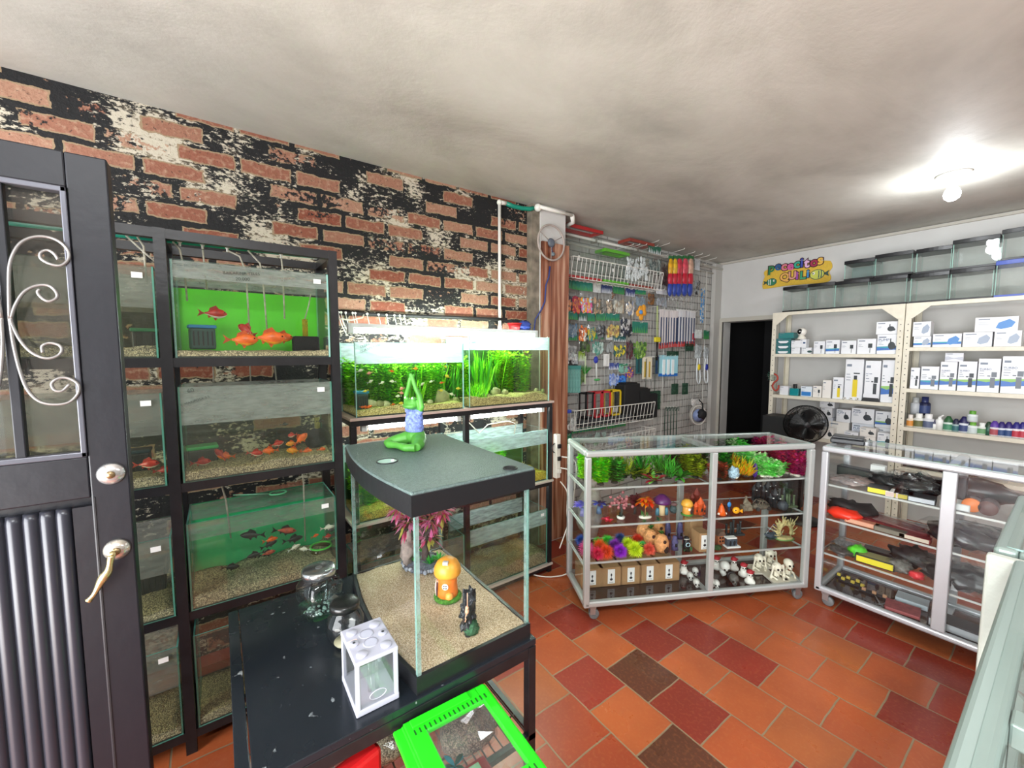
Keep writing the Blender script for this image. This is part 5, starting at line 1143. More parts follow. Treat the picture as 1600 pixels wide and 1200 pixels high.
# ---- shelf 1: plants
gA = 'plastic plants on the top shelf of the counter'
z1 = S1[2]+.001
lf = {'lime': [leafmat('#7fe81a'), leafmat('#b9f02a'), leafmat('#3fd016')], 'grass': [leafmat('#2f9a26'), leafmat('#55c03a'), leafmat('#1f6b1f')], 'star': [leafmat('#5a7a1e'), leafmat('#a8b22e'), leafmat('#2f3b16')],
      'red': [leafmat('#a01430'), leafmat('#c8284a'), leafmat('#7fd05a')], 'olive': [leafmat('#8fa81f'), leafmat('#b8c832'), leafmat('#4a6b1c')], 'dark': [leafmat('#2a4a26'), leafmat('#3f6a32'), leafmat('#7a8a6a')],
      'magenta': [leafmat('#e03a94'), leafmat('#e83a64'), leafmat('#b01e6a')], 'mint': [leafmat('#9cf88a'), leafmat('#55e04a'), leafmat('#e0fac8')], 'yellow': [leafmat('#e8c81a'), leafmat('#f0a01a'), leafmat('#b8d02a')], 'rust': [leafmat('#a0432c'), leafmat('#7a5a3a'), leafmat('#c0583a')]}
pl = [(915, .18, 'bushy', 'lime', .17, 'lime plastic plant behind the corner post, leftmost on its shelf'), (938, .10, 'bushy', 'lime', .17, 'bright lime-yellow plant at the front, right of the corner post'), (952, .24, 'blade', 'grass', .19, 'grassy green plant behind the lime one'),
      (960, .12, 'bushy', 'grass', .14, 'dark leafy green plant beside the lime-yellow one'), (975, .22, 'blade', 'olive', .19, 'spiky pale green plant against the glass back'), (990, .20, 'star', 'star', .13, 'big star-leaved yellow and black plant, left one'), (1002, .26, 'blade', 'grass', .2, 'tall grassy plant behind the star-leaved ones'),
      (1010, .18, 'star', 'star', .12, 'star-leaved yellow and black plant beside the red one'), (1022, .08, 'star', 'red', .09, 'dark red star-leaved plant hanging over the shelf front'), (1030, .25, 'blade', 'grass', .2, 'long-bladed bright grass plant'), (1044, .16, 'blade', 'grass', .17, 'grassy plant right of the red star one'),
      (1052, .28, 'bushy', 'dark', .18, 'dark fine-leaved plant against the back'), (1062, .12, 'star', 'grass', .10, 'broad-leaved green plant near the front edge'), (1072, .24, 'bushy', 'olive', .18, 'olive bushy plant near the middle post'), (1086, .14, 'bushy', 'olive', .15, 'yellow-green small-leaved plant just left of the middle post'), (1094, .27, 'bushy', 'dark', .18, 'shadowy green plant behind the middle post'),
      (1128, .27, 'bushy', 'dark', .19, 'dark green and white plant right of the middle post'), (1122, .10, 'bushy', 'rust', .09, 'rust-coloured little plant at the front corner'), (1128, .18, 'bushy', 'grass', .14, 'dull green plant above the rust one'), (1142, .22, 'blade', 'yellow', .16, 'orange-yellow plant at the back'), (1152, .15, 'blade', 'yellow', .14, 'yellow tuft behind the blue and white rock'), (1166, .12, 'blade', 'yellow', .13, 'bright yellow tuft left of the purple leaf'),
      (1150, .29, 'bushy', 'mint', .20, 'mint plant farthest left in the mint row'), (1160, .25, 'bushy', 'mint', .18, 'second mint plant from the left, at the back'), (1171, .20, 'bushy', 'mint', .155, 'mint plant above the purple leaf'), (1182, .15, 'bushy', 'mint', .135, 'mint plant right of the purple leaf'), (1193, .10, 'bushy', 'mint', .115, 'mint plant with the white foot, front centre'), (1203, .09, 'bushy', 'mint', .10, 'mint plant next to last toward the magenta ones'), (1213, .09, 'bushy', 'mint', .08, 'last pale mint plant against the magenta ones'),
      (1188, .31, 'bushy', 'magenta', .21, 'magenta plant at the back behind the mint ones'), (1200, .27, 'bushy', 'magenta', .21, 'second magenta plant along the back'), (1214, .21, 'bushy', 'magenta', .20, 'crimson plant in the middle of the magenta row'), (1228, .15, 'bushy', 'magenta', .18, 'crimson plant with a pale foot at the front'), (1240, .11, 'bushy', 'magenta', .15, 'magenta plant second from the end'), (1252, .08, 'bushy', 'magenta', .13, 'rightmost magenta plant against the end glass')]
FOOT = P('#22261f', .8); FOOTW = P('#d8d6c4', .7)
for k, (px, dp, kd, cl, h, lb) in enumerate(pl):
    p = c1d(px, dp, z1); t = thing('plastic_plant', lb, 'plant', p, k*.7, gA)
    q = MB(); q.lathe([(0, 0), (.022, 0), (.018, .012), (0, .014)], seg=12); q.build('foot', FOOTW if cl in ('mint', 'magenta') else FOOT, t, True)
    if kd == 'bushy': mb = bushy(34, h, .06, .03, lf[cl], k, 9, .55)
    elif kd == 'blade': mb = blades(90, h, .03, .008, lf[cl], k, .9, .4)
    else: mb = rosette(30, h*1.15, .024, lf[cl], k, .7, .35)
    mb.move(Matrix.Translation((0, 0, .008))); mb.build('leaves', lf[cl], t)
t = thing('coral_rock', 'blue-white pitted rock ornament in front of the yellow tufts', 'ornament', c1d(1146, .10, z1)); q = MB(); q.ell((0, 0, .035), (.035, .03, .038), 16, 12, jit=.5, sc=20); q.build('rock', P('#a8c4d4', .7, var=.5, vs=90, bump=.8, bs=120), t, True)
t = thing('leaf_plant', 'single rounded purple leaf-shaped plant between yellow and mint ones', 'plant', c1d(1179, .10, z1)); q = MB(); q.ell((0, 0, .045), (.018, .006, .048), 14, 10); q.build('leaf', leafmat('#4a2a86'), t, True)
for k, px in enumerate((1191, 1199, 1206, 1212, 1219, 1150)):
    q = MB(); q.ell((0, 0, .009), (.014, .010, .009), 10, 6, jit=.2); o = q.build('pebble_foot', FOOTW, None, True); o.location = c1d(px, .085, z1); tag(o, ['white pebble foot under the first mint plant', 'white pebble foot, second along the shelf front', 'white pebble foot, third along the shelf front', 'white pebble foot, fourth along the shelf front', 'white pebble foot nearest the magenta plants', 'white pebble beside the blue-white rock'][k], 'pebble')
# ---- shelf 2: ornaments
z2 = S1[1]+.001
def orn(name, label, px, dp, z, group=None, rz=0, cat='ornament'): return thing(name, label, cat, c1d(px, dp, z), rz1+rz, group)
CAPR = P('#5a2260', .4, var=.3, vs=50); CRM = P('#e0c79a', .6)
t = orn('mushroom_ornament', 'blue and purple flower-like ornament at the left end of its shelf', 910, .20, z2)
q = MB(); q.lathe([(0, 0), (.02, 0), (.012, .05), (0, .05)], seg=12); q.build('stem', P('#8a86c8', .5), t, True)
mb = rosette(18, .07, .026, [0, 1], 2, .35, .5); mb.move(Matrix.Translation((0, 0, .07))); mb.build('petals', [leafmat('#5a55c8'), leafmat('#8a7ad8')], t)
t = orn('mushroom_ornament', 'blue-petalled ornament right behind the corner post', 936, .22, z2)
q = MB(); q.lathe([(0, 0), (.018, 0), (.012, .05), (0, .05)], seg=12); q.build('stem', P('#6a86a8', .5), t, True); mb = rosette(16, .06, .022, [0, 1], 3, .35, .5); mb.move(Matrix.Translation((0, 0, .06))); mb.build('petals', [leafmat('#4a4fb8'), leafmat('#5a3a5a')], t)
t = orn('red_flower', 'small crimson flower-shaped ornament lying low on the second shelf', 948, .10, z2); mb = rosette(18, .045, .018, [0, 1], 4, .5, .4); mb.build('petals', [leafmat('#c8203c'), leafmat('#e04a5a')], t); q = MB(); q.ell((0, 0, .012), (.016, .016, .012), 10, 6); q.build('heart', P('#b81a38', .4), t, True)
t = orn('bonsai_ornament', 'bonsai ornament with dusty pink blossoms on a white pot', 970, .12, z2)
q = MB(); q.lathe([(0, 0), (.022, 0), (.026, .014), (0, .016)], seg=16); q.build('pot', P('#e4e2da', .5), t, True); q = MB(); q.tube([(0, 0, .014), (.006, 0, .05), (-.004, 0, .09)], [.010, .008, .005], 8); q.build('trunk', P('#3c3a34', .8), t, True)
q = MB(); rd = random.Random(8)
for k in range(26): q.ell((rd.gauss(0, .028), rd.gauss(0, .018), .10+rd.gauss(0, .022)), (.011, .011, .010), 6, 5, 0, .3)
q.build('blossom', P('#b06a6e', .7, var=.3, vs=60), t, True); mb = bushy(8, .045, .02, .014, [0], 4, 4); mb.build('leaves', [leafmat('#2c4a34')], t)
t = orn('bonsai_ornament', 'red-brown leafy bonsai ornament behind the orange leaves', 992, .18, z2)
q = MB(); q.tube([(0, 0, 0), (.004, 0, .09)], [.01, .005], 8); q.build('trunk', P('#3c3230', .8), t, True); mb = bushy(30, .07, .045, .018, [0, 1], 6, 6); mb.move(Matrix.Translation((0, 0, .05))); mb.build('foliage', [leafmat('#7a2c3a'), leafmat('#a04450')], t)
t = orn('maple_plant', 'orange-red maple-leaf plant on a white oval base', 1008, .11, z2)
q = MB(); q.lathe([(0, 0), (.04, 0), (.042, .01), (0, .014)], seg=18, sy=.6); q.build('base', P('#e6e0d0', .5), t, True); mb = blades(20, .04, .02, .005, [0], 4); mb.move(Matrix.Translation((0, 0, .01))); mb.build('grass', [leafmat('#4a8a3a')], t)
for s, (a, b_) in enumerate([(-.02, .10), (.018, .095), (.0, .12)]):
    mb = rosette(11, .06, .02, [0, 1], s+9, .25, .7); mb.move(Matrix.Translation((a, -.005, b_))); mb.build('leaf_cluster', [leafmat('#f0481a'), leafmat('#f4961e')], t)
q = MB(); q.tube([(0, 0, .01), (0, 0, .12)], .004, 6); q.build('stem', P('#8a5a3a', .6), t)
t = orn('mushroom_house', 'small mushroom house with a wide purple cap and blue legs', 1034, .14, z2)
q = MB(); q.lathe([(.0, .085), (.05, .078), (.056, .088), (.045, .108), (.02, .13), (0, .136)], seg=24); q.build('cap', CAPR, t, True)
q = MB(); q.lathe([(0, .0), (.02, 0), (.018, .05), (.026, .085), (0, .086)], seg=16); q.build('stalk', CRM, t, True)
for s in (-1, 1): q = MB(); q.lathe([(0, 0), (.012, 0), (.012, .03), (.008, .045), (0, .046)], c=(s*.03, 0, 0), seg=12); q.build('side_tower', P('#4a7a8c', .5), t, True)
t = orn('mushroom_ornament', 'dark teal stump ornament right of the purple-capped house', 1052, .16, z2); q = MB(); q.ell((0, 0, .024), (.024, .02, .026), 12, 9, jit=.4); q.build('stump', P('#3a4a4c', .7, bump=.5), t, True); q = MB(); q.lathe([(0, .06), (.022, .052), (.024, .058), (0, .075)], seg=14); q.build('cap', P('#6a4a4a', .6), t, True)
def castle(label, px, dp, z, col, h=.11, kind='mush'):
    t = orn('castle_ornament' if kind != 'mush' else 'mushroom_house', label, px, dp, z)
    if kind == 'mush':
        q = MB(); q.lathe([(0, 0), (.035, 0), (.036, .006), (0, .01)], seg=18); q.build('grass_base', P('#4a8a3a', .9, bump=.6), t, True)
        q = MB(); q.lathe([(.022, .006), (.028, .01), (.025, .04), (.026, .06), (0, .062)], seg=20); q.build('walls', P(col, .45), t, True)
        q = MB(); q.lathe([(.0, .058), (.034, .058), (.037, .068), (.03, .088), (.014, .1), (0, .102)], seg=22); q.build('mushroom_cap', P('#e8a83c', .4), t, True)
        q = MB(); q.lathe([(0, .002), (.008, .002), (.008, 0), (0, 0)], c=(0, -.027, .042), seg=12, M=Matrix.Rotation(R(90), 4, 'X')); q.build('window', P('#f4efe8', .4), t)
        q = MB(); q.ell((.014, -.022, .022), (.009, .006, .014), 10, 8); q.build('doorway', P('#3c2a2a', .7), t, True)
    else:
        for k, (a, b_, hh, r_) in enumerate([(0, 0, h, .02), (-.026, .008, h*.72, .014), (.026, .006, h*.62, .014)]):
            q = MB(); q.lathe([(0, 0), (r_, 0), (r_*.9, hh*.6), (r_*1.1, hh*.62), (r_*1.1, hh*.68), (0, hh*.69)], c=(a, b_, 0), seg=14); tw = q.build('tower', P(col, .55, var=.3, vs=50, bump=.3), t, True)
            q = MB(); q.lathe([(r_*1.15, hh*.68), (0, hh)], c=(a, b_, 0), seg=14); q.build('spire', P(col, .5, var=.2, vs=60), tw)
            q = MB(); q.ell((a, b_-r_*.95, hh*.3), (r_*.35, .003, r_*.6), 8, 6); q.build('opening', P('#1c1614', .8), tw)
    return t
castle('little orange mushroom house with a golden cap and white window', 1073, .12, z2, '#e8a24a')
castle('orange-red pointed castle beside the golden-capped mushroom house', 1094, .11, z2, '#d85a28', .115, 'c')
castle('dark red spired castle behind the orange one', 1088, .24, z2, '#7a2c24', .13, 'c')
t = orn('fish_figure', 'orange and white pointed figure just right of the middle post, second shelf', 1127, .09, z2)
q = MB(); q.lathe([(0, 0), (.03, 0), (.02, .03), (.012, .055), (0, .075)], seg=14); q.build('body', P('#f0641e', .4, var=.2, vs=60), t, True)
for s in (-1, 1): q = MB(); q.ell((s*.024, -.008, .008), (.009, .009, .008), 8, 6); q.build('foot', P('#f4e8dc', .5), t, True)
t = orn('fish_figure', 'small blue fish figure on a thin stand', 1139, .13, z2); q = MB(); q.ell((0, 0, .045), (.014, .008, .018), 12, 8); q.build('body', P('#3c86c8', .4), t, True); q = MB(); q.tube([(0, 0, 0), (0, 0, .03)], .008, 8); q.tube([(0, 0, .06), (.004, 0, .085)], .003, 6); q.build('stand', P('#1c2c4c', .5), t)
t = orn('fish_figure', 'round yellow-orange fish figure facing right', 1150, .08, z2); q = MB(); q.ell((0, 0, .025), (.024, .016, .022), 14, 10); q.build('body', P('#f2a81c', .35), t, True); q = MB(); q.prism([(.018, .02), (.045, .03), (.045, .004)], 'xz', -.004, .004); q.build('tail', P('#f0a01a', .4), t, bevel=.002); q = MB(); q.ell((-.012, -.013, .03), (.004, .003, .004), 8, 6); q.build('eye', P('#101010', .3), t, True)
t = orn('statue_ornament', 'weathered grey-brown seated statue on a ruined block', 1166, .13, z2); STN = P('#6f6756', .8, var=.4, vs=50, bump=.6)
q = MB(); q.box((0, 0, .018), (.07, .04, .036)); q.ell((-.005, 0, .055), (.017, .014, .024), 10, 8); q.ell((-.004, 0, .088), (.009, .009, .011), 10, 8); q.tube([(0, -.004, .065), (.018, -.014, .05), (.01, -.018, .04)], .006, 6); q.tube([(-.014, 0, .065), (-.028, -.008, .045)], .006, 6); q.tube([(0, -.01, .045), (.02, -.02, .035), (.018, -.02, .01)], .008, 6); q.build('statue', STN, t, remesh=.004)
t = orn('car_wreck_ornament', 'rusty brown wrecked car ornament with open windows', 1188, .13, z2); RST = P('#5c5346', .8, var=.5, vs=40, bump=.7)
q = MB(); q.ell((0, 0, .022), (.065, .03, .022), 18, 10); q.build('body', RST, t, True)
q = MB()
for s in (-1, 1): q.tube([(-.04, s*.022, .034), (-.02, s*.02, .06), (.015, s*.02, .062), (.042, s*.022, .038)], .004, 6); q.tube([(-.002, s*.02, .035), (-.002, s*.02, .062)], .0035, 6)
q.ell((-.002, 0, .062), (.026, .022, .005), 12, 6); q.build('roof_frame', RST, t, True)
for (a, b_) in ((-.04, -.028), (.04, -.028), (-.04, .028), (.04, .028)): q = MB(); q.lathe([(0, -.005), (.013, -.005), (.013, .005), (0, .005)], c=(a, b_, .013), seg=14, M=Matrix.Rotation(R(90), 4, 'X')); q.build('wheel', P('#2b2723', .8), t)
DKC = '#24282c'
for k, (px, dp, h_, l_) in enumerate([(1184, .28, .16, 'tall black castle ornament at the back of the second shelf'), (1199, .24, .17, 'black castle with white turret dots, behind the car wreck'), (1210, .16, .13, 'black castle in front, right of the car wreck'), (1220, .27, .16, 'black castle near the green-topped columns')]):
    t = castle(l_, px, dp, z2, DKC, h_, 'c')
    for j in range(3): q = MB(); q.ell(((-.026, 0, .026)[j], -.018, h_*(.5, .69, .44)[j]), (.007, .005, .003), 8, 5); q.build('white_cap', P('#e8e8e4', .5), t, True)
t = orn('bowl_ornament', 'round dark dome ornament low at the front of the black castles', 1223, .10, z2); q = MB(); q.ell((0, 0, .03), (.034, .03, .032), 16, 10, jit=.1); q.build('dome', P('#30363c', .6, bump=.4), t, True)
def columns(label, px, dp, z, n, h, col, top):
    t = orn('ruin_ornament', label, px, dp, z); q = MB(); q.box((0, 0, .006), (.03*n, .04, .012)); q.build('plinth', P(col, .8), t, bevel=.003)
    for k in range(n): q = MB(); hh = h*(.75+.25*((k*7) % 3)/2); q.lathe([(.008, .01), (.0075, .02), (.0065, hh-.008), (.009, hh), (0, hh)], c=((k-(n-1)/2)*.026, .005*(-1)**k, 0), seg=12); q.build('column', P(col, .7, var=.3, vs=50, bump=.4), t, True)
    if top: mb = bushy(8, .05, .03, .016, [0], px, 4); mb.move(Matrix.Translation((0, 0, h*.75))); mb.build('moss', [leafmat('#3c5a34')], t)
    return t
columns('ruined grey columns with a dark top, right of the black castles', 1233, .18, z2, 3, .15, '#4f5654', True)
columns('broken columns overgrown with green, near the end glass', 1252, .14, z2, 4, .11, '#56664a', True)
# ---- shelf 3: spiky rubber balls, pineapples, others
z3 = S1[0]+.001; gS = 'spiky rubber balls on the third shelf'
sp = [(908, .26, '#2f62c8', .040, 'blue spiky ball at the far left of the row'), (916, .14, '#f2559e', .048, 'pink spiky ball hanging beside the corner post'), (934, .24, '#2fc83c', .032, 'green spiky ball partly behind the corner post'), (949, .22, '#2fd83c', .042, 'bright green spiky ball at the back'), (969, .26, '#2c5ca0', .038, 'dull blue spiky ball behind the purple one'),
      (937, .16, '#f2641c', .045, 'orange spiky ball behind a larger orange-red one'), (934, .08, '#e8285a', .040, 'crimson spiky ball at the shelf front by the post'), (946, .085, '#f4501e', .048, 'orange-red spiky ball at the shelf front'), (960, .17, '#8a2ab8', .042, 'purple spiky ball in the back row'), (969, .085, '#a020d8', .044, 'violet spiky ball at the shelf front'),
      (981, .17, '#d8f41a', .042, 'yellow-green spiky ball in the back row'), (992, .085, '#dcf420', .050, 'largest yellow spiky ball overhanging the shelf front'), (996, .22, '#f0442c', .040, 'red spiky ball at the back beside a pineapple'), (1003, .15, '#44d06a', .032, 'small mint-green spiky ball between red and coral ones'), (1014, .09, '#f2604c', .040, 'coral-red spiky ball next to the pineapples')]
for k, (px, dp, col, r_, lb) in enumerate(sp):
    rd = random.Random(k); mt = P(col, .45); p = c1d(px, dp, z3)
    q = MB(); q.ell((0, 0, 0), r_*.34, 10, 8)
    for i in range(230):
        th = math.acos(1-2*(i+.5)/230); ph = i*2.39996; d = Vector((math.sin(th)*math.cos(ph), math.sin(th)*math.sin(ph), math.cos(th)))
        e = r_*rd.uniform(.8, 1.22); s1_, s2_ = d*r_*.3, d*r_*.75; en = d*e-Vector((0, 0, r_*.12*(1-abs(d.z)))); en.z = max(en.z, -r_*.78)
        q.tube([s1_, s2_, en], [r_*.04, r_*.036, r_*.018], 3)
    o = q.build('spiky_ball', mt, None, True); o.location = p+Vector((0, 0, r_*.80)); tag(o, lb, 'ball', gS)
def pineapple(label, px, dp, h, sc=1):
    t = orn('pineapple_ornament', label, px, dp, z3, 'pineapple houses on the third shelf', rz=R(10)); s = sc
    q = MB(); q.lathe([(0, 0), (.026*s, .004), (.036*s, .03*s), (.036*s, .055*s), (.026*s, .08*s), (.012*s, .09*s), (0, .09*s)], seg=22); q.build('body', P('#dc9a62', .6, var=.25, vs=60, bump=.9, bs=110), t, True)
    mb = rosette(14, .035*s, .010, [0, 1], px, 1.8, .5); mb.move(Matrix.Translation((0, 0, .086*s))); mb.build('leaf_crown', [leafmat('#3c8a3a'), leafmat('#2c6a2c')], t)
    q = MB(); q.ell((.006*s, -.031*s, .022*s), (.014*s, .008*s, .02*s), 12, 8); q.build('doorway', P('#231410', .9), t, True); q = MB(); q.ell((-.006*s, -.034*s, .063*s), (.009*s, .006*s, .009*s), 10, 8); q.build('porthole', P('#3a2018', .9), t, True)
pineapple('pineapple ornament at the back left of four', 1006, .27, z3, 1.35); pineapple('brown pineapple ornament half hidden at the back', 1028, .30, z3, 1.25); pineapple('middle pineapple ornament of the front three', 1016, .19, z3, 1.25); pineapple('front pineapple ornament, nearest the glass', 1033, .11, z3, 1.25)
for k, (px, dp, h_, lb) in enumerate([(1043, .27, .12, 'dark purple tower ornament at the back beside the pineapples'), (1054, .12, .09, 'bluish-purple tower ornament nearest the glass'), (1062, .26, .12, 'dark purple tower ornament behind the blue one')]):
    t = orn('tower_ornament', lb, px, dp, z3); q = MB(); q.lathe([(0, 0), (.024, 0), (.018, .03), (.022, .05), (.016, h_*.8), (.012, h_), (0, h_)], seg=14, sy=.9); q.build('rock', P('#4a4870', .6, var=.4, vs=60, bump=.8), t, True); q = MB(); q.ell((0, -.018, .035), (.009, .006, .013), 8, 6); q.build('opening', P('#100e18', .9), t, True)
t = orn('diver_ornament', 'black helmeted diver figure with a pale mask among green weeds', 1072, .10, z3); q = MB(); q.lathe([(0, 0), (.024, 0), (.022, .035), (.018, .05), (.020, .07), (.014, .088), (0, .094)], seg=18); q.build('body', P('#17191c', .4), t, True)
q = MB(); q.tube([(0+.013*math.cos(a*math.pi/8), -.020, .045+.012*math.sin(a*math.pi/8)) for a in range(16)], .0022, 6, closed=True); q.build('mask_rim', P('#bfe0ea', .4), t, True); q = MB(); q.tube([(-.02, -.004, .076), (-.008, -.018, .08), (.008, -.018, .08), (.02, -.004, .076)], .002, 6); q.build('stripe', P('#e8e8e0', .5), t, True)
mb = blades(26, .045, .028, .006, [0], 5, .6); mb.build('weeds', [leafmat('#3c7a4a')], t)
CB = P('#a8835c', .75, var=.1, vs=20); CBD = P('#8c6c4a', .8)
def carton(label, p, d, rz=0, lab=True, group=None, lcol='#f0efec', tape=False):
    t = thing('cardboard_box', label, 'box', p, rz, group); q = MB(); q.box((0, 0, d[2]/2), d); q.build('carton', CB, t, bevel=.001)
    if lab:
        y = -d[1]/2; q = MB(); q.bx(-.024, .024, y-.001, y-.0003, d[2]*.14, d[2]*.9); lo_ = q.build('paper_label', P(lcol, .6), t)
        q = MB(); q.ell((0, y-.0012, d[2]*.36), (.010, .0006, .008), 12, 6); q.ell((0, y-.0012, d[2]*.60), (.0055, .0006, .010), 10, 6); q.bx(-.0015, .0015, y-.0016, y-.0008, d[2]*.38, d[2]*.55); q.bx(-.014, .014, y-.0015, y-.001, d[2]*.2, d[2]*.22); q.build('printed_picture', P('#24262c', .6), lo_)
    return t
carton('cardboard carton with a white picture label on the third shelf, by the middle post', c1d(1094, .11, z3), (.07, .09, .12), rz1, True)
carton('plain cardboard carton behind the labelled one by the middle post', c1d(1083, .27, z3), (.09, .07, .15), rz1, False)
t = orn('house_ornament', 'small orange-walled house ornament with a broken roof, right of the middle post', 1124, .16, z3); q = MB(); q.box((0, 0, .03), (.045, .04, .06)); q.build('walls', P('#b8704a', .7, var=.3, vs=60, bump=.5), t, bevel=.002); q = MB(); q.prism([(-.03, .058), (.03, .058), (.012, .09), (-.016, .084)], 'xz', -.025, .025); q.build('roof', P('#6a5244', .8, bump=.5), t)
for k, z_w in enumerate((.015, .038)): q = MB(); q.bx(-.015, -.004, -.0215, -.019, z_w, z_w+.012); q.bx(.004, .015, -.0215, -.019, z_w, z_w+.012); q.build('window', P('#2c1a14', .8), t)
t = orn('moss_ornament', 'low mossy green mound at the shelf front near the middle post', 1120, .08, z3); q = MB(); q.ell((0, 0, .014), (.034, .024, .016), 14, 8, jit=.3); q.build('mound', P('#2c4a24', .9, var=.4, vs=60, bump=.8), t, True)
columns('dark ruined temple columns at the back of the third shelf', 1146, .25, z3, 5, .11, '#2c3436', False)
t = orn('bridge_ornament', 'dark bridge ornament with white ledges top and bottom', 1143, .10, z3); q = MB(); q.box((0, 0, .006), (.095, .05, .010)); q.build('base', P('#dedfdc', .6), t, bevel=.002); q = MB(); q.box((-.005, 0, .036), (.07, .03, .05)); q.build('stones', P('#3c4650', .7, var=.6, vs=70, bump=.8), t, bevel=.004); q = MB(); q.box((-.01, 0, .064), (.07, .036, .008)); q.build('ledge', P('#e4e4e0', .6), t, bevel=.002)
q = MB(); q.ell((-.02, -.016, .03), (.008, .003, .018), 8, 6); q.ell((.008, -.016, .03), (.008, .003, .018), 8, 6); q.build('arches', P('#15181c', .9), t, True)
t = orn('ship_ornament', 'grey sunken sailing ship ornament with a leaning mast', 1209, .17, z3); SHP = P('#46525c', .6, var=.4, vs=60, bump=.4)
q = MB(); V = loft(q, [[(x_, y_*.018*w_, z_h) for x_, y_ in ((-.06*w_-.01, 0), (-.03, -1), (.03, -1), (.06*w_, 0), (.03, 1), (-.03, 1))] for z_h, w_ in ((.006, .4), (.02, .85), (.036, 1.15))]); q._f(V[0], 0); q._f(V[-1], 0); q.build('hull', SHP, t)
q = MB(); q.tube([(0, 0, .03), (-.004, 0, .10)], .0025, 6); q.tube([(-.035, 0, .03), (-.05, 0, .075)], .002, 6); q.tube([(.03, 0, .03), (.036, 0, .08)], .002, 6); q.build('masts', SHP, t); q = MB()
for (a, b_) in (((-.06, 0, .035), (-.004, 0, .10)), ((.06, 0, .035), (-.004, 0, .10)), ((-.05, 0, .075), (0, 0, .05)), ((.036, 0, .08), (0, 0, .05))): q.tube([a, b_], .001, 4)
q.build('rigging', P('#b9c4cc', .5), t); q = MB(); q.box((0, 0, .003), (.1, .04, .006)); q.build('base', P('#2c3a34', .8), t)
t = orn('coral_ornament', 'cream branching coral arch on a green base near the end glass', 1243, .15, z3, None); CO = P('#b8aa74', .7, var=.3, vs=50, bump=.5)
q = MB(); rd = random.Random(11)
arch = [(.045*math.cos(a), 0, .052+.05*math.sin(a)) for a in [math.pi*(-.15+1.3*k/10) for k in range(11)]]; q.tube(arch, .010, 8)
for k in range(46):
    b_ = Vector(arch[rd.randrange(11)]); d = (b_-Vector((0, 0, .05)))*.5+Vector((rd.gauss(0, .02), rd.gauss(0, .012), rd.uniform(0, .03))); q.tube([b_, b_+d*.6, b_+d*1.1+Vector((0, 0, .012))], [.007, .005, .004], 6)
q.ell((0, 0, .008), (.06, .032, .012), 14, 6); q.build('coral', CO, t, remesh=.0035)
q = MB(); q.lathe([(0, 0), (.066, 0), (.068, .006), (0, .009)], seg=22, sy=.55); q.build('green_base', P('#6a8a4a', .8), t, True)
# ---- bottom: cartons and skeletons
z0 = zb1+.0135
for k, px in enumerate((917, 946, 976, 1005, 1034)):
    p = c1d(px+3, .25, z0); carton(['leftmost cardboard carton at the counter bottom, behind the corner post', 'second cardboard carton at the counter bottom, its label tilted', 'middle cardboard carton at the counter bottom', 'fourth cardboard carton at the counter bottom', 'cardboard carton nearest the skeleton figures'][k], p, (.148, .13, .125), rz1, True, 'cardboard cartons at the counter bottom')
BN = P('#efe6d2', .55, var=.12, vs=40, bump=.2); DKE = P('#2a211a', .8); SRED = P('#a81e2c', .6)
def skull(q, c, r, tilt=0):
    c = Vector(c); q.ell(c, (r*.82, r, r*.88), 14, 10); q.ell(c+Vector((0, -r*.55, -r*.35)), (r*.55, r*.5, r*.5), 10, 8); q.ell(c+Vector((0, -r*.6, -r*.8)), (r*.42, r*.4, r*.25), 10, 6)
def eyes(t, c, r, col=DKE):
    c = Vector(c)
    for s in (-1, 1): q = MB(); q.ell(c+Vector((s*r*.34, -r*.93, -r*.18)), (r*.22, r*.16, r*.22), 8, 6); q.build('eye_socket', col, t, True)
    q = MB(); q.ell(c+Vector((0, -r*1.04, -r*.5)), (r*.09, r*.07, r*.13), 6, 5); q.build('nose_socket', col, t, True)
def thinker(label, px, dp, hold=True, rz=R(-8)):
    t = orn('skull_figure', label, px, dp, z0, 'bone-white skull figures on square slabs', rz=rz)
    q = MB(); q.box((0, 0, .008), (.12, .12, .012)); q.build('slab', P('#d8d2c2', .6), t, bevel=.002); q = MB(); q.box((0, 0, .001), (.112, .112, .004)); q.build('slab_edge', P('#1b1c22', .5), t)
    q = MB(); skull(q, (0, 0, .088 if hold else .10), .034)
    for s in (-1, 1):
        if hold: q.tube([(s*.045, -.01, .014), (s*.04, -.012, .05), (s*.033, -.012, .085), (s*.02, -.018, .108)], [.009, .006, .007, .004], 8); q.ell((s*.034, -.01, .09), (.007, .013, .02), 8, 6)
        else: q.tube([(s*.018, .01, .06), (s*.035, .0, .03), (s*.014, -.03, .05)], .006, 8)
        q.tube([(s*.012, .03, .03), (s*.04, -.0, .03), (s*.02, -.045, .02)], .007, 8)
    for k in range(4): q.tube([(-.02, .0, .028+k*.009), (0, -.02, .026+k*.009), (.02, .0, .028+k*.009)], .003, 6)
    q.tube([(0, .02, .012), (0, .012, .075)], .008, 8)
    q.build('skeleton', BN, t, remesh=.0028); eyes(t, (0, 0, .088 if hold else .10), .034)
thinker('skull figure holding its head, back left of the slabs', 1185, .22); thinker('skull figure leaning furthest back, behind the others', 1216, .27); thinker('skull figure holding its head, front centre', 1213, .10); thinker('crouching skeleton with a smooth round skull, nearest the end glass', 1247, .11, False)
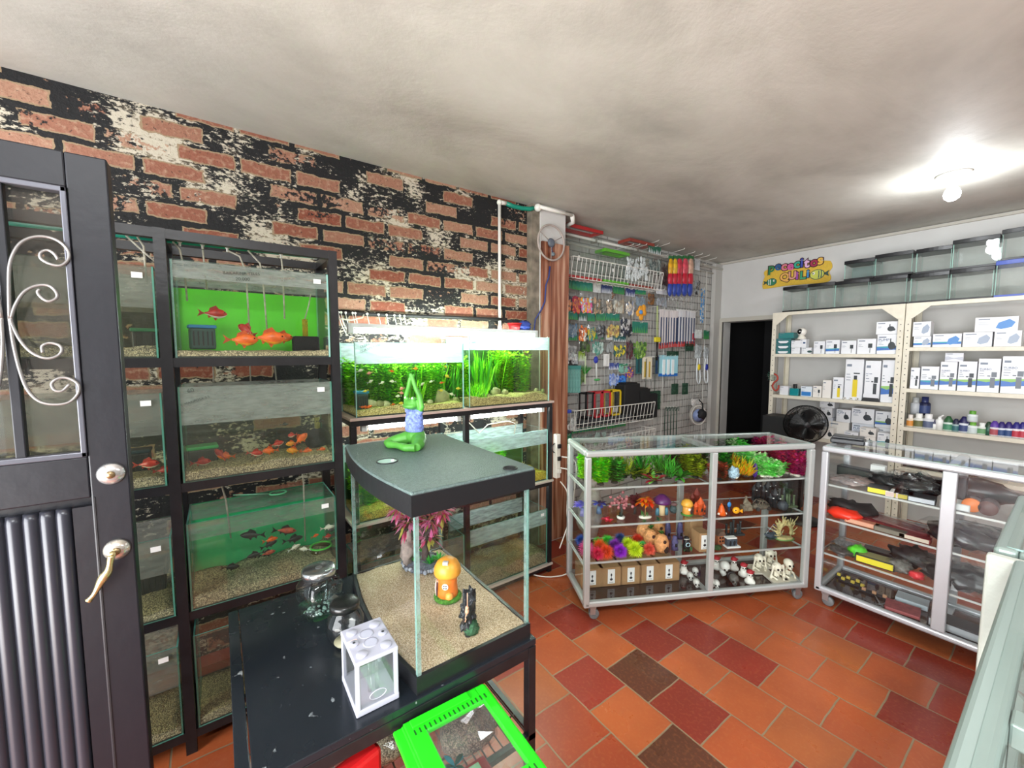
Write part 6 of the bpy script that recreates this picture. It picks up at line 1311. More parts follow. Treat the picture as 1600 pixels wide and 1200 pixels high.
def cap_skel(label, px, dp, rz=R(-25)):
    t = orn('skeleton_figure', label, px, dp, z0, 'white skeleton figures with red caps', rz=rz); q = MB(); q.ell((0, 0, .02), (.032, .03, .022), 12, 8); q.ell((-.012, -.012, .022), (.014, .02, .014), 8, 6); q.ell((.018, -.01, .02), (.014, .02, .014), 8, 6); q.ell((0, 0, .045), (.02, .016, .02), 10, 8); skull(q, (0, -.002, .074), .02); q.build('skeleton', P('#f0ece4', .55), t, remesh=.003)
    q = MB(); q.lathe([(.021, 0), (.020, .008), (.013, .018), (0, .021)], c=(0, .0, .078), seg=16); q.build('red_cap', SRED, t, True); q = MB(); q.ell((.022, .01, .082), (.008, .005, .006), 8, 6); q.build('cap_knot', SRED, t, True); eyes(t, (0, -.002, .072), .02)
for k, (px, dp, lb) in enumerate([(1068, .25, 'red-capped white skeleton figure left of the middle post'), (1119, .27, 'red-capped skeleton figure at the back, just right of the middle post'), (1146, .24, 'red-capped skeleton figure in the middle of the back row'), (1161, .16, 'red-capped skeleton figure behind the front one'), (1171, .075, 'red-capped skeleton figure nearest the front glass')]): cap_skel(lb, px, dp)
for k, (px, dp, lb) in enumerate([(1078, .17, 'small black and white skull left of the middle post'), (1086, .22, 'black and white skull against the middle post'), (1088, .09, 'little pale skull low beside the middle post'), (1112, .08, 'black and white skull at the front right of the middle post'), (1119, .06, 'small dark-eyed skull touching the front glass')]):
    t = orn('skull_ornament', lb, px, dp, z0, 'small skulls on the counter bottom', rz=R(-20)); q = MB(); skull(q, (0, 0, .036), .026); q.build('skull', P('#d4d2cc', .5, var=.2, vs=70), t, remesh=.003); eyes(t, (0, 0, .036), .026, P('#15151a', .6))
t = orn('skull_ornament', 'large white skull resting on a black ring', 1132, .18, z0, None, R(-15)); q = MB(); q.ell((0, 0, .075), (.032, .038, .034), 14, 10); q.tube([(0, .02, .06), (-.01, .01, .03), (.0, .0, .01)], [.024, .02, .018], 10); q.build('skull', P('#dedcd6', .5), t, True); q = MB(); q.tube([(.03+.022*math.cos(a*math.pi/8), -.03, .026+.022*math.sin(a*math.pi/8)) for a in range(16)], .009, 8, closed=True); q.build('black_ring', P('#1b1a1e', .5), t, True); eyes(t, (0, 0, .07), .034)
t = orn('skull_ornament', 'dark pewter-grey skull at the front between white ones', 1146, .08, z0, None, R(-20)); q = MB(); skull(q, (0, 0, .044), .034); q.build('skull', P('#5c5a56', .45, var=.3, vs=50, bump=.3), t, remesh=.003); eyes(t, (0, 0, .044), .034, P('#0d0c0c', .8))

# ---- counter 2: packaged goods
def blob(label, p, r, mat, name='package', cat='package', jit=.4, bag=False, rz=0):
    t = thing(name, label, cat, p, rz); q = MB(); q.ell((0, 0, r[2]*.9), r, 16, 10, jit=jit, sc=14)
    for v in q.b.verts: v.co.z = max(v.co.z, .0005)
    q.build('contents', mat, t, True)
    if bag:
        q = MB(); q.ell((0, 0, r[2]*.95), (r[0]*1.12, r[1]*1.12, r[2]*1.12), 16, 10, jit=jit*1.2, sc=18)
        for v in q.b.verts: v.co.z = max(v.co.z, .0003)
        q.build('plastic_wrap', BAG, t)
    return t
def pack(label, p, d, body, art=None, rz=0, name='package', top=None):
    t = thing(name, label, 'package', p, rz); q = MB(); q.box((0, 0, d[2]/2), d); q.build('carton', body, t, bevel=.0015)
    if art: q = MB(); q.bx(-d[0]*.46, d[0]*.46, -d[1]/2-.0008, -d[1]/2-.0001, d[2]*.12, d[2]*.88); q.build('printed_face', art, t)
    if top: q = MB(); q.bx(-d[0]*.42, d[0]*.42, -d[1]*.4, d[1]*.4, d[2]+.0001, d[2]+.0008); q.build('printed_top', top, t)
    return t
a1 = S2[2]+.001; a2 = S2[1]+.001; a3 = S2[0]+.001; a0 = zb2+.0135
BKP = P('#17181b', .35); GRYP = P('#84807e', .5, var=.4, vs=60); YLW = P('#e8d832', .4)
blob('crumpled pinkish plastic packets, left on the top shelf of the second counter', c2d(1312, .2, a1), (.11, .12, .015), P('#b8a4a0', .5, var=.3, vs=50), jit=.5, bag=True)
blob('flat clear packet with brown contents beside the pinkish packets', c2d(1350, .22, a1), (.10, .1, .018), P('#9c8078', .5, var=.4, vs=60), jit=.5, bag=True)
pack('long black and grey carton at the back left of the top shelf', c2d(1345, .33, a1), (.26, .07, .07), P('#26282b', .4), P('#3a3f3a', .5), R(-6))
pack('white carton with blue corner standing at the back', c2d(1382, .34, a1), (.07, .05, .11), P('#dcdcda', .5), P('#e8e8e4', .5))
pack('black carton outlined in yellow, at the front of the top shelf', c2d(1386, .10, a1), (.10, .10, .035), BKP, YLW, R(4), top=P('#2c2d30', .4))
pack('small white and pink carton right of the yellow-outlined one', c2d(1408, .09, a1), (.055, .09, .03), P('#e4dcd8', .5), P('#d0b8b0', .5), R(4))
pack('black carton with a yellow square, near the wide middle post', c2d(1425, .10, a1), (.08, .10, .03), BKP, P('#b9a83a', .5), R(8))
pack('flat black package with a white label against the wide middle post', c2d(1455, .10, a1), (.11, .1, .03), P('#232428', .4), P('#c8ccd4', .5), R(5))
blob('black plastic-wrapped device heap in front of the wide post', c2d(1440, .24, a1), (.11, .10, .06), P('#101114', .25), jit=.5, bag=True)
blob('black glossy bundle behind the yellow-outlined carton', c2d(1400, .26, a1), (.09, .08, .045), P('#131416', .3), jit=.5, bag=True)
pack('dark cylinder-like filter carton right of the wide post', c2d(1512, .22, a1), (.06, .06, .15), P('#202830', .3), None, 0)
pack('low pale carton right of the wide post', c2d(1510, .12, a1), (.11, .10, .035), P('#c8cccc', .5), P('#e4e8e8', .5))
for px, c_, l_ in ((1537, '#e07628', 'orange-lidded round jar lying on its side'), (1563, '#5c3c38', 'dark brown round jar lying next to the orange one')):
    t = thing('plastic_jar', l_, 'jar', c2d(px, .14, a1+.036)); q = MB(); q.lathe([(0, -.045), (.03, -.045), (.035, -.035), (.035, .04), (0, .045)], seg=24, M=Matrix.Rotation(R(90), 4, 'X')); q.build('jar_body', P('#2a2020', .4), t, True)
    q = MB(); q.lathe([(0, .012), (.033, .012), (.036, .006), (.036, -.006), (0, -.006)], c=(0, -.048, 0), seg=24, M=Matrix.Rotation(R(90), 4, 'X')); q.build('lid', P(c_, .45), t, True)
blob('black bag heap behind the round jars', c2d(1540, .32, a1), (.16, .06, .07), P('#0f1012', .3), jit=.4)
# shelf 2: red tools
t = blob('bright red-orange curved plastic scoop on the second shelf of the second counter', c2d(1313, .11, a2), (.09, .05, .035), P('#f0331c', .35), 'scoop', 'scoop', .35)
blob('black mesh bundle behind the red-orange scoop', c2d(1318, .24, a2), (.12, .09, .045), P('#1d1a1c', .6), jit=.5)
def stick_pack(label, px0, px1, dp0, dp1, z, col, w_=.05):
    a, b_ = c2d(px0, dp0, z+.016), c2d(px1, dp1, z+.016); t = thing('tool_package', label, 'package', (a.x, a.y, a.z)); q = MB(); q.bar((0, 0, 0), b_-a, w_, .022); q.build('card', P(col, .45), t, bevel=.004); q = MB(); q.tube([Vector((0, 0, .014)), (b_-a)+Vector((0, 0, .014))], .009, 8); q.build('tool', P('#6e1a22', .3), t, True)
    q = MB(); q.bar((0, 0, .006), (b_-a)+Vector((0, 0, .006)), w_*1.1, .034); q.build('blister', BAG, t)
stick_pack('long red-carded tool package, rearmost on the second shelf', 1338, 1462, .30, .20, a2, '#a8182a', .09)
stick_pack('red-carded tool package lying in front of the rearmost one', 1352, 1468, .20, .12, a2, '#8f1422', .07)
pack('small orange and white printed carton before the red tools', c2d(1362, .09, a2), (.16, .05, .028), P('#c8785a', .5), P('#e0a488', .5))
pack('olive-brown carton in the row before the red tools', c2d(1408, .08, a2), (.14, .05, .028), P('#5a5448', .5), P('#7c7466', .5))
pack('dark red and cream carton by the wide post, second shelf', c2d(1448, .08, a2), (.13, .05, .026), P('#7a1a22', .5), P('#d8c8b4', .5))
blob('black plastic bag with a white cord, right of the wide post', c2d(1530, .2, a2), (.15, .12, .06), P('#2a252c', .25), jit=.35, bag=True, name='bag', cat='bag')
pack('dark green carton standing behind the black plastic bag', c2d(1550, .36, a2), (.16, .05, .09), P('#1c2a24', .4))
# shelf 3
t = pack('ridged brown cardboard insert tray at the left of the third shelf', c2d(1297, .16, a3), (.13, .13, .012), P('#8a6a42', .7))
for k in range(6): q = MB(); q.tube([(-.055+k*.022, -.06, .018), (-.055+k*.022, .06, .018)], .009, 8); q.build('ridge', P('#a07c4c', .7), t, True)
blob('clear bag of silvery metal clips beside the ridged tray', c2d(1328, .22, a3), (.08, .06, .02), P('#aeb0b4', .3, .5, var=.5, vs=90), jit=.5, bag=True, name='bag', cat='bag')
blob('clear bag with dark fittings at the third shelf front', c2d(1330, .11, a3), (.07, .05, .02), P('#4a4442', .4, var=.5, vs=90), jit=.5, bag=True, name='bag', cat='bag')
blob('clear bag holding bright green clips', c2d(1358, .14, a3), (.045, .05, .04), P('#5ce02a', .4), jit=.4, bag=True, name='bag', cat='bag')
t = pack('long black lamp carton with a bright yellow side', c2d(1388, .12, a3), (.18, .10, .045), P('#1e1f20', .4), YLW, R(4), top=P('#9a9458', .4))
pack('narrow black carton behind the yellow-sided one', c2d(1402, .26, a3), (.2, .07, .04), P('#19191c', .35), None, R(4))
blob('wrapped grey device in a clear bag, third shelf centre', c2d(1428, .12, a3), (.05, .05, .035), P('#7c7a74', .4, var=.5, vs=60), jit=.5, bag=True, name='bag', cat='bag')
blob('heap of black plant pots at the back of the third shelf', c2d(1445, .27, a3), (.10, .08, .06), P('#262428', .5), jit=.6)
blob('small coral-red rubber ornament close to the wide post', c2d(1455, .09, a3), (.03, .025, .022), P('#e84048', .4), 'ornament', 'ornament', .6)
blob('tangle of dark packaged tubing right of the wide post', c2d(1530, .2, a3), (.16, .13, .06), P('#1f1c20', .3), jit=.6, bag=True)
pack('white card strip leaning in the tubing heap', c2d(1519, .10, a3), (.025, .01, .09), P('#e4e6ea', .5))
pack('low dark tray with white dots, bottom right of the second counter', c2d(1525, .14, a0), (.2, .12, .05), P('#2a2326', .4), P('#b8babf', .4))
# bottom
q = MB(); 
for k, (px, dp, l_) in enumerate([(1318, .28, 'row of small yellow-tipped black air valves, left part'), (1352, .24, 'yellow-capped black valve in the middle of the counter floor'), (1388, .20, 'copper-tipped black valve row further along the counter floor')]):
    t = thing('valve_strip', l_, 'valve', c2d(px, dp, a0)); q = MB(); q.bx(-.07, .07, -.01, .01, 0, .014); q.build('strip', P('#2a282c', .5), t)
    for j in range(3): q = MB(); q.bx(-.055+j*.05, -.035+j*.05, -.016, -.001, .012, .03); q.build('valve_tip', P('#c8b04a' if k < 2 else '#b88a6a', .4), t, bevel=.002)
t = thing('scissor_tool', 'long silver scissor-handled tool lying on the counter floor', 'tool', c2d(1400, .13, a0+.008)); q = MB(); q.tube([(-.06, .10, 0), (.01, -.04, 0)], .004, 6); q.tube([(.05, .10, 0), (.01, -.04, 0)], .004, 6); q.tube([(.01+.016*math.cos(a*.52), -.055+.014*math.sin(a*.52), 0) for a in range(12)], .003, 6, closed=True); q.build('shafts', P('#8e9094', .3, .7), t, True)
pack('pinkish red packet on the counter floor near the wide post', c2d(1437, .14, a0), (.15, .12, .02), P('#a04c50', .5, var=.3, vs=40), P('#c86a6c', .5), R(8))
pack('pale blue-white packet at the back of the counter floor', c2d(1452, .28, a0), (.14, .1, .03), P('#b8c4cc', .5), None, R(4))
# ---- things inside and on the right hand counter
for k, (y_, l_) in enumerate([(1.45, 'glossy black packaging under the near counter glass, beyond the cross rail'), (.85, 'glossy black wrapped goods under the near counter glass, before the cross rail'), (.45, 'black wrapped goods under the near counter, closest to the camera')]):
    blob(l_, Vector((.14, y_, .7015)), (.15, .26, .10), P('#1a1c1e', .22), jit=.5, bag=True)
# things standing on the counters
t = thing('black_tray', 'flat black device with a lid on top of the second counter', 'device', at_z(1325, 692, zt2+.002)+Vector((0, 0, 0)), R(10)); q = MB(); q.box((0, 0, .015), (.17, .12, .03)); q.build('body', P('#222428', .35), t, bevel=.006); q = MB(); q.box((0, -.0, .038), (.155, .11, .014)); q.build('lid', P('#2c2e32', .35), t, bevel=.005); q = MB(); q.box((.09, -.02, .012), (.012, .03, .02)); q.build('latch', P('#c8ccd0', .3), t)
# ------------------------------------------------------------ slotted shelving against the back wall
RF, RB = 4.90, 5.28
def slotted(label, x0, x1, zs, top=2.025):
    t = thing('shelving_unit', label, 'shelves', ((x0+x1)/2, RF, 0)); h = (x1-x0)/2; W = .038
    for s in (-1, 1):
        for y in (0, RB-RF):
            a = -h if s < 0 else h-W; sgn = 1 if y == 0 else -1
            q = MB(); q.bx(a, a+W, y-.002, y+.002, 0, top); e = a if s < 0 else a+W; q.bx(e-.002, e+.002, min(y, y+sgn*W), max(y, y+sgn*W), 0, top); po = q.build('post', RACKW, t)
            if y == 0:
                q = MB()
                for k in range(int(top/.055)):
                    c_ = (a+W/2, -.0025, .03+k*.055); q.lathe([(0, .0006), (.0045, .0006), (.0045, 0), (0, 0)], c=c_, seg=8, M=Matrix.Rotation(R(90), 4, 'X'))
                q.build('slot_holes', P('#4a463e', .6), po)
    for z in zs+[top]:
        q = MB(); q.bx(-h+.003, h-.003, .001, RB-RF-.003, z-.004, z); q.bx(-h+.003, h-.003, -.003, .0, z-.032, z); sh = q.build('shelf', RACKW, t, bevel=.001)
    for s in (-1, 1):
        q = MB(); a = s*(h-.004); q.prism([(a, top-.03), (a-s*.15, top-.03), (a-s*.04, top-.13), (a, top-.13)], 'xz', -.006, -.003); q.build('gusset', RACKW, t)
    return t
slotted('cream slotted metal shelving nearest the doorway, filled with white pump cartons', -1.995, -.945, [.735, 1.145, 1.585])
slotted('cream slotted metal shelving at the right, filled with filter cartons and bottles', -.935, .25, [.585, .945, 1.285, 1.645])
NAVY = P('#2a4a78', .5); GREYP = P('#7c8694', .5); DEV = P('#2c3238', .45); BLUEW = P('#3f6fb8', .45); TEALW = P('#2f9aa8', .45); GRNW = P('#8fc06a', .5); CART = P('#e4e6ea', .5); CART2 = P('#d5d9e2', .5); CARTW = P('#e6e2dc', .5)
def art(t, w, h, style, seed=0, words=None):
    """print on the front (-y) face of a carton of width w, height h"""
    rd = random.Random(seed); e = -.0012
    q = MB(); 
    q.bx(-w*.42, -w*.42+w*rd.uniform(.25, .4), e, e+.001, h*.82, h*.88)
    for k in range(3): q.bx(-w*.42, -w*.42+w*rd.uniform(.12, .28), e, e+.001, h*(.62-k*.07), h*(.635-k*.07))
    q.build('small_print', GREYP, t)
    if 'w' in style:
        q = MB(); q.prism([(-w*.5, h*.18), (w*.5, h*.22), (w*.5, h*.36), (-w*.1, h*.30), (-w*.5, h*.34)], 'xz', e-.0003, e+.0008); q.build('blue_band', BLUEW, t)
        q = MB(); q.prism([(-w*.5, h*.34), (-w*.1, h*.30), (w*.5, h*.36), (w*.5, h*.40), (-w*.5, h*.38)], 'xz', e-.0002, e+.0008); q.build('green_band', GRNW if 'g' in style else TEALW, t)
    if 'd' in style:   # upright filter picture
        q = MB(); q.bx(w*.08, w*.30, e-.0008, e, h*.14, h*.44); q.bx(w*.12, w*.36, e-.0008, e, h*.46, h*.60); q.bx(-w*.06, w*.08, e-.0008, e, h*.47, h*.50); q.build('filter_picture', DEV if 'k' in style else P('#6f767e', .5), t)
    if 'p' in style:   # pump picture
        q = MB(); q.ell((w*.2, e-.0002, h*.42), (w*.17, .0008, h*.2), 12, 6); q.bx(w*.12, w*.17, e-.0008, e, h*.5, h*.78); q.ell((w*.33, e-.0002, h*.36), (w*.08, .0008, h*.1), 10, 6); q.build('pump_picture', DEV, t)
    if 'a' in style:   # air pump picture
        q = MB(); q.prism([(w*.0, h*.25), (w*.06, h*.6), (w*.3, h*.82), (w*.44, h*.6), (w*.36, h*.28), (w*.12, h*.16)], 'xz', e-.0008, e); q.build('air_pump_picture', P('#4f86c4', .45) if 'b' in style else P('#9aa6b8', .45), t)
    if 'y' in style:
        q = MB(); q.bx(-w*.05, w*.22, e-.0008, e, h*.08, h*.50); q.build('yellow_cylinder_picture', P('#e0c81e', .45), t); q = MB(); q.bx(.0, w*.18, e-.0008, e, h*.50, h*.60); q.bx(w*-.02, w*.32, e-.0008, e, h*.64, h*.67); q.build('spout_picture', DEV, t)
    if 'n' in style:   # small nozzle
        q = MB(); q.bx(w*.1, w*.32, e-.0008, e, h*.4, h*.68); q.bx(w*.19, w*.22, e-.0008, e, h*.08, h*.4); q.build('device_picture', DEV, t)
    if words:
        n = len(words)
        text(words, t, (-w*.44, e-.0004, h*.66), (R(90), 0, 0), min(h*.17, w*.52/(n*.62)), NAVY, .0002)
def cart(px0, py0, px1, py1, zb, style, label, group=None, depth=.10, body=None, words=None, y=RF+.03, seed=0, name='carton'):
    x0, x1 = at_y(px0, (py0+py1)/2, y).x, at_y(px1, (py0+py1)/2, y).x; h = (at_y((px0+px1)/2, py0, y).z-at_y((px0+px1)/2, py1, y).z)
    t = thing(name, label, 'box', ((x0+x1)/2, y, zb+.0006), R(random.uniform(-1.5, 1.5)), group); w_ = (x1-x0)-.004
    q = MB(); q.bx(-w_/2, w_/2, 0, depth, 0, h-.0015); q.build('carton_body', body or CART, t, bevel=.0012)
    art(t, w_, h, style, seed or int(px0), words)
    return t, zb+h
ga = 'equipment cartons on the doorway shelving'
z = 1.585
zz = z
for k, (l_) in enumerate(['lowest teal carton of the stack in the upper left shelf corner', 'middle teal carton of the stack in the upper left shelf corner', 'third teal carton up in the upper left shelf corner']):
    t, zz = cart(1212, 543, 1235, 551, zz, '', l_, ga, .12, P('#23696c', .45), name='carton'); q = MB(); q.prism([(-.045, .028), (.045, .028), (.05, .018), (.03, .004), (-.03, .004), (-.05, .018)], 'xz', -.002, -.0013); q.build('white_label', CART, t)
cart(1216, 519, 1240, 528, zz, '', 'plain teal carton crowning the teal stack', ga, .12, P('#2a7a7a', .45))
t, z1_ = cart(1236, 541, 1250, 551, z, '', 'small white carton below another, next to the teal stack', ga, .08); t, z2_ = cart(1236, 530, 1251, 541, z1_, '', 'small white carton stacked on another beside the teal stack', ga, .08)
t, z3_ = cart(1252, 541, 1268, 551, z, '', 'low white carton with a dark oval picture under the round camera', ga, .09); q = MB(); q.ell((.03, -.0015, .024), (.022, .0008, .012), 12, 6); q.build('oval_picture', P('#2c4a48', .5), t)
t, z4_ = cart(1250, 528, 1260, 541, z3_, '', 'upright white carton with a blue square, carrying the round camera', ga, .08); q = MB(); q.bx(.0, .02, -.0016, -.001, .04, .055); q.build('blue_square', NAVY, t)
t = thing('security_camera', 'round white security camera with a black face standing on cartons', 'camera', (at_y(1253, 520, RF+.07).x, RF+.07, z4_+.0008)); q = MB(); q.lathe([(0, 0), (.038, 0), (.040, .01), (.028, .03), (.018, .042), (0, .042)], seg=24); q.build('base', P('#e6e2d6', .4), t, True); q = MB(); q.ell((0, 0, .076), (.042, .040, .042), 20, 14); q.build('head', P('#ece9e0', .35), t, True); q = MB(); q.ell((-.008, -.028, .08), (.025, .016, .028), 16, 10); q.build('black_face', P('#0c0c0e', .2), t, True); q = MB(); q.ell((-.006, -.044, .081), (.007, .003, .005), 8, 6); q.build('lens', P('#dcdcda', .3), t, True)
cart(1271, 532, 1289, 552, z, 'n', 'square white carton with a dark nozzle picture right of the camera', ga); cart(1290, 530, 1312, 552, z, 'wn', 'white carton with a blue band and dark square picture, fourth from the camera side', ga)
cart(1314, 531, 1338, 552, z, 'n', 'pale carton with a small grey device, centre of the top left shelf', ga); cart(1339, 527, 1369, 551, z, 'n', 'wide white carton left of the big PUMP carton', ga)
t, zp = cart(1370, 520, 1404, 551, z, 'wp', 'white PUMP carton with a blue wave beside the middle posts', ga, .12, words='PUMP'); cart(1369, 500, 1403, 520, zp, 'p', 'white carton lying on the PUMP carton beside the middle posts', ga, .12)
z = 1.145
cart(1218, 600, 1232, 614, z, '', 'small white carton at the left end of the second shelf', ga, .08)
t = thing('small_tank', 'small cube of teal water with a black pump clipped on, second shelf', 'tank', (at_y(1243, 607, RF+.07).x, RF+.07, z+.0006)); q = MB(); q.bx(-.04, .04, -.035, .035, 0, .075); q.build('teal_box', P('#16868c', .2), t, bevel=.002); q = MB(); q.bx(-.02, .012, -.02, .015, .077, .12); q.build('pump', P('#17181a', .4), t, bevel=.004); q = MB(); q.tube([(-.01, 0, .115), (.02, 0, .13), (.05, .0, .12), (.055, .0, .07)], .003, 6); q.build('cable', P('#b8b4aa', .5), t, True)
t, _ = cart(1251, 599, 1269, 615, z, '', 'small carton with a bright blue picture, second shelf', ga, .08, P('#dfe8f0', .5)); q = MB(); q.bx(-.042, .042, -.0016, -.001, .008, .05); q.build('blue_picture', P('#2f7ac0', .45), t)
cart(1270, 599, 1284, 617, z, 'n', 'small white carton with a cup picture beside the blue one', ga, .08, CARTW); cart(1285, 590, 1299, 618, z, '', 'narrow carton with two round black pictures', ga, .08, CARTW)
cart(1301, 586, 1318, 620, z, 'y', 'small carton with a yellow cylinder picture', ga, .09); cart(1320, 556, 1349, 620, z, 'y', 'tall carton with a big yellow cylinder picture', ga, .10)
cart(1351, 556, 1376, 620, z, 'dk', 'tall FILTER carton with a black device, between yellow-cylinder and green-band cartons', ga, .12, words='FILTER'); cart(1377, 557, 1401, 624, z, 'wgdk', 'tall carton with green and blue bands against the middle posts', ga, .12)
for k, px in enumerate((1320, 1330, 1340)):
    t = thing('figurine', ['tiny white figure nearest the yellow-cylinder carton corner', 'tiny white figure in the middle of three on the shelf lip', 'tiny white figure nearest the black stand'][k], 'figure', (at_y(px, 615, RF+.016).x, RF+.016, z+.0006)); q = MB(); q.ell((0, 0, .013), (.014, .010, .013), 10, 8, jit=.2); q.build('body', P('#e4e2dc', .5), t, True); q = MB(); q.ell((.004, -.009, .015), (.005, .003, .005), 6, 5); q.build('dark_spot', P('#1a1a1c', .6), t, True)
t = thing('display_stand', 'small black stand with a white card in front of the tall cartons', 'stand', (at_y(1361, 615, RF+.014).x, RF+.014, z+.0006)); q = MB(); q.prism([(-.07, 0), (.07, 0), (.05, .035), (-.05, .035)], 'xz', -.01, .012); q.build('foot', BLACK, t, bevel=.002); q = MB(); q.bx(-.055, .055, -.006, -.003, .035, .07); q.build('card', CART, t)
z = .735
lw = [(1283, 672, 1302, 690, z, 'p', 'low carton with a black pump picture next to the fan', .1, CARTW), (1318, 676, 1341, 692, z, 'wp', 'blue and white carton at the front of the lower shelf', .1, CART), (1342, 681, 1368, 694, z, 'p', 'white carton at the bottom of a pair in front, lower shelf', .1, CARTW), (1370, 676, 1395, 698, z, 'wp', 'blue-banded carton beside the middle posts, lower shelf', .12, CART)]
tops = []
for a in lw: t, zt_ = cart(*a[:4], a[4], a[5], a[6], ga, a[7], a[8]); tops.append(zt_)
cart(1343, 668, 1369, 681, tops[2], 'p', 'white carton on top of the front pair, lower shelf', ga, .1, CARTW)
yb_ = RF+.16
t, zq = cart(1294, 664, 1326, 690, z, '', 'wide cream carton behind the front row, lower shelf', ga, .14, CARTW, y=yb_); t, _ = cart(1306, 644, 1329, 664, zq, 'p', 'white pump carton on the wide cream one', ga, .14, y=yb_, words='PUMP')
t, zq = cart(1330, 664, 1365, 692, z, '', 'PUMP carton at the bottom of the tall stack, mostly hidden', ga, .16, CART2, words='PUMP', y=yb_); cart(1330, 640, 1366, 664, zq, 'p', 'large PUMP carton in the middle of the lower shelf', ga, .16, CART, words='PUMP', y=yb_)
t, zq = cart(1367, 670, 1398, 696, z, '', 'white carton hidden under the green-banded one', ga, .16, CART, y=yb_); cart(1367, 644, 1398, 670, zq, 'wgp', 'carton with green and blue bands high on the lower shelf stack', ga, .16, CART, y=yb_)
t, zq = cart(1280, 660, 1300, 690, z, '', 'pale carton behind the black fan', ga, .14, CART2, y=yb_); t, zq = cart(1282, 645, 1300, 660, zq, 'p', 'carton with a teal pump picture beside the fan top', ga, .14, CART, y=yb_); cart(1280, 633, 1304, 645, zq, 'p', 'topmost carton beside the black fan', ga, .14, CART, y=yb_)
gb = 'equipment cartons on the right shelving'
z = 1.645
t, zq = cart(1427, 523, 1455, 540, z, 'wa', 'small air pump carton at the left of the right shelving, under another', gb, .12); cart(1426, 500, 1455, 523, zq, 'a', 'carton with a grey oval picture stacked at the left post', gb, .12)
cart(1457, 519, 1503, 540, z, 'wab', 'long low carton with a blue band and air pump picture', gb, .12); t, zq = cart(1504, 517, 1551, 540, z, 'a', 'long white carton with a thin cable picture', gb, .12); cart(1553, 515, 1597, 540, z, 'a', 'long silvery carton under the blue-pump carton', gb, .12)
cart(1523, 493, 1592, 516, zq, 'ab', 'large white carton with a bright blue air pump, on top of two others', gb, .12)
z = 1.285
r2 = [(1422, 573, 1437, 606, 'dk', 'slim carton with a black filter beside the middle posts'), (1438, 573, 1467, 609, 'wd', 'short carton with a faded lilac filter'), (1468, 566, 1495, 611, 'wgd', 'carton with a lilac-grey filter, under the small silver one'), (1496, 566, 1526, 613, 'wgdk', 'carton with the darkest black filter and strong blue band'), (1527, 561, 1563, 614, 'wgd', 'taller carton with a grey filter and pale blue band'), (1564, 557, 1606, 616, 'wgd', 'tallest filter carton, cut by the photo edge')]
for k, a in enumerate(r2):
    t, zq = cart(*a[:4], z, a[4], a[5], gb, .11, words=None if k < 2 else 'TURBO')
    if k == 2: zk = zq
t, _ = cart(1476, 552, 1506, 566, zk, '', 'small silvery carton lying on two filter cartons', gb, .06, P('#d0d2d8', .3)); q = MB(); q.prism([(-.05, .01), (0, .025), (.05, .01), (.05, .04), (0, .03), (-.05, .04)], 'xz', -.0018, -.001); q.build('star_print', P('#b4b8c4', .4), t)
z = .945
def bottle(px, py0, py1, w_, body, capc, label, kind='cyl', y=RF+.05, zb=None, lab=None):
    x_ = at_y(px, py1, y).x; h = at_y(px, py0, y).z-at_y(px, py1, y).z; r_ = w_/2; zb = z if zb is None else zb
    t = thing('bottle', label, 'bottle', (x_, y, zb+.0006), 0, 'water care bottles on the right shelving'); hb = h*(.62 if kind == 'cone' else .7)
    q = MB(); q.lathe([(0, 0), (r_, 0), (r_, hb*.9), (r_*.7, hb), (0, hb)], seg=18); q.build('bottle_body', P(body, .4), t, True)
    q = MB()
    if kind == 'cone': q.lathe([(r_*.95, hb*.96), (r_*.9, hb+h*.1), (r_*.35, h), (0, h)], seg=18)
    elif kind == 'spray': q.lathe([(r_*.5, hb), (r_*.4, h*.85), (0, h*.86)], seg=12); q.tube([(0, 0, h*.84), (r_*.9, -r_*.3, h*.98)], r_*.25, 8)
    else: q.lathe([(r_*.62, hb), (r_*.62, h), (0, h)], seg=18)
    q.build('cap', P(capc, .4), t, True)
    if lab: q = MB(); q.lathe([(r_+.0006, hb*.15), (r_+.0006, hb*.75)], seg=18); q.build('label', P(lab, .5), t, True)
    return t
t = thing('shelf_riser', 'low clear riser box at the back of the bottle shelf', 'box', (at_y(1437, 650, RF+.2).x, RF+.2, z+.0006)); q = MB(); q.bx(-.11, .11, -.05, .06, 0, .10); q.build('riser_body', PLAST, t)
bottle(1430, 619, 645, .07, '#c8ccd0', '#c2c6c6', 'pale jar on the clear riser at the back', y=RF+.2, zb=z+.101); bottle(1444, 620, 648, .075, '#22264a', '#2a3468', 'navy bottle on the clear riser at the back', y=RF+.2, zb=z+.101, lab='#3a4a7a')
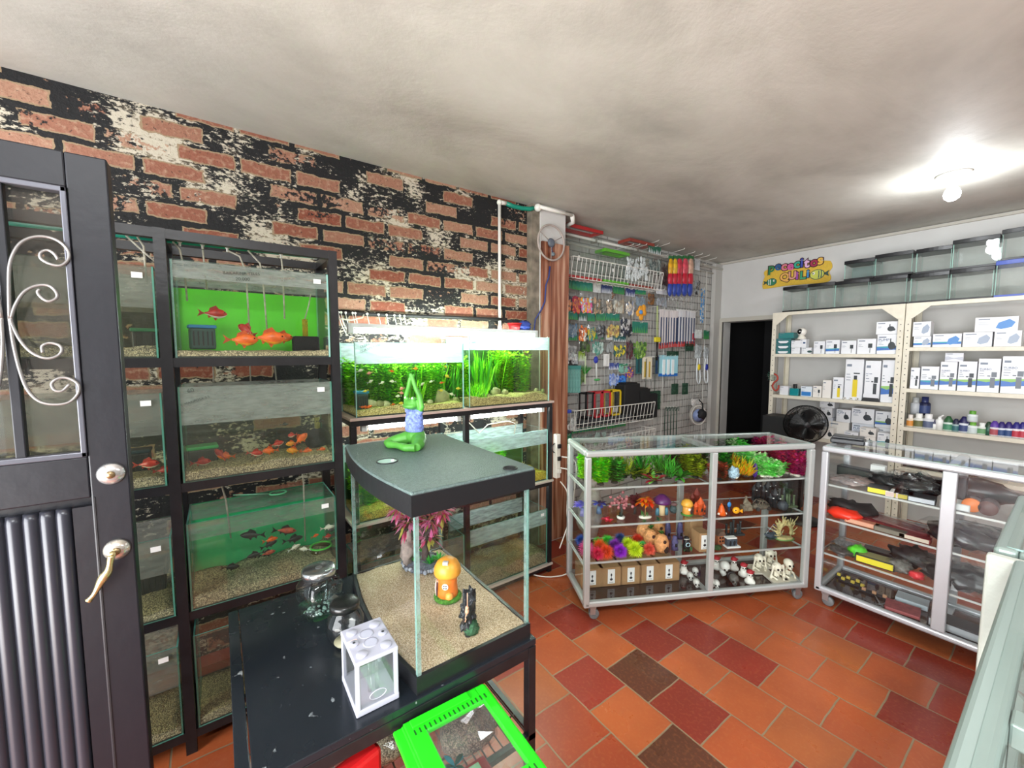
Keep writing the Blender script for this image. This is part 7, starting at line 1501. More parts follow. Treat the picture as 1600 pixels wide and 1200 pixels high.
bl_ = [(1422, 645, 664, .05, '#e4d8c4', '#e8e0d8', 'white bottle with an orange label at the left post', 'cyl', '#d89040'), (1435, 644, 666, .07, '#dcdcd6', '#ecebe6', 'white bottle with an olive label beside the orange-labelled one', 'cyl', '#6a6c44'), (1450, 645, 668, .075, '#d4d6da', '#e8e8e8', 'white bottle with a navy and grey label', 'cyl', '#5a6480'), (1459, 655, 670, .04, '#e6e6e6', '#2c2a4a', 'small white bottle with a dark cap before the spray bottle', 'cone', None), (1467, 648, 672, .05, '#e8e8e6', '#ececea', 'white spray bottle with a slanted nozzle', 'spray', None), (1481, 648, 671, .06, '#cfdcd4', '#2a5a36', 'green-capped pale bottle right of the spray bottle', 'cone', '#4a8a6a'),
      (1493, 652, 672, .05, '#9ab0b0', '#2a2c44', 'teal-labelled bottle with a dark cap', 'cone', '#3a6a70'), (1505, 649, 674, .06, '#d8dce4', '#231f52', 'navy-capped bottle with a white band', 'cone', '#3c4a78'), (1512, 652, 674, .03, '#3a3c5a', '#262250', 'thin navy bottle squeezed beside the green pair', 'cone', None), (1519, 657, 675, .062, '#dfe6e6', '#6aa83c', 'lower green-lidded jar of a stacked pair', 'cyl', '#c8d4d4'), (1534, 658, 676, .055, '#e0e4de', '#e6e8e4', 'white and green squat bottle right of the stacked pair', 'cyl', '#6a9a6a'), (1544, 655, 676, .045, '#2c5a48', '#22402a', 'dark green capped bottle', 'cone', None),
      (1553, 655, 678, .06, '#e0d8dc', '#5a3c98', 'light purple capped bottle, first of the purple row', 'cone', '#a85058'), (1564, 656, 679, .052, '#d6dae4', '#32266c', 'dark purple capped bottle with a blue label, second of the purple row', 'cone', '#2f4a7a'), (1575, 656, 680, .052, '#d6dae4', '#32266c', 'dark purple capped bottle, third of the purple row', 'cone', '#2f4a7a'), (1587, 657, 682, .052, '#e4dce0', '#2f2a7a', 'blue-purple capped bottle with a crimson label', 'cone', '#b83a4a'), (1597, 657, 683, .052, '#e4dce0', '#2f2a7a', 'blue-purple capped bottle cut by the photo edge', 'cone', '#b83a4a')]
for (px, a, b_, w_, bd, cp, lb, kd, lab) in bl_: bottle(px, a, b_, w_, bd, cp, lb, kd, lab=lab)
hb_ = at_y(1519, 657, RF+.05).z-at_y(1519, 675, RF+.05).z; bottle(1519, 640, 657, .062, '#dfe6e6', '#5a9a34', 'upper green-lidded jar standing on another', 'cyl', zb=z+hb_+.001, lab='#c8d4d4')
z = .585
for k, (px, l_) in enumerate([(1436, 'flat clear case with gold trim at the left of the lowest visible shelf'), (1466, 'second flat clear case with gold trim on the lowest visible shelf'), (1495, 'third flat clear case with gold trim, beside a brown tuft')]):
    t = thing('clear_case', l_, 'case', (at_y(px, 705, RF+.1).x, RF+.1, z+.0006)); hh = .11
    q = MB(); q.bx(-.085, .085, -.06, .08, .003, hh); q.build('case_body', PLAST, t); q = MB(); q.bx(-.087, .087, -.062, .082, 0, .012); q.build('base', P('#26241e', .4), t); q = MB(); q.ell((0, 0, .035), (.07, .05, .022), 14, 8, jit=.5); q.build('gold_contents', P('#b8a03a', .35, .4, var=.5, vs=60), t, True)
t = thing('brown_tuft', 'brown bristly tuft between the clear cases', 'ornament', (at_y(1527, 700, RF+.06).x, RF+.06, z+.0006)); mb = blades(60, .10, .02, .006, [0], 3, .6); mb.build('bristles', [leafmat('#5a4030')], t)
t = thing('clear_case', 'clear case with silver contents right of the brown tuft', 'case', (at_y(1552, 702, RF+.08).x, RF+.08, z+.0006)); q = MB(); q.bx(-.09, .09, -.05, .08, .003, .10); q.build('case_body', PLAST, t); q = MB(); q.ell((0, 0, .03), (.05, .04, .02), 12, 8, jit=.5); q.build('contents', P('#b8bcc4', .2, .8), t, True)
# empty hooded tanks on top of the shelving
def show_tank(px0, px1, py0, py1, zb, label, trim=BLACK, group='empty glass tanks on top of the shelving', y=RF+.02, dpt=.22, sheet=None):
    x0, x1 = at_y(px0, (py0+py1)/2, y).x, at_y(px1, (py0+py1)/2, y).x; h = at_y((px0+px1)/2, py0, y).z-at_y((px0+px1)/2, py1, y).z; w_ = (x1-x0)-.006
    t = thing('empty_tank', label, 'aquarium', ((x0+x1)/2, y, zb+.0006), 0, group); g = .004
    q = MB(); q.bx(-w_/2, w_/2, 0, g, .004, h-.02, 0, 1, 'y'); q.bx(-w_/2, w_/2, dpt-g, dpt, .004, h-.02, 0, 1, 'y'); q.bx(-w_/2, -w_/2+g, g, dpt-g, .004, h-.02, 0, 1, 'x'); q.bx(w_/2-g, w_/2, g, dpt-g, .004, h-.02, 0, 1, 'x'); q.build('glass_panes', [clear('show_glass', (.98, .995, .99), .04, .5, film=.02, filmcol='#c8d0cc'), P('#9cc4b8', .2)], t)
    q = MB(); q.bx(-w_/2-.002, w_/2+.002, -.002, dpt+.002, 0, .016); q.build('base_trim', trim, t, bevel=.001)
    n = 8; pts = [(-w_/2-.005, dpt+.004)]+[(-w_/2-.005+(w_+.01)*k/n, -.004-.012*math.sin(math.pi*k/n)) for k in range(n+1)]+[(w_/2+.005, dpt+.004)]
    q = MB(); q.prism(pts, 'xy', h-.034, h-.001); q.build('hood', trim, t, bevel=.003)
    if sheet: q = MB(); q.bx(-w_/2+.005, w_/2-.005, dpt-.01, dpt-.006, .02, h-.04); q.build('background_sheet', sheet, t)
    return t, zb+h
BT = P('#3f55a8', .4); zt_ = 2.025
t0_, za = show_tank(1223, 1261, 448, 488, zt_, 'smallest empty tank nearest the painted sign, lower row on the shelving'); show_tank(1262, 1303, 443, 485, zt_, 'second empty tank from the sign end, lower row')
t1_, zb_ = show_tank(1304, 1357, 438, 481, zt_, 'third empty tank from the sign end, lower row'); t2_, zc_ = show_tank(1358, 1417, 429, 474, zt_, 'fourth empty tank from the sign end, left of the post gap'); t3_, zd_ = show_tank(1422, 1482, 425, 471, zt_, 'fifth empty tank in the lower row, reflecting the bulb'); t4_, ze_ = show_tank(1484, 1553, 417, 466, zt_, 'sixth empty tank in the lower row, beside the blue-trimmed one')
t5_, zf_ = show_tank(1555, 1625, 402, 460, zt_, 'blue-trimmed empty tank at the right end of the shelving top', BT)
show_tank(1319, 1366, 409, 440, zb_, 'empty tank with a grey-green back sheet in the upper row', sheet=P('#7c8e8a', .5)); show_tank(1367, 1426, 395, 431, zc_, 'upper row tank standing above the fourth lower one')
show_tank(1431, 1487, 388, 427, zd_, 'upper row tank above the fifth lower one'); show_tank(1488, 1561, 373, 420, ze_, 'tall upper row tank with a small clip, above the sixth'); show_tank(1565, 1630, 354, 403, zf_, 'highest tank, stacked on the blue-trimmed one')
# painted sign
SX0, SX1, SZ0, SZ1 = -2.295, -1.61, 2.345, 2.65
t = thing('painted_sign', 'yellow wavy-edged board with colourful lettering and two painted fish', 'sign', ((SX0+SX1)/2, YB-.012, (SZ0+SZ1)/2)); hw, hh = (SX1-SX0)/2, (SZ1-SZ0)/2
out = [(-1, -.55), (-.99, -.85), (-.9, -.95), (-.3, -.9), (.3, -.95), (.82, -.98), (.95, -.85), (.96, -.6), (.91, -.3), (.98, 0), (.95, .35), (.85, .5), (.4, .62), (-.3, .6), (-.85, .5), (-.97, .3), (-.94, 0), (-.98, -.3)]
sp_ = [Vector((a*hw, b_*hh, 0)) for a, b_ in out]; sm_ = []
for i in range(len(sp_)):
    p0, p1, p2, p3 = sp_[i-1], sp_[i], sp_[(i+1) % len(sp_)], sp_[(i+2) % len(sp_)]
    for k in range(4): u = k/4; sm_.append(.5*((2*p1)+(-p0+p2)*u+(2*p0-5*p1+4*p2-p3)*u*u+(-p0+3*p1-3*p2+p3)*u**3))
q = MB(); q.prism([(p.x, p.y) for p in sm_], 'xz', -.004, .006); q.build('board', P('#d8b23c', .7, var=.08, vs=60), t)
OUTL = P('#3a1422', .6)
def word(s, x, z_, sz, cols, adv):
    for k, ch in enumerate(s):
        zo = z_+sz*.06*math.sin(k*1.7)
        text(ch, t, (x, -.0055, zo), (R(90), 0, 0), sz, OUTL, .0008, sz*.10, 'letter_outline'); text(ch, t, (x, -.0075, zo), (R(90), 0, 0), sz, P(cols[k], .5), .0008, sz*.035, 'letter')
        x += adv[k]*sz
word('pececitos', -.285, .045, .135, ['#2c7a4a', '#2a5a8c', '#d87a84', '#d05a9a', '#2fa88c', '#3a4aa8', '#e8b8dc', '#a02c4c', '#e8b84a'], [.53, .49, .45, .49, .45, .30, .40, .50, .4])
word('QUiLi', -.155, -.075, .115, ['#e8b05a', '#d89a84', '#a04aa8', '#3c9a6a', '#3a8ac8'], [.72, .66, .34, .56, .3])
def sign_fish(cx, cz, s, c1_, c2_, dirn):
    B = [(math.cos(a)*.05*s, math.sin(a)*.038*s) for a in [k*2*math.pi/20 for k in range(20)]]
    q = MB(); q.prism([(cx+a*1.12, cz+b_*1.14) for a, b_ in B], 'xz', -.0056, -.0042); q.prism([(cx-dirn*.04*s, cz), (cx-dirn*.088*s, cz+.026*s), (cx-dirn*.078*s, cz), (cx-dirn*.088*s, cz-.026*s)], 'xz', -.0056, -.0042); f = q.build('fish_outline', P('#2c4a44', .5), t)
    q = MB(); q.prism([(cx+a, cz+b_) for a, b_ in B], 'xz', -.0068, -.0056); q.build('fish_shape', P(c1_, .5), t)
    for k in (-1, 0): x_ = cx-dirn*(.012+.018*(-k))*s; q = MB(); q.prism([(x_-.004*s, cz-.030*s), (x_+.004*s, cz-.031*s), (x_+.006*s, cz), (x_+.004*s, cz+.031*s), (x_-.004*s, cz+.030*s), (x_-.001*s, cz)], 'xz', -.0078, -.0068); q.build('fish_stripe', P(c2_, .5), t)
    q = MB(); q.ell((cx+dirn*.026*s, -.0072, cz+.012*s), (.010*s, .001, .012*s), 10, 6); q.build('fish_eye', P('#f4f2ea', .5), t, True); q = MB(); q.ell((cx+dirn*.029*s, -.0084, cz+.011*s), (.0045*s, .001, .006*s), 8, 5); q.build('fish_pupil', P('#101010', .5), t, True)
sign_fish(-.245, -.075, 1.0, '#2f7a5a', '#e4ecdc', 1); sign_fish(.205, -.055, 1.25, '#c8cc5a', '#3c5a5a', -1)
# black fan between counter and shelving
t = thing('fan', 'round black fan standing behind the counters before the lower shelf', 'fan', (at_y(1258, 668, 4.45).x, 4.45, 0), R(32)); fz = .93
q = MB(); q.lathe([(0, 0), (.16, 0), (.16, .02), (.03, .03), (0, .03)], seg=28); q.build('foot', BLACK, t, True); q = MB(); q.tube([(0, .06, .02), (0, .06, fz)], .014, 10); q.build('pole', BLACK, t, True)
FBK = P('#08090a', .35); fr_ = .175; RX = Matrix.Rotation(R(90), 4, 'X')
q = MB()
for s in (-1, 1):
    q.tube([(fr_*math.cos(a*math.pi/20), -.02*s*0+s*.0, fz+fr_*math.sin(a*math.pi/20)) for a in range(40)], .006, 6, closed=True)
    for k in range(84):
        a = k*2*math.pi/84; q.tube([(fr_*math.cos(a), 0, fz+fr_*math.sin(a)), (fr_*.75*math.cos(a+.06), -s*.05, fz+fr_*.75*math.sin(a+.06)), (.03*math.cos(a+.1), -s*.062, fz+.03*math.sin(a+.1))], .0026, 4)
q.build('guard', FBK, t)
q = MB()
for k in range(5):
    a = k*2*math.pi/5; q.prism([(.02*math.cos(a), .02*math.sin(a)), (.14*math.cos(a-.35), .14*math.sin(a-.35)), (.15*math.cos(a+.1), .15*math.sin(a+.1)), (.12*math.cos(a+.5), .12*math.sin(a+.5))], 'xz', -.008, .008)
q.move(Matrix.Translation((0, 0, fz))); q.build('blades', FBK, t); q = MB(); q.lathe([(0, .066), (.03, .062), (.034, .05), (0, .05)], c=(0, 0, fz), seg=18, M=RX); q.build('hub_cap', P('#25272a', .4), t, True)
q = MB(); q.lathe([(0, .0), (.05, 0), (.055, -.06), (.03, -.1), (0, -.1)], c=(0, .0, fz), seg=18, M=RX); q.build('motor_housing', FBK, t, True)
q = MB(); q.box((at_y(1222, 665, 4.7).x, 4.72, .78), (.30, .25, .34)); tag(q.build('black_cabinet', P('#1a1b1d', .5), bevel=.01), 'dark box shape behind the fan beside the shelving post', 'box'); q = MB(); q.box((at_y(1222, 665, 4.7).x, 4.72, .305), (.34, .28, .60)); tag(q.build('grey_stand', P('#3a3a3c', .6), bevel=.006), 'grey stand carrying the dark box behind the fan', 'stand')
# red and teal toy dragon hooked on the left post
t = thing('string_ornament', 'red curled string ornament with teal tufts hanging on the shelving post', 'ornament', (at_y(1209, 595, RF-.03).x, RF-.03, 1.28)); q = MB(); q.tube(smooth([(.0, 0, .09), (.03, 0, .07), (.035, 0, .03), (.0, 0, -.01), (-.01, 0, -.05), (.02, 0, -.09), (.045, 0, -.07), (.05, 0, -.03)]), .009, 7); q.build('red_body', P('#a83c2c', .6), t, True)
mb = bushy(10, .10, .05, .02, [0, 1], 4, 4); mb.move(Matrix.Translation((-.02, .0, -.0))); mb.build('teal_tufts', [leafmat('#3a8a78'), leafmat('#b8c8b8')], t)
# coat in the doorway
t = thing('hanging_coat', 'black garment hanging inside the dark doorway beside the shelving post', 'coat', (-2.19, YB+.24, 1.45)); q = MB(); q.ell((0, 0, -.05), (.06, .05, .28), 14, 12, jit=.4); q.ell((.0, 0, .2), (.04, .04, .06), 10, 8); q.build('cloth', P('#101014', .8), t, True)
# ------------------------------------------------------------ wire grid and goods on the white brick wall
XG = -2.80
t = thing('wire_grid', 'white wire display grid covering the white brick wall', 'rack', (XG, 0, 0))
GW = P('#c9c7c0', .4)
gy0_, gy1_, gz0_, gz1_ = 2.42, 4.98, .55, 2.60
q = MB()
k = 0; y_ = gy0_
while y_ <= gy1_: q.tube([(0, y_, gz0_), (0, y_, gz1_)], .0017, 4); y_ += .052
q.build('upright_wires', GW, t)
q = MB(); z_ = gz0_
while z_ <= gz1_: q.tube([(.003, gy0_, z_), (.003, gy1_, z_)], .0017, 4); z_ += .052
q.build('cross_wires', GW, t)
for y_ in (gy0_, 3.27, 4.12, gy1_): q = MB(); q.tube([(0, y_, gz0_), (0, y_, gz1_)], .005, 6); q.build('frame_rod', GW, t)
def basket(label, y0, y1, z0, z1, dep=.20):
    t = thing('wire_basket', label, 'basket', (XG+.008, y0, z0)); L_ = y1-y0; H_ = z1-z0; d2 = dep*.86; q = MB()
    n = int(L_/.052)
    for k in range(n+1): y_ = L_*k/n; q.tube([(0, y_, 0), (d2, y_, 0), (dep, y_, H_)], .0026, 5)
    q.build('front_wires', WIRE, t); q = MB()
    for k in range(4):
        x_ = dep*(k+.5)/4
        for yy in (0, L_): q.tube([(x_, yy, 0), (x_, yy, H_)], .0026, 5)
    q.build('end_wires', WIRE, t)
    q = MB(); q.tube([(0, 0, H_), (dep, 0, H_), (dep, L_, H_), (0, L_, H_)], .0045, 6); q.build('top_rim', WIRE, t)
    q = MB(); q.tube([(0, 0, 0), (d2, 0, 0), (d2, L_, 0), (0, L_, 0), (0, 0, 0)], .0035, 6); q.tube([(d2*.5, 0, 0), (d2*.5, L_, 0)], .0026, 5); q.tube([(d2+.008, 0, H_*.3), (d2+.008, L_, H_*.3)], .0026, 5); q.build('lower_rim', WIRE, t)
    return t
basket('long white wire basket high on the grid, holding empty tanks', 2.50, 3.78, 2.245, 2.42)
basket('long white wire basket in the middle of the grid, holding black trays', 2.56, 3.70, .90, 1.085)
basket('white wire basket low on the grid, seen through the counter top', 2.70, 3.72, .66, .80)
# tanks in the upper basket
def basket_tank(label, y0, y1, z0, z1, trimc, x0=-2.775, x1=-2.635):
    t = thing('small_tank', label, 'aquarium', (x0, y0, z0)); D_, L_, H_ = x1-x0, y1-y0, z1-z0; tm = P(trimc, .4); g = .003
    q = MB(); q.bx(D_-g, D_, 0, L_, .0, H_); q.bx(0, g, 0, L_, 0, H_); q.bx(g, D_-g, 0, g, 0, H_); q.bx(g, D_-g, L_-g, L_, 0, H_); q.build('glass_panes', clear('show_glass'), t)
    q = MB(); q.bx(-.003, D_+.004, -.004, L_+.004, -.001, .02); q.build('base_trim', tm, t, bevel=.001)
    q = MB()
    for (a, b_, c_, d_) in ((-.003, D_+.006, -.006, .02), (-.003, D_+.006, L_-.02, L_+.006), (-.003, .02, .02, L_-.02), (D_-.02, D_+.006, .02, L_-.02)): q.bx(a, b_, c_, d_, H_-.012, H_+.016)
    q.build('top_trim', tm, t, bevel=.001); q = MB(); q.bx(D_, D_+.001, L_*.3, L_*.3+.02, H_*.35, H_*.45); q.build('price_sticker', P('#f0f0ee', .5), t)
def yy_(px, X=-2.7): return at_x(px, 420, X).y
def zz_(px, py, X=-2.7): return at_x(px, py, X).z
basket_tank('red-trimmed tank nearest the wooden pier in the upper basket', yy_(878), yy_(932), 2.252, zz_(930, 366), '#a81c1c')
basket_tank('lower green-trimmed tank in the upper basket', yy_(935), yy_(972), 2.252, zz_(950, 396), '#5aa82a', -2.74, -2.62)
basket_tank('dusty red-trimmed tank in the upper basket, behind clear bags', yy_(975)+.0, yy_(1012), 2.252, zz_(990, 380), '#8c3a2e')
# generic packet
def packet(px0, py0, px1, py1, hd, ct, label, X=-2.735, hf=.30, group='hanging packets on the wire grid', style='bag', th=.016, hook=True, name='hanging_packet'):
    yA, yB = at_x(px0, (py0+py1)/2, X).y, at_x(px1, (py0+py1)/2, X).y; xm = (px0+px1)/2; zT_, zB_ = at_x(xm, py0, X).z, at_x(xm, py1, X).z
    w_, h_ = yB-yA, zT_-zB_; rd = random.Random(int(px0*7+py0)); ym = (yA+yB)/2
    t = thing(name, label, 'packet', (X, ym, zB_), R(rd.uniform(-6, 6)), group)
    if hd:
        q = MB(); q.bx(-.001, .001, -w_/2, w_/2, h_*(1-hf), h_); hc = q.build('header_card', P(hd, .5, var=.25, vs=25), t)
        q = MB()
        for k in range(7): a = -w_/2+w_*(k+.5)/7; q.prism([(a-w_*.05, h_*(1-hf)), (a+w_*.05, h_*(1-hf)), (a+w_*rd.uniform(-.05, .05), h_*(1-hf*rd.uniform(.3, .6)))], 'yz', .001, .002)
        q.build('printed_grass', P('#4f9a4a' if hd in ('#1f7a68', '#1c6a5c', '#2a7a5a') else '#d8dce0', .5), hc)
    if style == 'bag':
        hb2 = h_*(1-hf) if hd else h_
        q = MB(); rows = []
        for i in range(7):
            v = i/6; rows.append([q.b.verts.new((th*math.sin(math.pi*min(1, v*1.15))*math.sin(math.pi*k/6)*(.8+.5*rd.random()), -w_/2+w_*k/6+rd.uniform(-.003, .003), hb2*v)) for k in range(7)])
        for i in range(6):
            for k in range(6): q._f([rows[i][k], rows[i][k+1], rows[i+1][k+1], rows[i+1][k]], 0)
        q.build('clear_bag', BAG, t)
        cols = ct if isinstance(ct, (list, tuple)) else [ct]
        for ci, c_ in enumerate(cols):
            q = MB(); n = max(4, int(16*w_*h_/.01/len(cols)))
            for k in range(min(n, 26)):
                r_ = rd.uniform(.10, .19)*min(w_, .12); q.ell((th*.35, rd.uniform(-.40, .40)*w_, rd.uniform(.08, .62)*hb2), (th*.35, r_, r_*rd.uniform(.8, 1.8)), 6, 4, 0, .6)
            q.build('contents', P(c_, .5, var=.3, vs=60), t)
    elif style == 'card':
        q = MB(); q.bx(-.0015, .0015, -w_/2, w_/2, 0, h_); cb_ = q.build('card', P(ct[0], .5), t); 
        q = MB(); q.bx(.002, .009, -w_*.16, w_*.1, h_*.08, h_*.8); q.build('product', P(ct[1], .4), t, bevel=.003)
        if len(ct) > 2: q = MB(); q.bx(.0016, .002, -w_/2, w_/2, h_*.0, h_*.14); q.build('coloured_band', P(ct[2], .5), cb_)
    if hook:
        q = MB(); q.tube([(XG-X+.004, 0, h_-.012), (.03, 0, h_-.008), (.036, 0, h_+.004)], .0022, 5); q.build('hook', WIRE, t)
    return t
G = '#1f7a68'
rows = [
 (876, 434, 893, 486, G, ['#e89a6a', '#3a3a52'], 'green-headed packet of orange figures against the wooden pier, under the upper basket'),
 (893, 437, 907, 489, G, ['#d87a4a', '#a82a4a'], 'green-headed packet of orange and crimson figures, second from the pier, under the upper basket'),
 (907, 440, 925, 489, G, ['#f0a030', '#e05a9a', '#b8d8e0'], 'green-headed packet with yellow, pink and pale figures, third from the pier'),
 (926, 443, 939, 490, '#c9c9c4', ['#b89a7a', '#6a6a60'], 'white-topped packet of beige pieces, fourth from the pier'),
 (939, 444, 947, 489, '#2a3a70', ['#8a8a84'], 'narrow navy-topped packet, fifth from the pier'), (947, 445, 956, 490, '#33406a', ['#c8b8a0', '#8a7a6a'], 'navy-topped packet of pale bones, sixth from the pier'),
 (957, 446, 976, 490, '#2a7a5a', ['#a89a84', '#c8c8bc'], 'light green-topped packet of grey stones, seventh from the pier'),
 (977, 451, 992, 492, '#34447c', ['#e0d4c0', '#8a94a8'], 'navy packet holding a pale bear-like figure'), (993, 452, 1008, 478, G, ['#7a8c9a'], 'short green-topped packet right of the pale bear-like figure'),
 (878, 487, 904, 527, G, ['#5a7a94', '#8aa0b0'], 'wide green-topped packet of blue stones, second row against the pier'), (904, 488, 916, 532, '#1f5a48', ['#e8762a', '#8a3a2a', '#e8e0d0'], 'dark green packet with orange ball and red bits, second row'),
 (917, 489, 930, 532, G, ['#c8b83a', '#4a8a8a'], 'green-topped packet of yellow and teal bits, second row'), (931, 489, 945, 528, '#2a7a5a', ['#2a2a2e', '#6a7074'], 'green-topped packet of black pieces, second row'), (946, 490, 968, 526, G, ['#c8a060', '#d8c86a', '#8a6a4a'], 'green-topped packet of tan shells, second row'),
 (877, 521, 903, 556, G, ['#b8bcbc', '#8a8e90'], 'green-topped packet of clear stones, third row against the pier'), (904, 522, 921, 549, '#22382a', ['#4a6a2a', '#2a3a22'], 'dark leafy packet, third row'), (922, 520, 944, 552, G, ['#5a9a8a', '#b8d0c8'], 'teal packet with white squares, third row'), (946, 523, 958, 550, '#b8bcb8', ['#9aa0a0'], 'pale packet with a silver top, third row'),
 (957, 524, 979, 556, '#1c5a5a', ['#e8d83a', '#2a5a5a'], 'dark teal packet with yellow bits, third row'), (1024, 452, 1043, 478, '#dfe2e6', ['#9aa0a8'], 'white-topped clear packet under the right end of the upper basket'),
 (876, 548, 903, 568, None, ['#a8b0b4', '#d0d4d4'], 'headless clear bag of glassy stones against the pier'), (888, 558, 902, 572, None, ['#1c1c1e'], 'pair of black caps in a clear bag above the teal tubes'),
 (952, 567, 966, 602, '#3a4a8c', ['#6a84c8', '#aab8d8'], 'packet of pale blue pieces below the white card'), (966, 568, 980, 580, G, ['#7ab0a0'], 'small green-topped card left of the purple figure'), (964, 582, 979, 602, None, ['#2a8ae0', '#1a5ac0'], 'bright blue blob-shaped packet above the black trays'),
 (977, 566, 988, 590, None, ['#5a2a8c', '#e8a02a'], 'purple and orange figure packet'), (988, 640, 1010, 700, '#8a8e8c', ['#b0b4b0'], 'faint grey packet low on the grid, partly behind the counter glass'),
 (877, 678, 893, 764, '#2a7a5a', ['#3a2468', '#4a2a7c', '#5a3a6a'], 'long packet of purple plastic plants hanging beside the counter corner'), (893, 668, 926, 692, G, ['#7a8a84'], 'green-topped packet directly under the middle basket'), (926, 664, 948, 688, G, ['#9ab0a8'], 'green-topped packet beneath the black trays'),
 (948, 658, 978, 690, '#2a7a5a', ['#c8cccc', '#9a9ea0'], 'green-topped packet of glittering stones under the middle basket'),
 (955, 440, 960, 470, '#a8642a', ['#6a4a2a'], 'thin brown-topped packet between two pale ones'), (1012, 450, 1022, 476, None, ['#8a5a2a', '#5a3a1c'], 'hanging brown feathery lure left of the white-topped packet'),
 (987, 503, 1012, 560, G, ['#5a8a2a', '#8ab04a', '#3a6a2a'], 'tall green-topped packet of a plastic grass plant in the middle of the grid'),
 (968, 484, 988, 526, None, ['#1a1c22', '#c8c8c8', '#2a3044'], 'black blister of small steel tools'), (978, 520, 989, 562, None, ['#2a1c22', '#5a2a34'], 'narrow dark packet beside the plastic grass plant')]
for r_ in rows: packet(*r_[:4], r_[4], r_[5], r_[6])
# star toy, thermometer cards, tubes, nets and others
t = thing('star_toy', 'orange and yellow star-shaped toy with a blue centre on the grid', 'toy', at_x(1001, 488, -2.72)); q = MB()
for (a, b_, r_) in [(0, .03, .04), (.05, .05, .035), (-.04, -.01, .035), (.06, -.0, .035), (.01, -.05, .035)]: q.ell((0, a, b_), (.012, r_, r_), 12, 8)
q.build('petals', P('#e8a02c', .5, var=.2, vs=30), t, True); q = MB(); q.ell((.012, -.01, .0), (.008, .03, .022), 12, 8); q.build('blue_centre', P('#5a9ae0', .4), t, True)
for k in range(7):
    px = 1030+k*4.0; packet(px, 483+k*.4, px+5.5, 545-k*.6, None, ['#dcd6d6', '#2a3a5c', '#b84a4a'], ['leftmost', 'second', 'third', 'fourth', 'fifth', 'sixth', 'seventh'][k]+' long white tool card of the left bunch', X=-2.735+.012*(k % 3), style='card', group='long white tool cards, left bunch', name='tool_card')
for k in range(7):
    px = 1056+k*4.2; packet(px, 483+k*.5, px+5.5, 542-k*.2, None, ['#dcdce0', '#1c2c50', '#c04040'], ['leftmost', 'second', 'third', 'fourth', 'fifth', 'sixth', 'seventh'][k]+' long white tool card of the right bunch', X=-2.735+.012*(k % 3), style='card', group='long white tool cards, right bunch', name='tool_card')
def tube_pack(px0, px1, py0, py1, c1_, c2_, c3_, label):
    X = -2.66; yA, yB = at_x(px0, 430, X).y, at_x(px1, 430, X).y; zT_, zB_ = at_x((px0+px1)/2, py0, X).z, at_x((px0+px1)/2, py1, X).z; h_ = zT_-zB_; w_ = yB-yA
    t = thing('long_packet', label, 'packet', (X, (yA+yB)/2, zB_), 0, 'long printed packets hanging at the top of the grid')
    q = MB(); q.ell((0, 0, h_*.78), (.02, w_*.48, h_*.22), 10, 8); q.build('upper_print', P(c1_, .35, var=.3, vs=30), t, True); q = MB(); q.ell((0, 0, h_*.55), (.022, w_*.5, h_*.16), 10, 8); q.build('middle_print', P(c2_, .35), t, True)
    q = MB(); q.ell((0, 0, h_*.33), (.02, w_*.48, h_*.16), 10, 8); q.build('lower_print', P(c3_, .35), t, True); q = MB(); q.ell((0, 0, h_*.12), (.018, w_*.5, h_*.14), 10, 8); q.build('clear_end', BAG, t, True)
    q = MB(); q.bx(-.01, .01, -w_*.4, w_*.4, h_*.97, h_*1.03); q.build('green_clip', P('#2a6a3a', .5), t, bevel=.002); q = MB(); q.tube([(XG-X, 0, h_*1.03), (.02, 0, h_*1.03)], .0022, 5); q.build('hook', WIRE, t)
for k, (a, b_, c_) in enumerate([(1044, 1051, '#d8a01c'), (1051, 1058, '#d8b02c'), (1057, 1066, '#c83a4a'), (1066, 1075, '#d04a5a'), (1075, 1083, '#c8a08a')]):
    tube_pack(a, b_, 402, 476, c_, '#b81e34', '#26409a', ['first', 'second', 'third', 'fourth', 'fifth'][k]+' long red, yellow and blue packet from the pier side, hanging near the ceiling')
for k, (px, l_) in enumerate([(978, 'clear hanging bag in front of the dusty red tank, left one'), (988, 'clear hanging bag in front of the dusty red tank, middle one'), (999, 'clear hanging bag in front of the dusty red tank, right one')]): packet(px, 382, px+13, 440, None, ['#c8d0d0'], l_, X=-2.60, group='clear bags before the upper basket')
packet(1012, 384, 1033, 425, '#22604c', ['#4a5a58', '#8a9490'], 'dark green-topped dusty packet at the right end of the upper basket', X=-2.64)
packet(1034, 398, 1044, 448, None, ['#6a5a58', '#4a3a3c'], 'dim brown packet behind the red and yellow ones', X=-2.74)
packet(1085, 405, 1093, 462, '#b8bcc0', ['#9aa0a4', '#2a2c30'], 'tall clear packet with a black cleaner, right of the blue packets', X=-2.72, style='bag'); packet(1094, 412, 1101, 512, None, ['#c8d0d4', '#3a8ac8'], 'long thin clear tube packet with a blue tip near the corner', X=-2.74)
# teal tubes
for k in range(6):
    px = 881+k*4.2; t = thing('tube_filter', ['leftmost', 'second', 'third', 'fourth', 'fifth', 'rightmost'][k]+' pale teal tube packet of the bundle beside the pier', 'packet', at_x(px+2, 614, -2.72), 0, 'teal tube packets'); h_ = at_x(px, 571, -2.72).z-at_x(px, 614, -2.72).z
    q = MB(); q.bx(-.012, .012, -.016, .016, 0, h_); q.build('tube_body', P('#6fa8a0', .35, var=.25, vs=30), t, bevel=.006); q = MB(); q.bx(-.013, .013, -.018, .018, h_*.86, h_); q.build('clip_top', P('#3f8f88', .4), t, bevel=.003); q = MB(); q.tube([(XG+2.72, 0, h_-.01), (.012, 0, h_-.01)], .0022, 5); q.build('hook', WIRE, t)
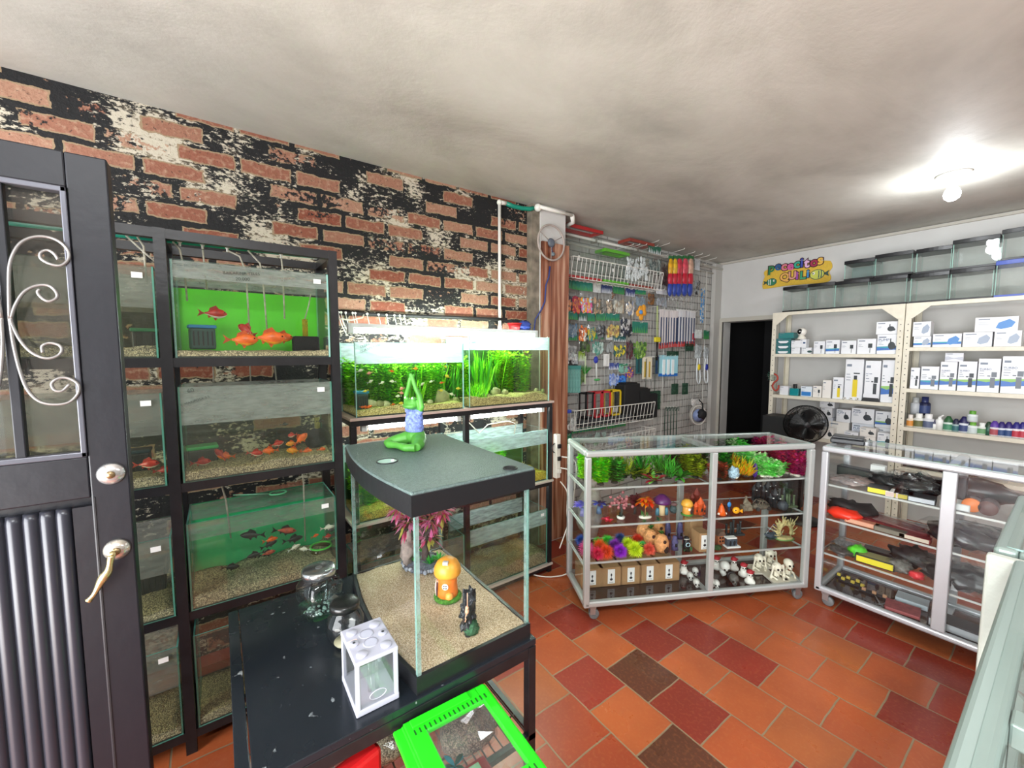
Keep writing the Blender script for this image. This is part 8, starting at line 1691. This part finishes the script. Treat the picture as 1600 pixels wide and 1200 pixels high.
# brushes and cards
t = thing('green_brush', 'green bottle-brush packet hanging right of the teal tubes', 'packet', at_x(914, 600, -2.72)); q = MB(); q.tube([(0, 0, 0), (0, 0, .26)], .006, 6); q.build('handle', P('#c8d8b0', .5), t); mb = blades(60, .12, .01, .006, [0], 5, 1.0, .2); mb.move(Matrix.Translation((0, 0, .09))); mb.build('bristles', [leafmat('#2f9a34')], t); q = MB(); q.tube([(XG+2.72, 0, .25), (0, 0, .25)], .0022, 5); q.build('hook', WIRE, t)
packet(903, 549, 914, 600, '#8aa83a', ['#5a7a2a', '#4a5a38'], 'olive-topped packet beside the green brush')
t = thing('scrubber', 'blue-headed scrubber with a green foot hanging on the grid', 'scrubber', at_x(932, 595, -2.71)); q = MB(); q.tube([(0, 0, .02), (0, -.01, .2)], .007, 7); q.build('handle', P('#dfe6e2', .4), t, True); q = MB(); q.ell((0, -.012, .2), (.014, .03, .035), 12, 8); q.build('blue_head', P('#2c3aa8', .4), t, True); q = MB(); q.ell((0, .01, .01), (.015, .045, .012), 12, 6); q.build('green_foot', P('#4aa85a', .4), t, True); q = MB(); q.tube([(XG+2.71, -.012, .235), (0, -.012, .235)], .0022, 5); q.build('hook', WIRE, t)
packet(943, 553, 952, 572, None, ['#e4e4e2', '#d0d0ce'], 'small white card in the middle of the grid', style='card')
for k, (a, l_) in enumerate([(1030, 'turquoise and white card, left one of three below the tool cards'), (1037, 'turquoise and white card, middle one below the tool cards'), (1044, 'turquoise card with a pink mark, right one below the tool cards')]):
    packet(a, 555, a+14, 588, None, ['#9ad0dc', '#e4eef0', '#1c6ac0'], l_, X=-2.73+.01*k, style='card', group='turquoise cards')
for k, (a, l_) in enumerate([(1004, 'gold and white slim pack, left of two'), (1011, 'gold and white slim pack, right of two')]): packet(a, 558, a+7, 592, None, ['#e0d8c0', '#b89a3a'], l_, style='card', group='gold slim packs')
for k, (a, l_) in enumerate([(994, 'dark teal strip pack left of the gold packs'), (1024, 'navy strip pack right of the gold packs')]): packet(a, 556, a+8, 584, None, ['#1f5a60' if k == 0 else '#22406a', '#16383c'], l_, style='card')
t = thing('scraper', 'yellow-headed algae scraper with a long green handle hanging in the middle of the grid', 'scraper', at_x(1027, 531, -2.69)); q = MB(); q.bx(-.012, .012, -.05, .05, -.025, .03); q.build('yellow_head', P('#d8c81c', .4), t, bevel=.01); q = MB(); q.tube([(0, -.01, .03), (.0, -.02, .2), (0, -.02, .36)], .003, 6); q.tube([(0, .01, .03), (0, .0, .22), (0, -.01, .36)], .003, 6); q.build('handle', P('#c8d88a', .4), t, True); q = MB(); q.tube([(0, 0, -.025), (0, 0, -.22)], .012, 8); q.build('black_grip', P('#17181a', .4), t, True); q = MB(); q.tube([(XG+2.69, -.015, .355), (0, -.015, .355)], .0022, 5); q.build('hook', WIRE, t)
def net(label, px, pyt, pyb, wd, ht, X=-2.72, col='#2f5a48'):
    top = at_x(px, pyt, X); bot = at_x(px, pyb, X); L_ = top.z-bot.z; t = thing('fish_net', label, 'net', bot, 0, 'green fish nets on the grid'); q = MB(); q.tube([(0, 0, L_), (0, 0, ht)], .0035, 5); q.build('handle', P('#1c3c30', .5), t, True)
    q = MB(); q.tube([(0, -wd/2, ht), (0, wd/2, ht), (0, wd/2, 0), (0, -wd/2, 0)], .003, 5, closed=True); q.build('frame', P('#1c3c30', .5), t, True); q = MB(); q.bx(-.002, .02, -wd/2, wd/2, .0, ht); q.build('mesh_pocket', clear('green_netting', (.7, .85, .75), .03, .1, film=.55, filmcol=col), t)
    q = MB(); q.tube([(XG-X, 0, L_-.006), (.01, 0, L_-.006)], .0022, 5); q.build('hook', WIRE, t)
net('large square green net, left one beside the black trays', 1008, 560, 640, .16, .17); net('large square green net reaching over the basket end', 1022, 556, 640, .16, .20, -2.66); net('small dark green net, left of two right of the basket', 1053, 548, 616, .10, .12); net('small dark green net, right of two right of the basket', 1069, 546, 616, .09, .13); net('dark green net hanging by the tool cards', 1076, 510, 548, .14, .08); net('thin dark net handle pack behind the tool cards', 1050, 500, 556, .2, .05)
for k in range(5):
    px = 1038+k*4.6; t = thing('green_hook_rod', ['leftmost', 'second', 'middle', 'fourth', 'rightmost'][k]+' dark green crook-topped rod low on the grid', 'rod', at_x(px, 682, -2.72), 0, 'green crook-topped rods'); h_ = at_x(px, 640, -2.72).z-at_x(px, 682, -2.72).z
    q = MB(); q.tube([(0, 0, 0), (0, 0, h_), (0, .02, h_+.03), (0, .04, h_+.01), (0, .035, h_-.02)], .0045, 6); q.build('rod', P('#1f4a3a', .5), t, True); q = MB(); q.tube([(XG+2.72, .02, h_+.028), (.01, .02, h_+.028)], .0022, 5); q.build('hook', WIRE, t)
for k, (px, c_, l_) in enumerate([(1091, '#e0c82a', 'white siphon hose coil with a yellow tag'), (1103, '#2c3aa0', 'white siphon hose coil with a blue tag')]):
    t = thing('siphon_hose', l_, 'hose', at_x(px, 575, -2.72)); q = MB(); q.tube(smooth([(0, -.02, .12), (0, -.03, .0), (0, -.02, -.14), (0, .03, -.19), (0, .05, -.12), (0, .03, .0), (0, .02, .12)]), .009, 8); q.build('hose', P('#d8dee0', .25), t, True); q = MB(); q.ell((.01, 0, .01), (.012, .03, .04), 12, 8); q.build('tag', P(c_, .4), t, True); q = MB(); q.tube([(XG+2.72, 0, .12), (0, -.0, .12)], .0022, 5); q.build('hook', WIRE, t)
packet(1084, 515, 1097, 560, '#dfe6e4', ['#b0b8bc', '#d0d8da'], 'white-topped clear packet above the yellow-tagged hose'); packet(1098, 516, 1108, 562, '#2a7a5a', ['#c8d0d4'], 'green-edged clear packet above the blue-tagged hose')
packet(1078, 518, 1086, 532, None, ['#c8202c', '#c8202c'], 'small bright red pendant packet', style='card')
t = thing('hose_reel', 'pale round hose reel with a black cloth bag hung on it near the doorway', 'reel', at_x(1089, 648, -2.68), R(-35)); q = MB()
for k in range(7): q.tube([(k*.007, .085*math.cos(a*math.pi/14), .115*math.sin(a*math.pi/14)) for a in range(28)], .008, 6, closed=True)
q.build('coiled_hose', P('#c8c4bc', .4), t, True); q = MB(); q.lathe([(0, 0), (.06, 0), (.08, .012), (0, .014)], seg=24, M=Matrix.Rotation(R(90), 4, 'Y'), c=(.05, .0, 0)); q.build('blue_disc', P('#8c9cc8', .4), t, True); q = MB(); q.ell((.09, .02, .02), (.03, .05, .06), 14, 10, jit=.4); q.tube([(.08, .03, .06), (.05, .04, .14), (0, .02, .18)], .008, 6); q.build('black_bag', P('#0f0f12', .7), t, True); q = MB(); q.tube([(XG+2.68, 0, .1), (.06, 0, .1)], .003, 5); q.build('hook', WIRE, t)
packet(1080, 615, 1095, 640, None, ['#d8d4d0', '#e0dcd8'], 'folded white cloth packet behind the hose reel')
# bare hooks near the ceiling
for k, (px, py, l_) in enumerate([(1029, 376, 'first bare hook from the pier, near the ceiling'), (1046, 380, 'second bare hook from the pier, near the ceiling'), (1069, 389, 'third bare hook from the pier, near the ceiling'), (1085, 394, 'fourth bare hook from the pier, near the ceiling'), (1097, 397, 'fifth bare hook from the pier, near the ceiling'), (1108, 399, 'sixth bare hook from the pier, near the ceiling'), (1119, 403, 'last bare hook, near the room corner')]):
    p = at_x(px, py, -2.62); q = MB(); q.tube([(XG+.004-p.x, 0, -.015), (0, 0, 0), (.008, 0, .012)], .003, 5); o = q.build('bare_hook', WIRE, None, True); o.location = p; tag(o, l_, 'hook', 'bare display hooks')
# middle basket contents
def frame_box(label, px0, px1, py0, py1, col, X=-2.66):
    yA, yB = at_x(px0, 620, X).y, at_x(px1, 620, X).y; zT_ = at_x(px0, py0, X).z; zB_ = .985; t = thing('breeder_box', label, 'box', (X, yA, zB_), 0, 'small framed boxes on the middle basket'); w_ = yB-yA-.006; h_ = zT_-zB_; d_ = .09; m_ = P(col, .4)
    for (a, b_) in ((0, 0), (0, w_-.012), (-d_, 0), (-d_, w_-.012)): q = MB(); q.bx(a, a+.012, b_, b_+.012, 0, h_); q.build('post', m_, t)
    for z_ in (0, h_-.014): q = MB(); q.bx(-d_, .012, 0, .012, z_, z_+.014); q.bx(-d_, .012, w_-.012, w_, z_, z_+.014); q.bx(0, .012, 0, w_, z_, z_+.014); q.bx(-d_, -d_+.012, 0, w_, z_, z_+.014); q.build('rim', m_, t)
    q = MB(); q.bx(-.001, .0, .01, w_-.01, .01, h_-.01); q.bx(-d_, -d_+.001, .01, w_-.01, .01, h_-.01); q.build('clear_panes', PLAST, t)
q = MB(); q.box((-2.69, 3.02, .985-.032), (.13, .72, .06)); tag(q.build('flat_carton', P('#2a2c30', .5), bevel=.003), 'flat dark carton lying in the middle basket under the framed boxes', 'box')
frame_box('black framed box, leftmost on the middle basket', 915, 927, 614, 637, '#1a1a1c'); frame_box('red framed box next to the black one', 927, 940, 613, 638, '#b82430'); frame_box('second red framed box beside the yellow one', 940, 954, 612, 637, '#c02834'); frame_box('yellow framed box at the right of the row', 954, 970, 610, 633, '#d8b81c')
for k, (px0, px1, py0, l_) in enumerate([(968, 992, 600, 'tallest black tray stack in the middle basket'), (990, 1008, 608, 'middle black tray stack in the basket'), (1006, 1020, 616, 'lowest black tray stack at the basket end')]):
    X = -2.68; yA, yB = at_x(px0, 620, X).y, at_x(px1, 620, X).y; zT_ = at_x(px0, py0, X).z; t = thing('black_tray', l_, 'tray', (X, (yA+yB)/2, .912 if k else .986), 0, 'black trays in the middle basket'); h_ = zT_-(.912 if k else .986); q = MB(); q.box((0, 0, h_/2), (.13, yB-yA-.004, h_)); q.build('tray_body', P('#0d0d0f', .6), t, bevel=.006)
    q = MB(); q.box((0, 0, h_+.006), (.11, (yB-yA)*.7, .012)); q.build('tray_rim', P('#0b0b0c', .5), t, bevel=.003)
t = thing('blue_clip', 'blue plastic clip piece at the pier end of the middle basket', 'clip', at_x(884, 643, -2.62)); q = MB(); q.box((0, 0, 0), (.05, .10, .03)); q.build('body', P('#2c4ab8', .4), t, bevel=.008); q = MB(); q.tube([(.0, .0, -.015), (0, 0, -.07)], .012, 8); q.build('peg', P('#d8dcda', .4), t, True)
packet(884, 650, 902, 672, None, ['#e0e4e2', '#c8ccca'], 'clear bag of white parts in the pier end of the middle basket', X=-2.70); packet(958, 636, 974, 660, '#e4e2dc', ['#e8e6e2', '#b8b0b8'], 'white packet showing through the basket wires', X=-2.70)
# ---- power strip, white leads and sack between middle rack and counter
t = thing('power_strip', 'white power strip strapped upright to the rack post', 'socket', (-2.165, 1.945, .72)); q = MB(); q.bx(-.02, .02, -.02, .02, -.02, .30); q.build('strip_body', P('#ddd8cc', .4), t, bevel=.006)
for k in range(3): q = MB(); q.bx(.02, .036, -.014, .014, .02+k*.09, .05+k*.09); q.build('plug', P('#1d1d20' if k else '#e0dcd2', .4), t, bevel=.004)
q = MB(); q.tube(ring((-.0, -.012, .20), .034, 16, 'x'), .004, 5, closed=True); q.build('strap', BLK, t)
for k, (pts, l_) in enumerate([([(-2.13, 1.95, .78), (-2.08, 2.02, .74), (-2.07, 2.03, .55), (-2.09, 1.98, .3), (-2.05, 1.98, .06), (-2.10, 1.88, .01), (-2.2, 1.76, .02), (-2.25, 1.72, .09)], 'white lead looping down to the floor and back under the rack'), ([(-2.13, 1.96, .86), (-2.06, 2.03, .82), (-2.06, 2.02, .6), (-2.08, 2.0, .42), (-2.1, 1.97, .3), (-2.11, 1.93, .2)], 'second white lead hanging from the power strip'), ([(-2.13, 1.95, .68), (-2.1, 1.99, .6), (-2.09, 1.98, .45), (-2.1, 2.02, .35)], 'short white lead with a black adapter')]):
    t = thing('power_lead', l_, 'cable', (0, 0, 0)); q = MB(); q.tube(smooth(pts, 5), .0045, 6); q.build('lead', P('#e8e4da', .4), t, True)
    if k == 2: q = MB(); q.box((-2.1, 2.02, .42), (.04, .04, .07)); q.build('adapter', P('#17171a', .4), t, bevel=.006)
t = thing('sack', 'grey crumpled sack standing in the gap beside the counter', 'sack', (-2.36, 2.52, 0)); q = MB(); q.ell((0, 0, .24), (.09, .12, .25), 16, 14, jit=.35)
for v in q.b.verts: v.co.z = max(v.co.z, .002)
q.build('sack_body', P('#b8b2aa', .7, var=.2, vs=14, bump=.5), t, True); q = MB(); q.lathe([(.03, .47), (.05, .53), (.03, .54), (0, .53)], seg=12); q.build('tied_top', P('#c2bcb4', .7), t, True)
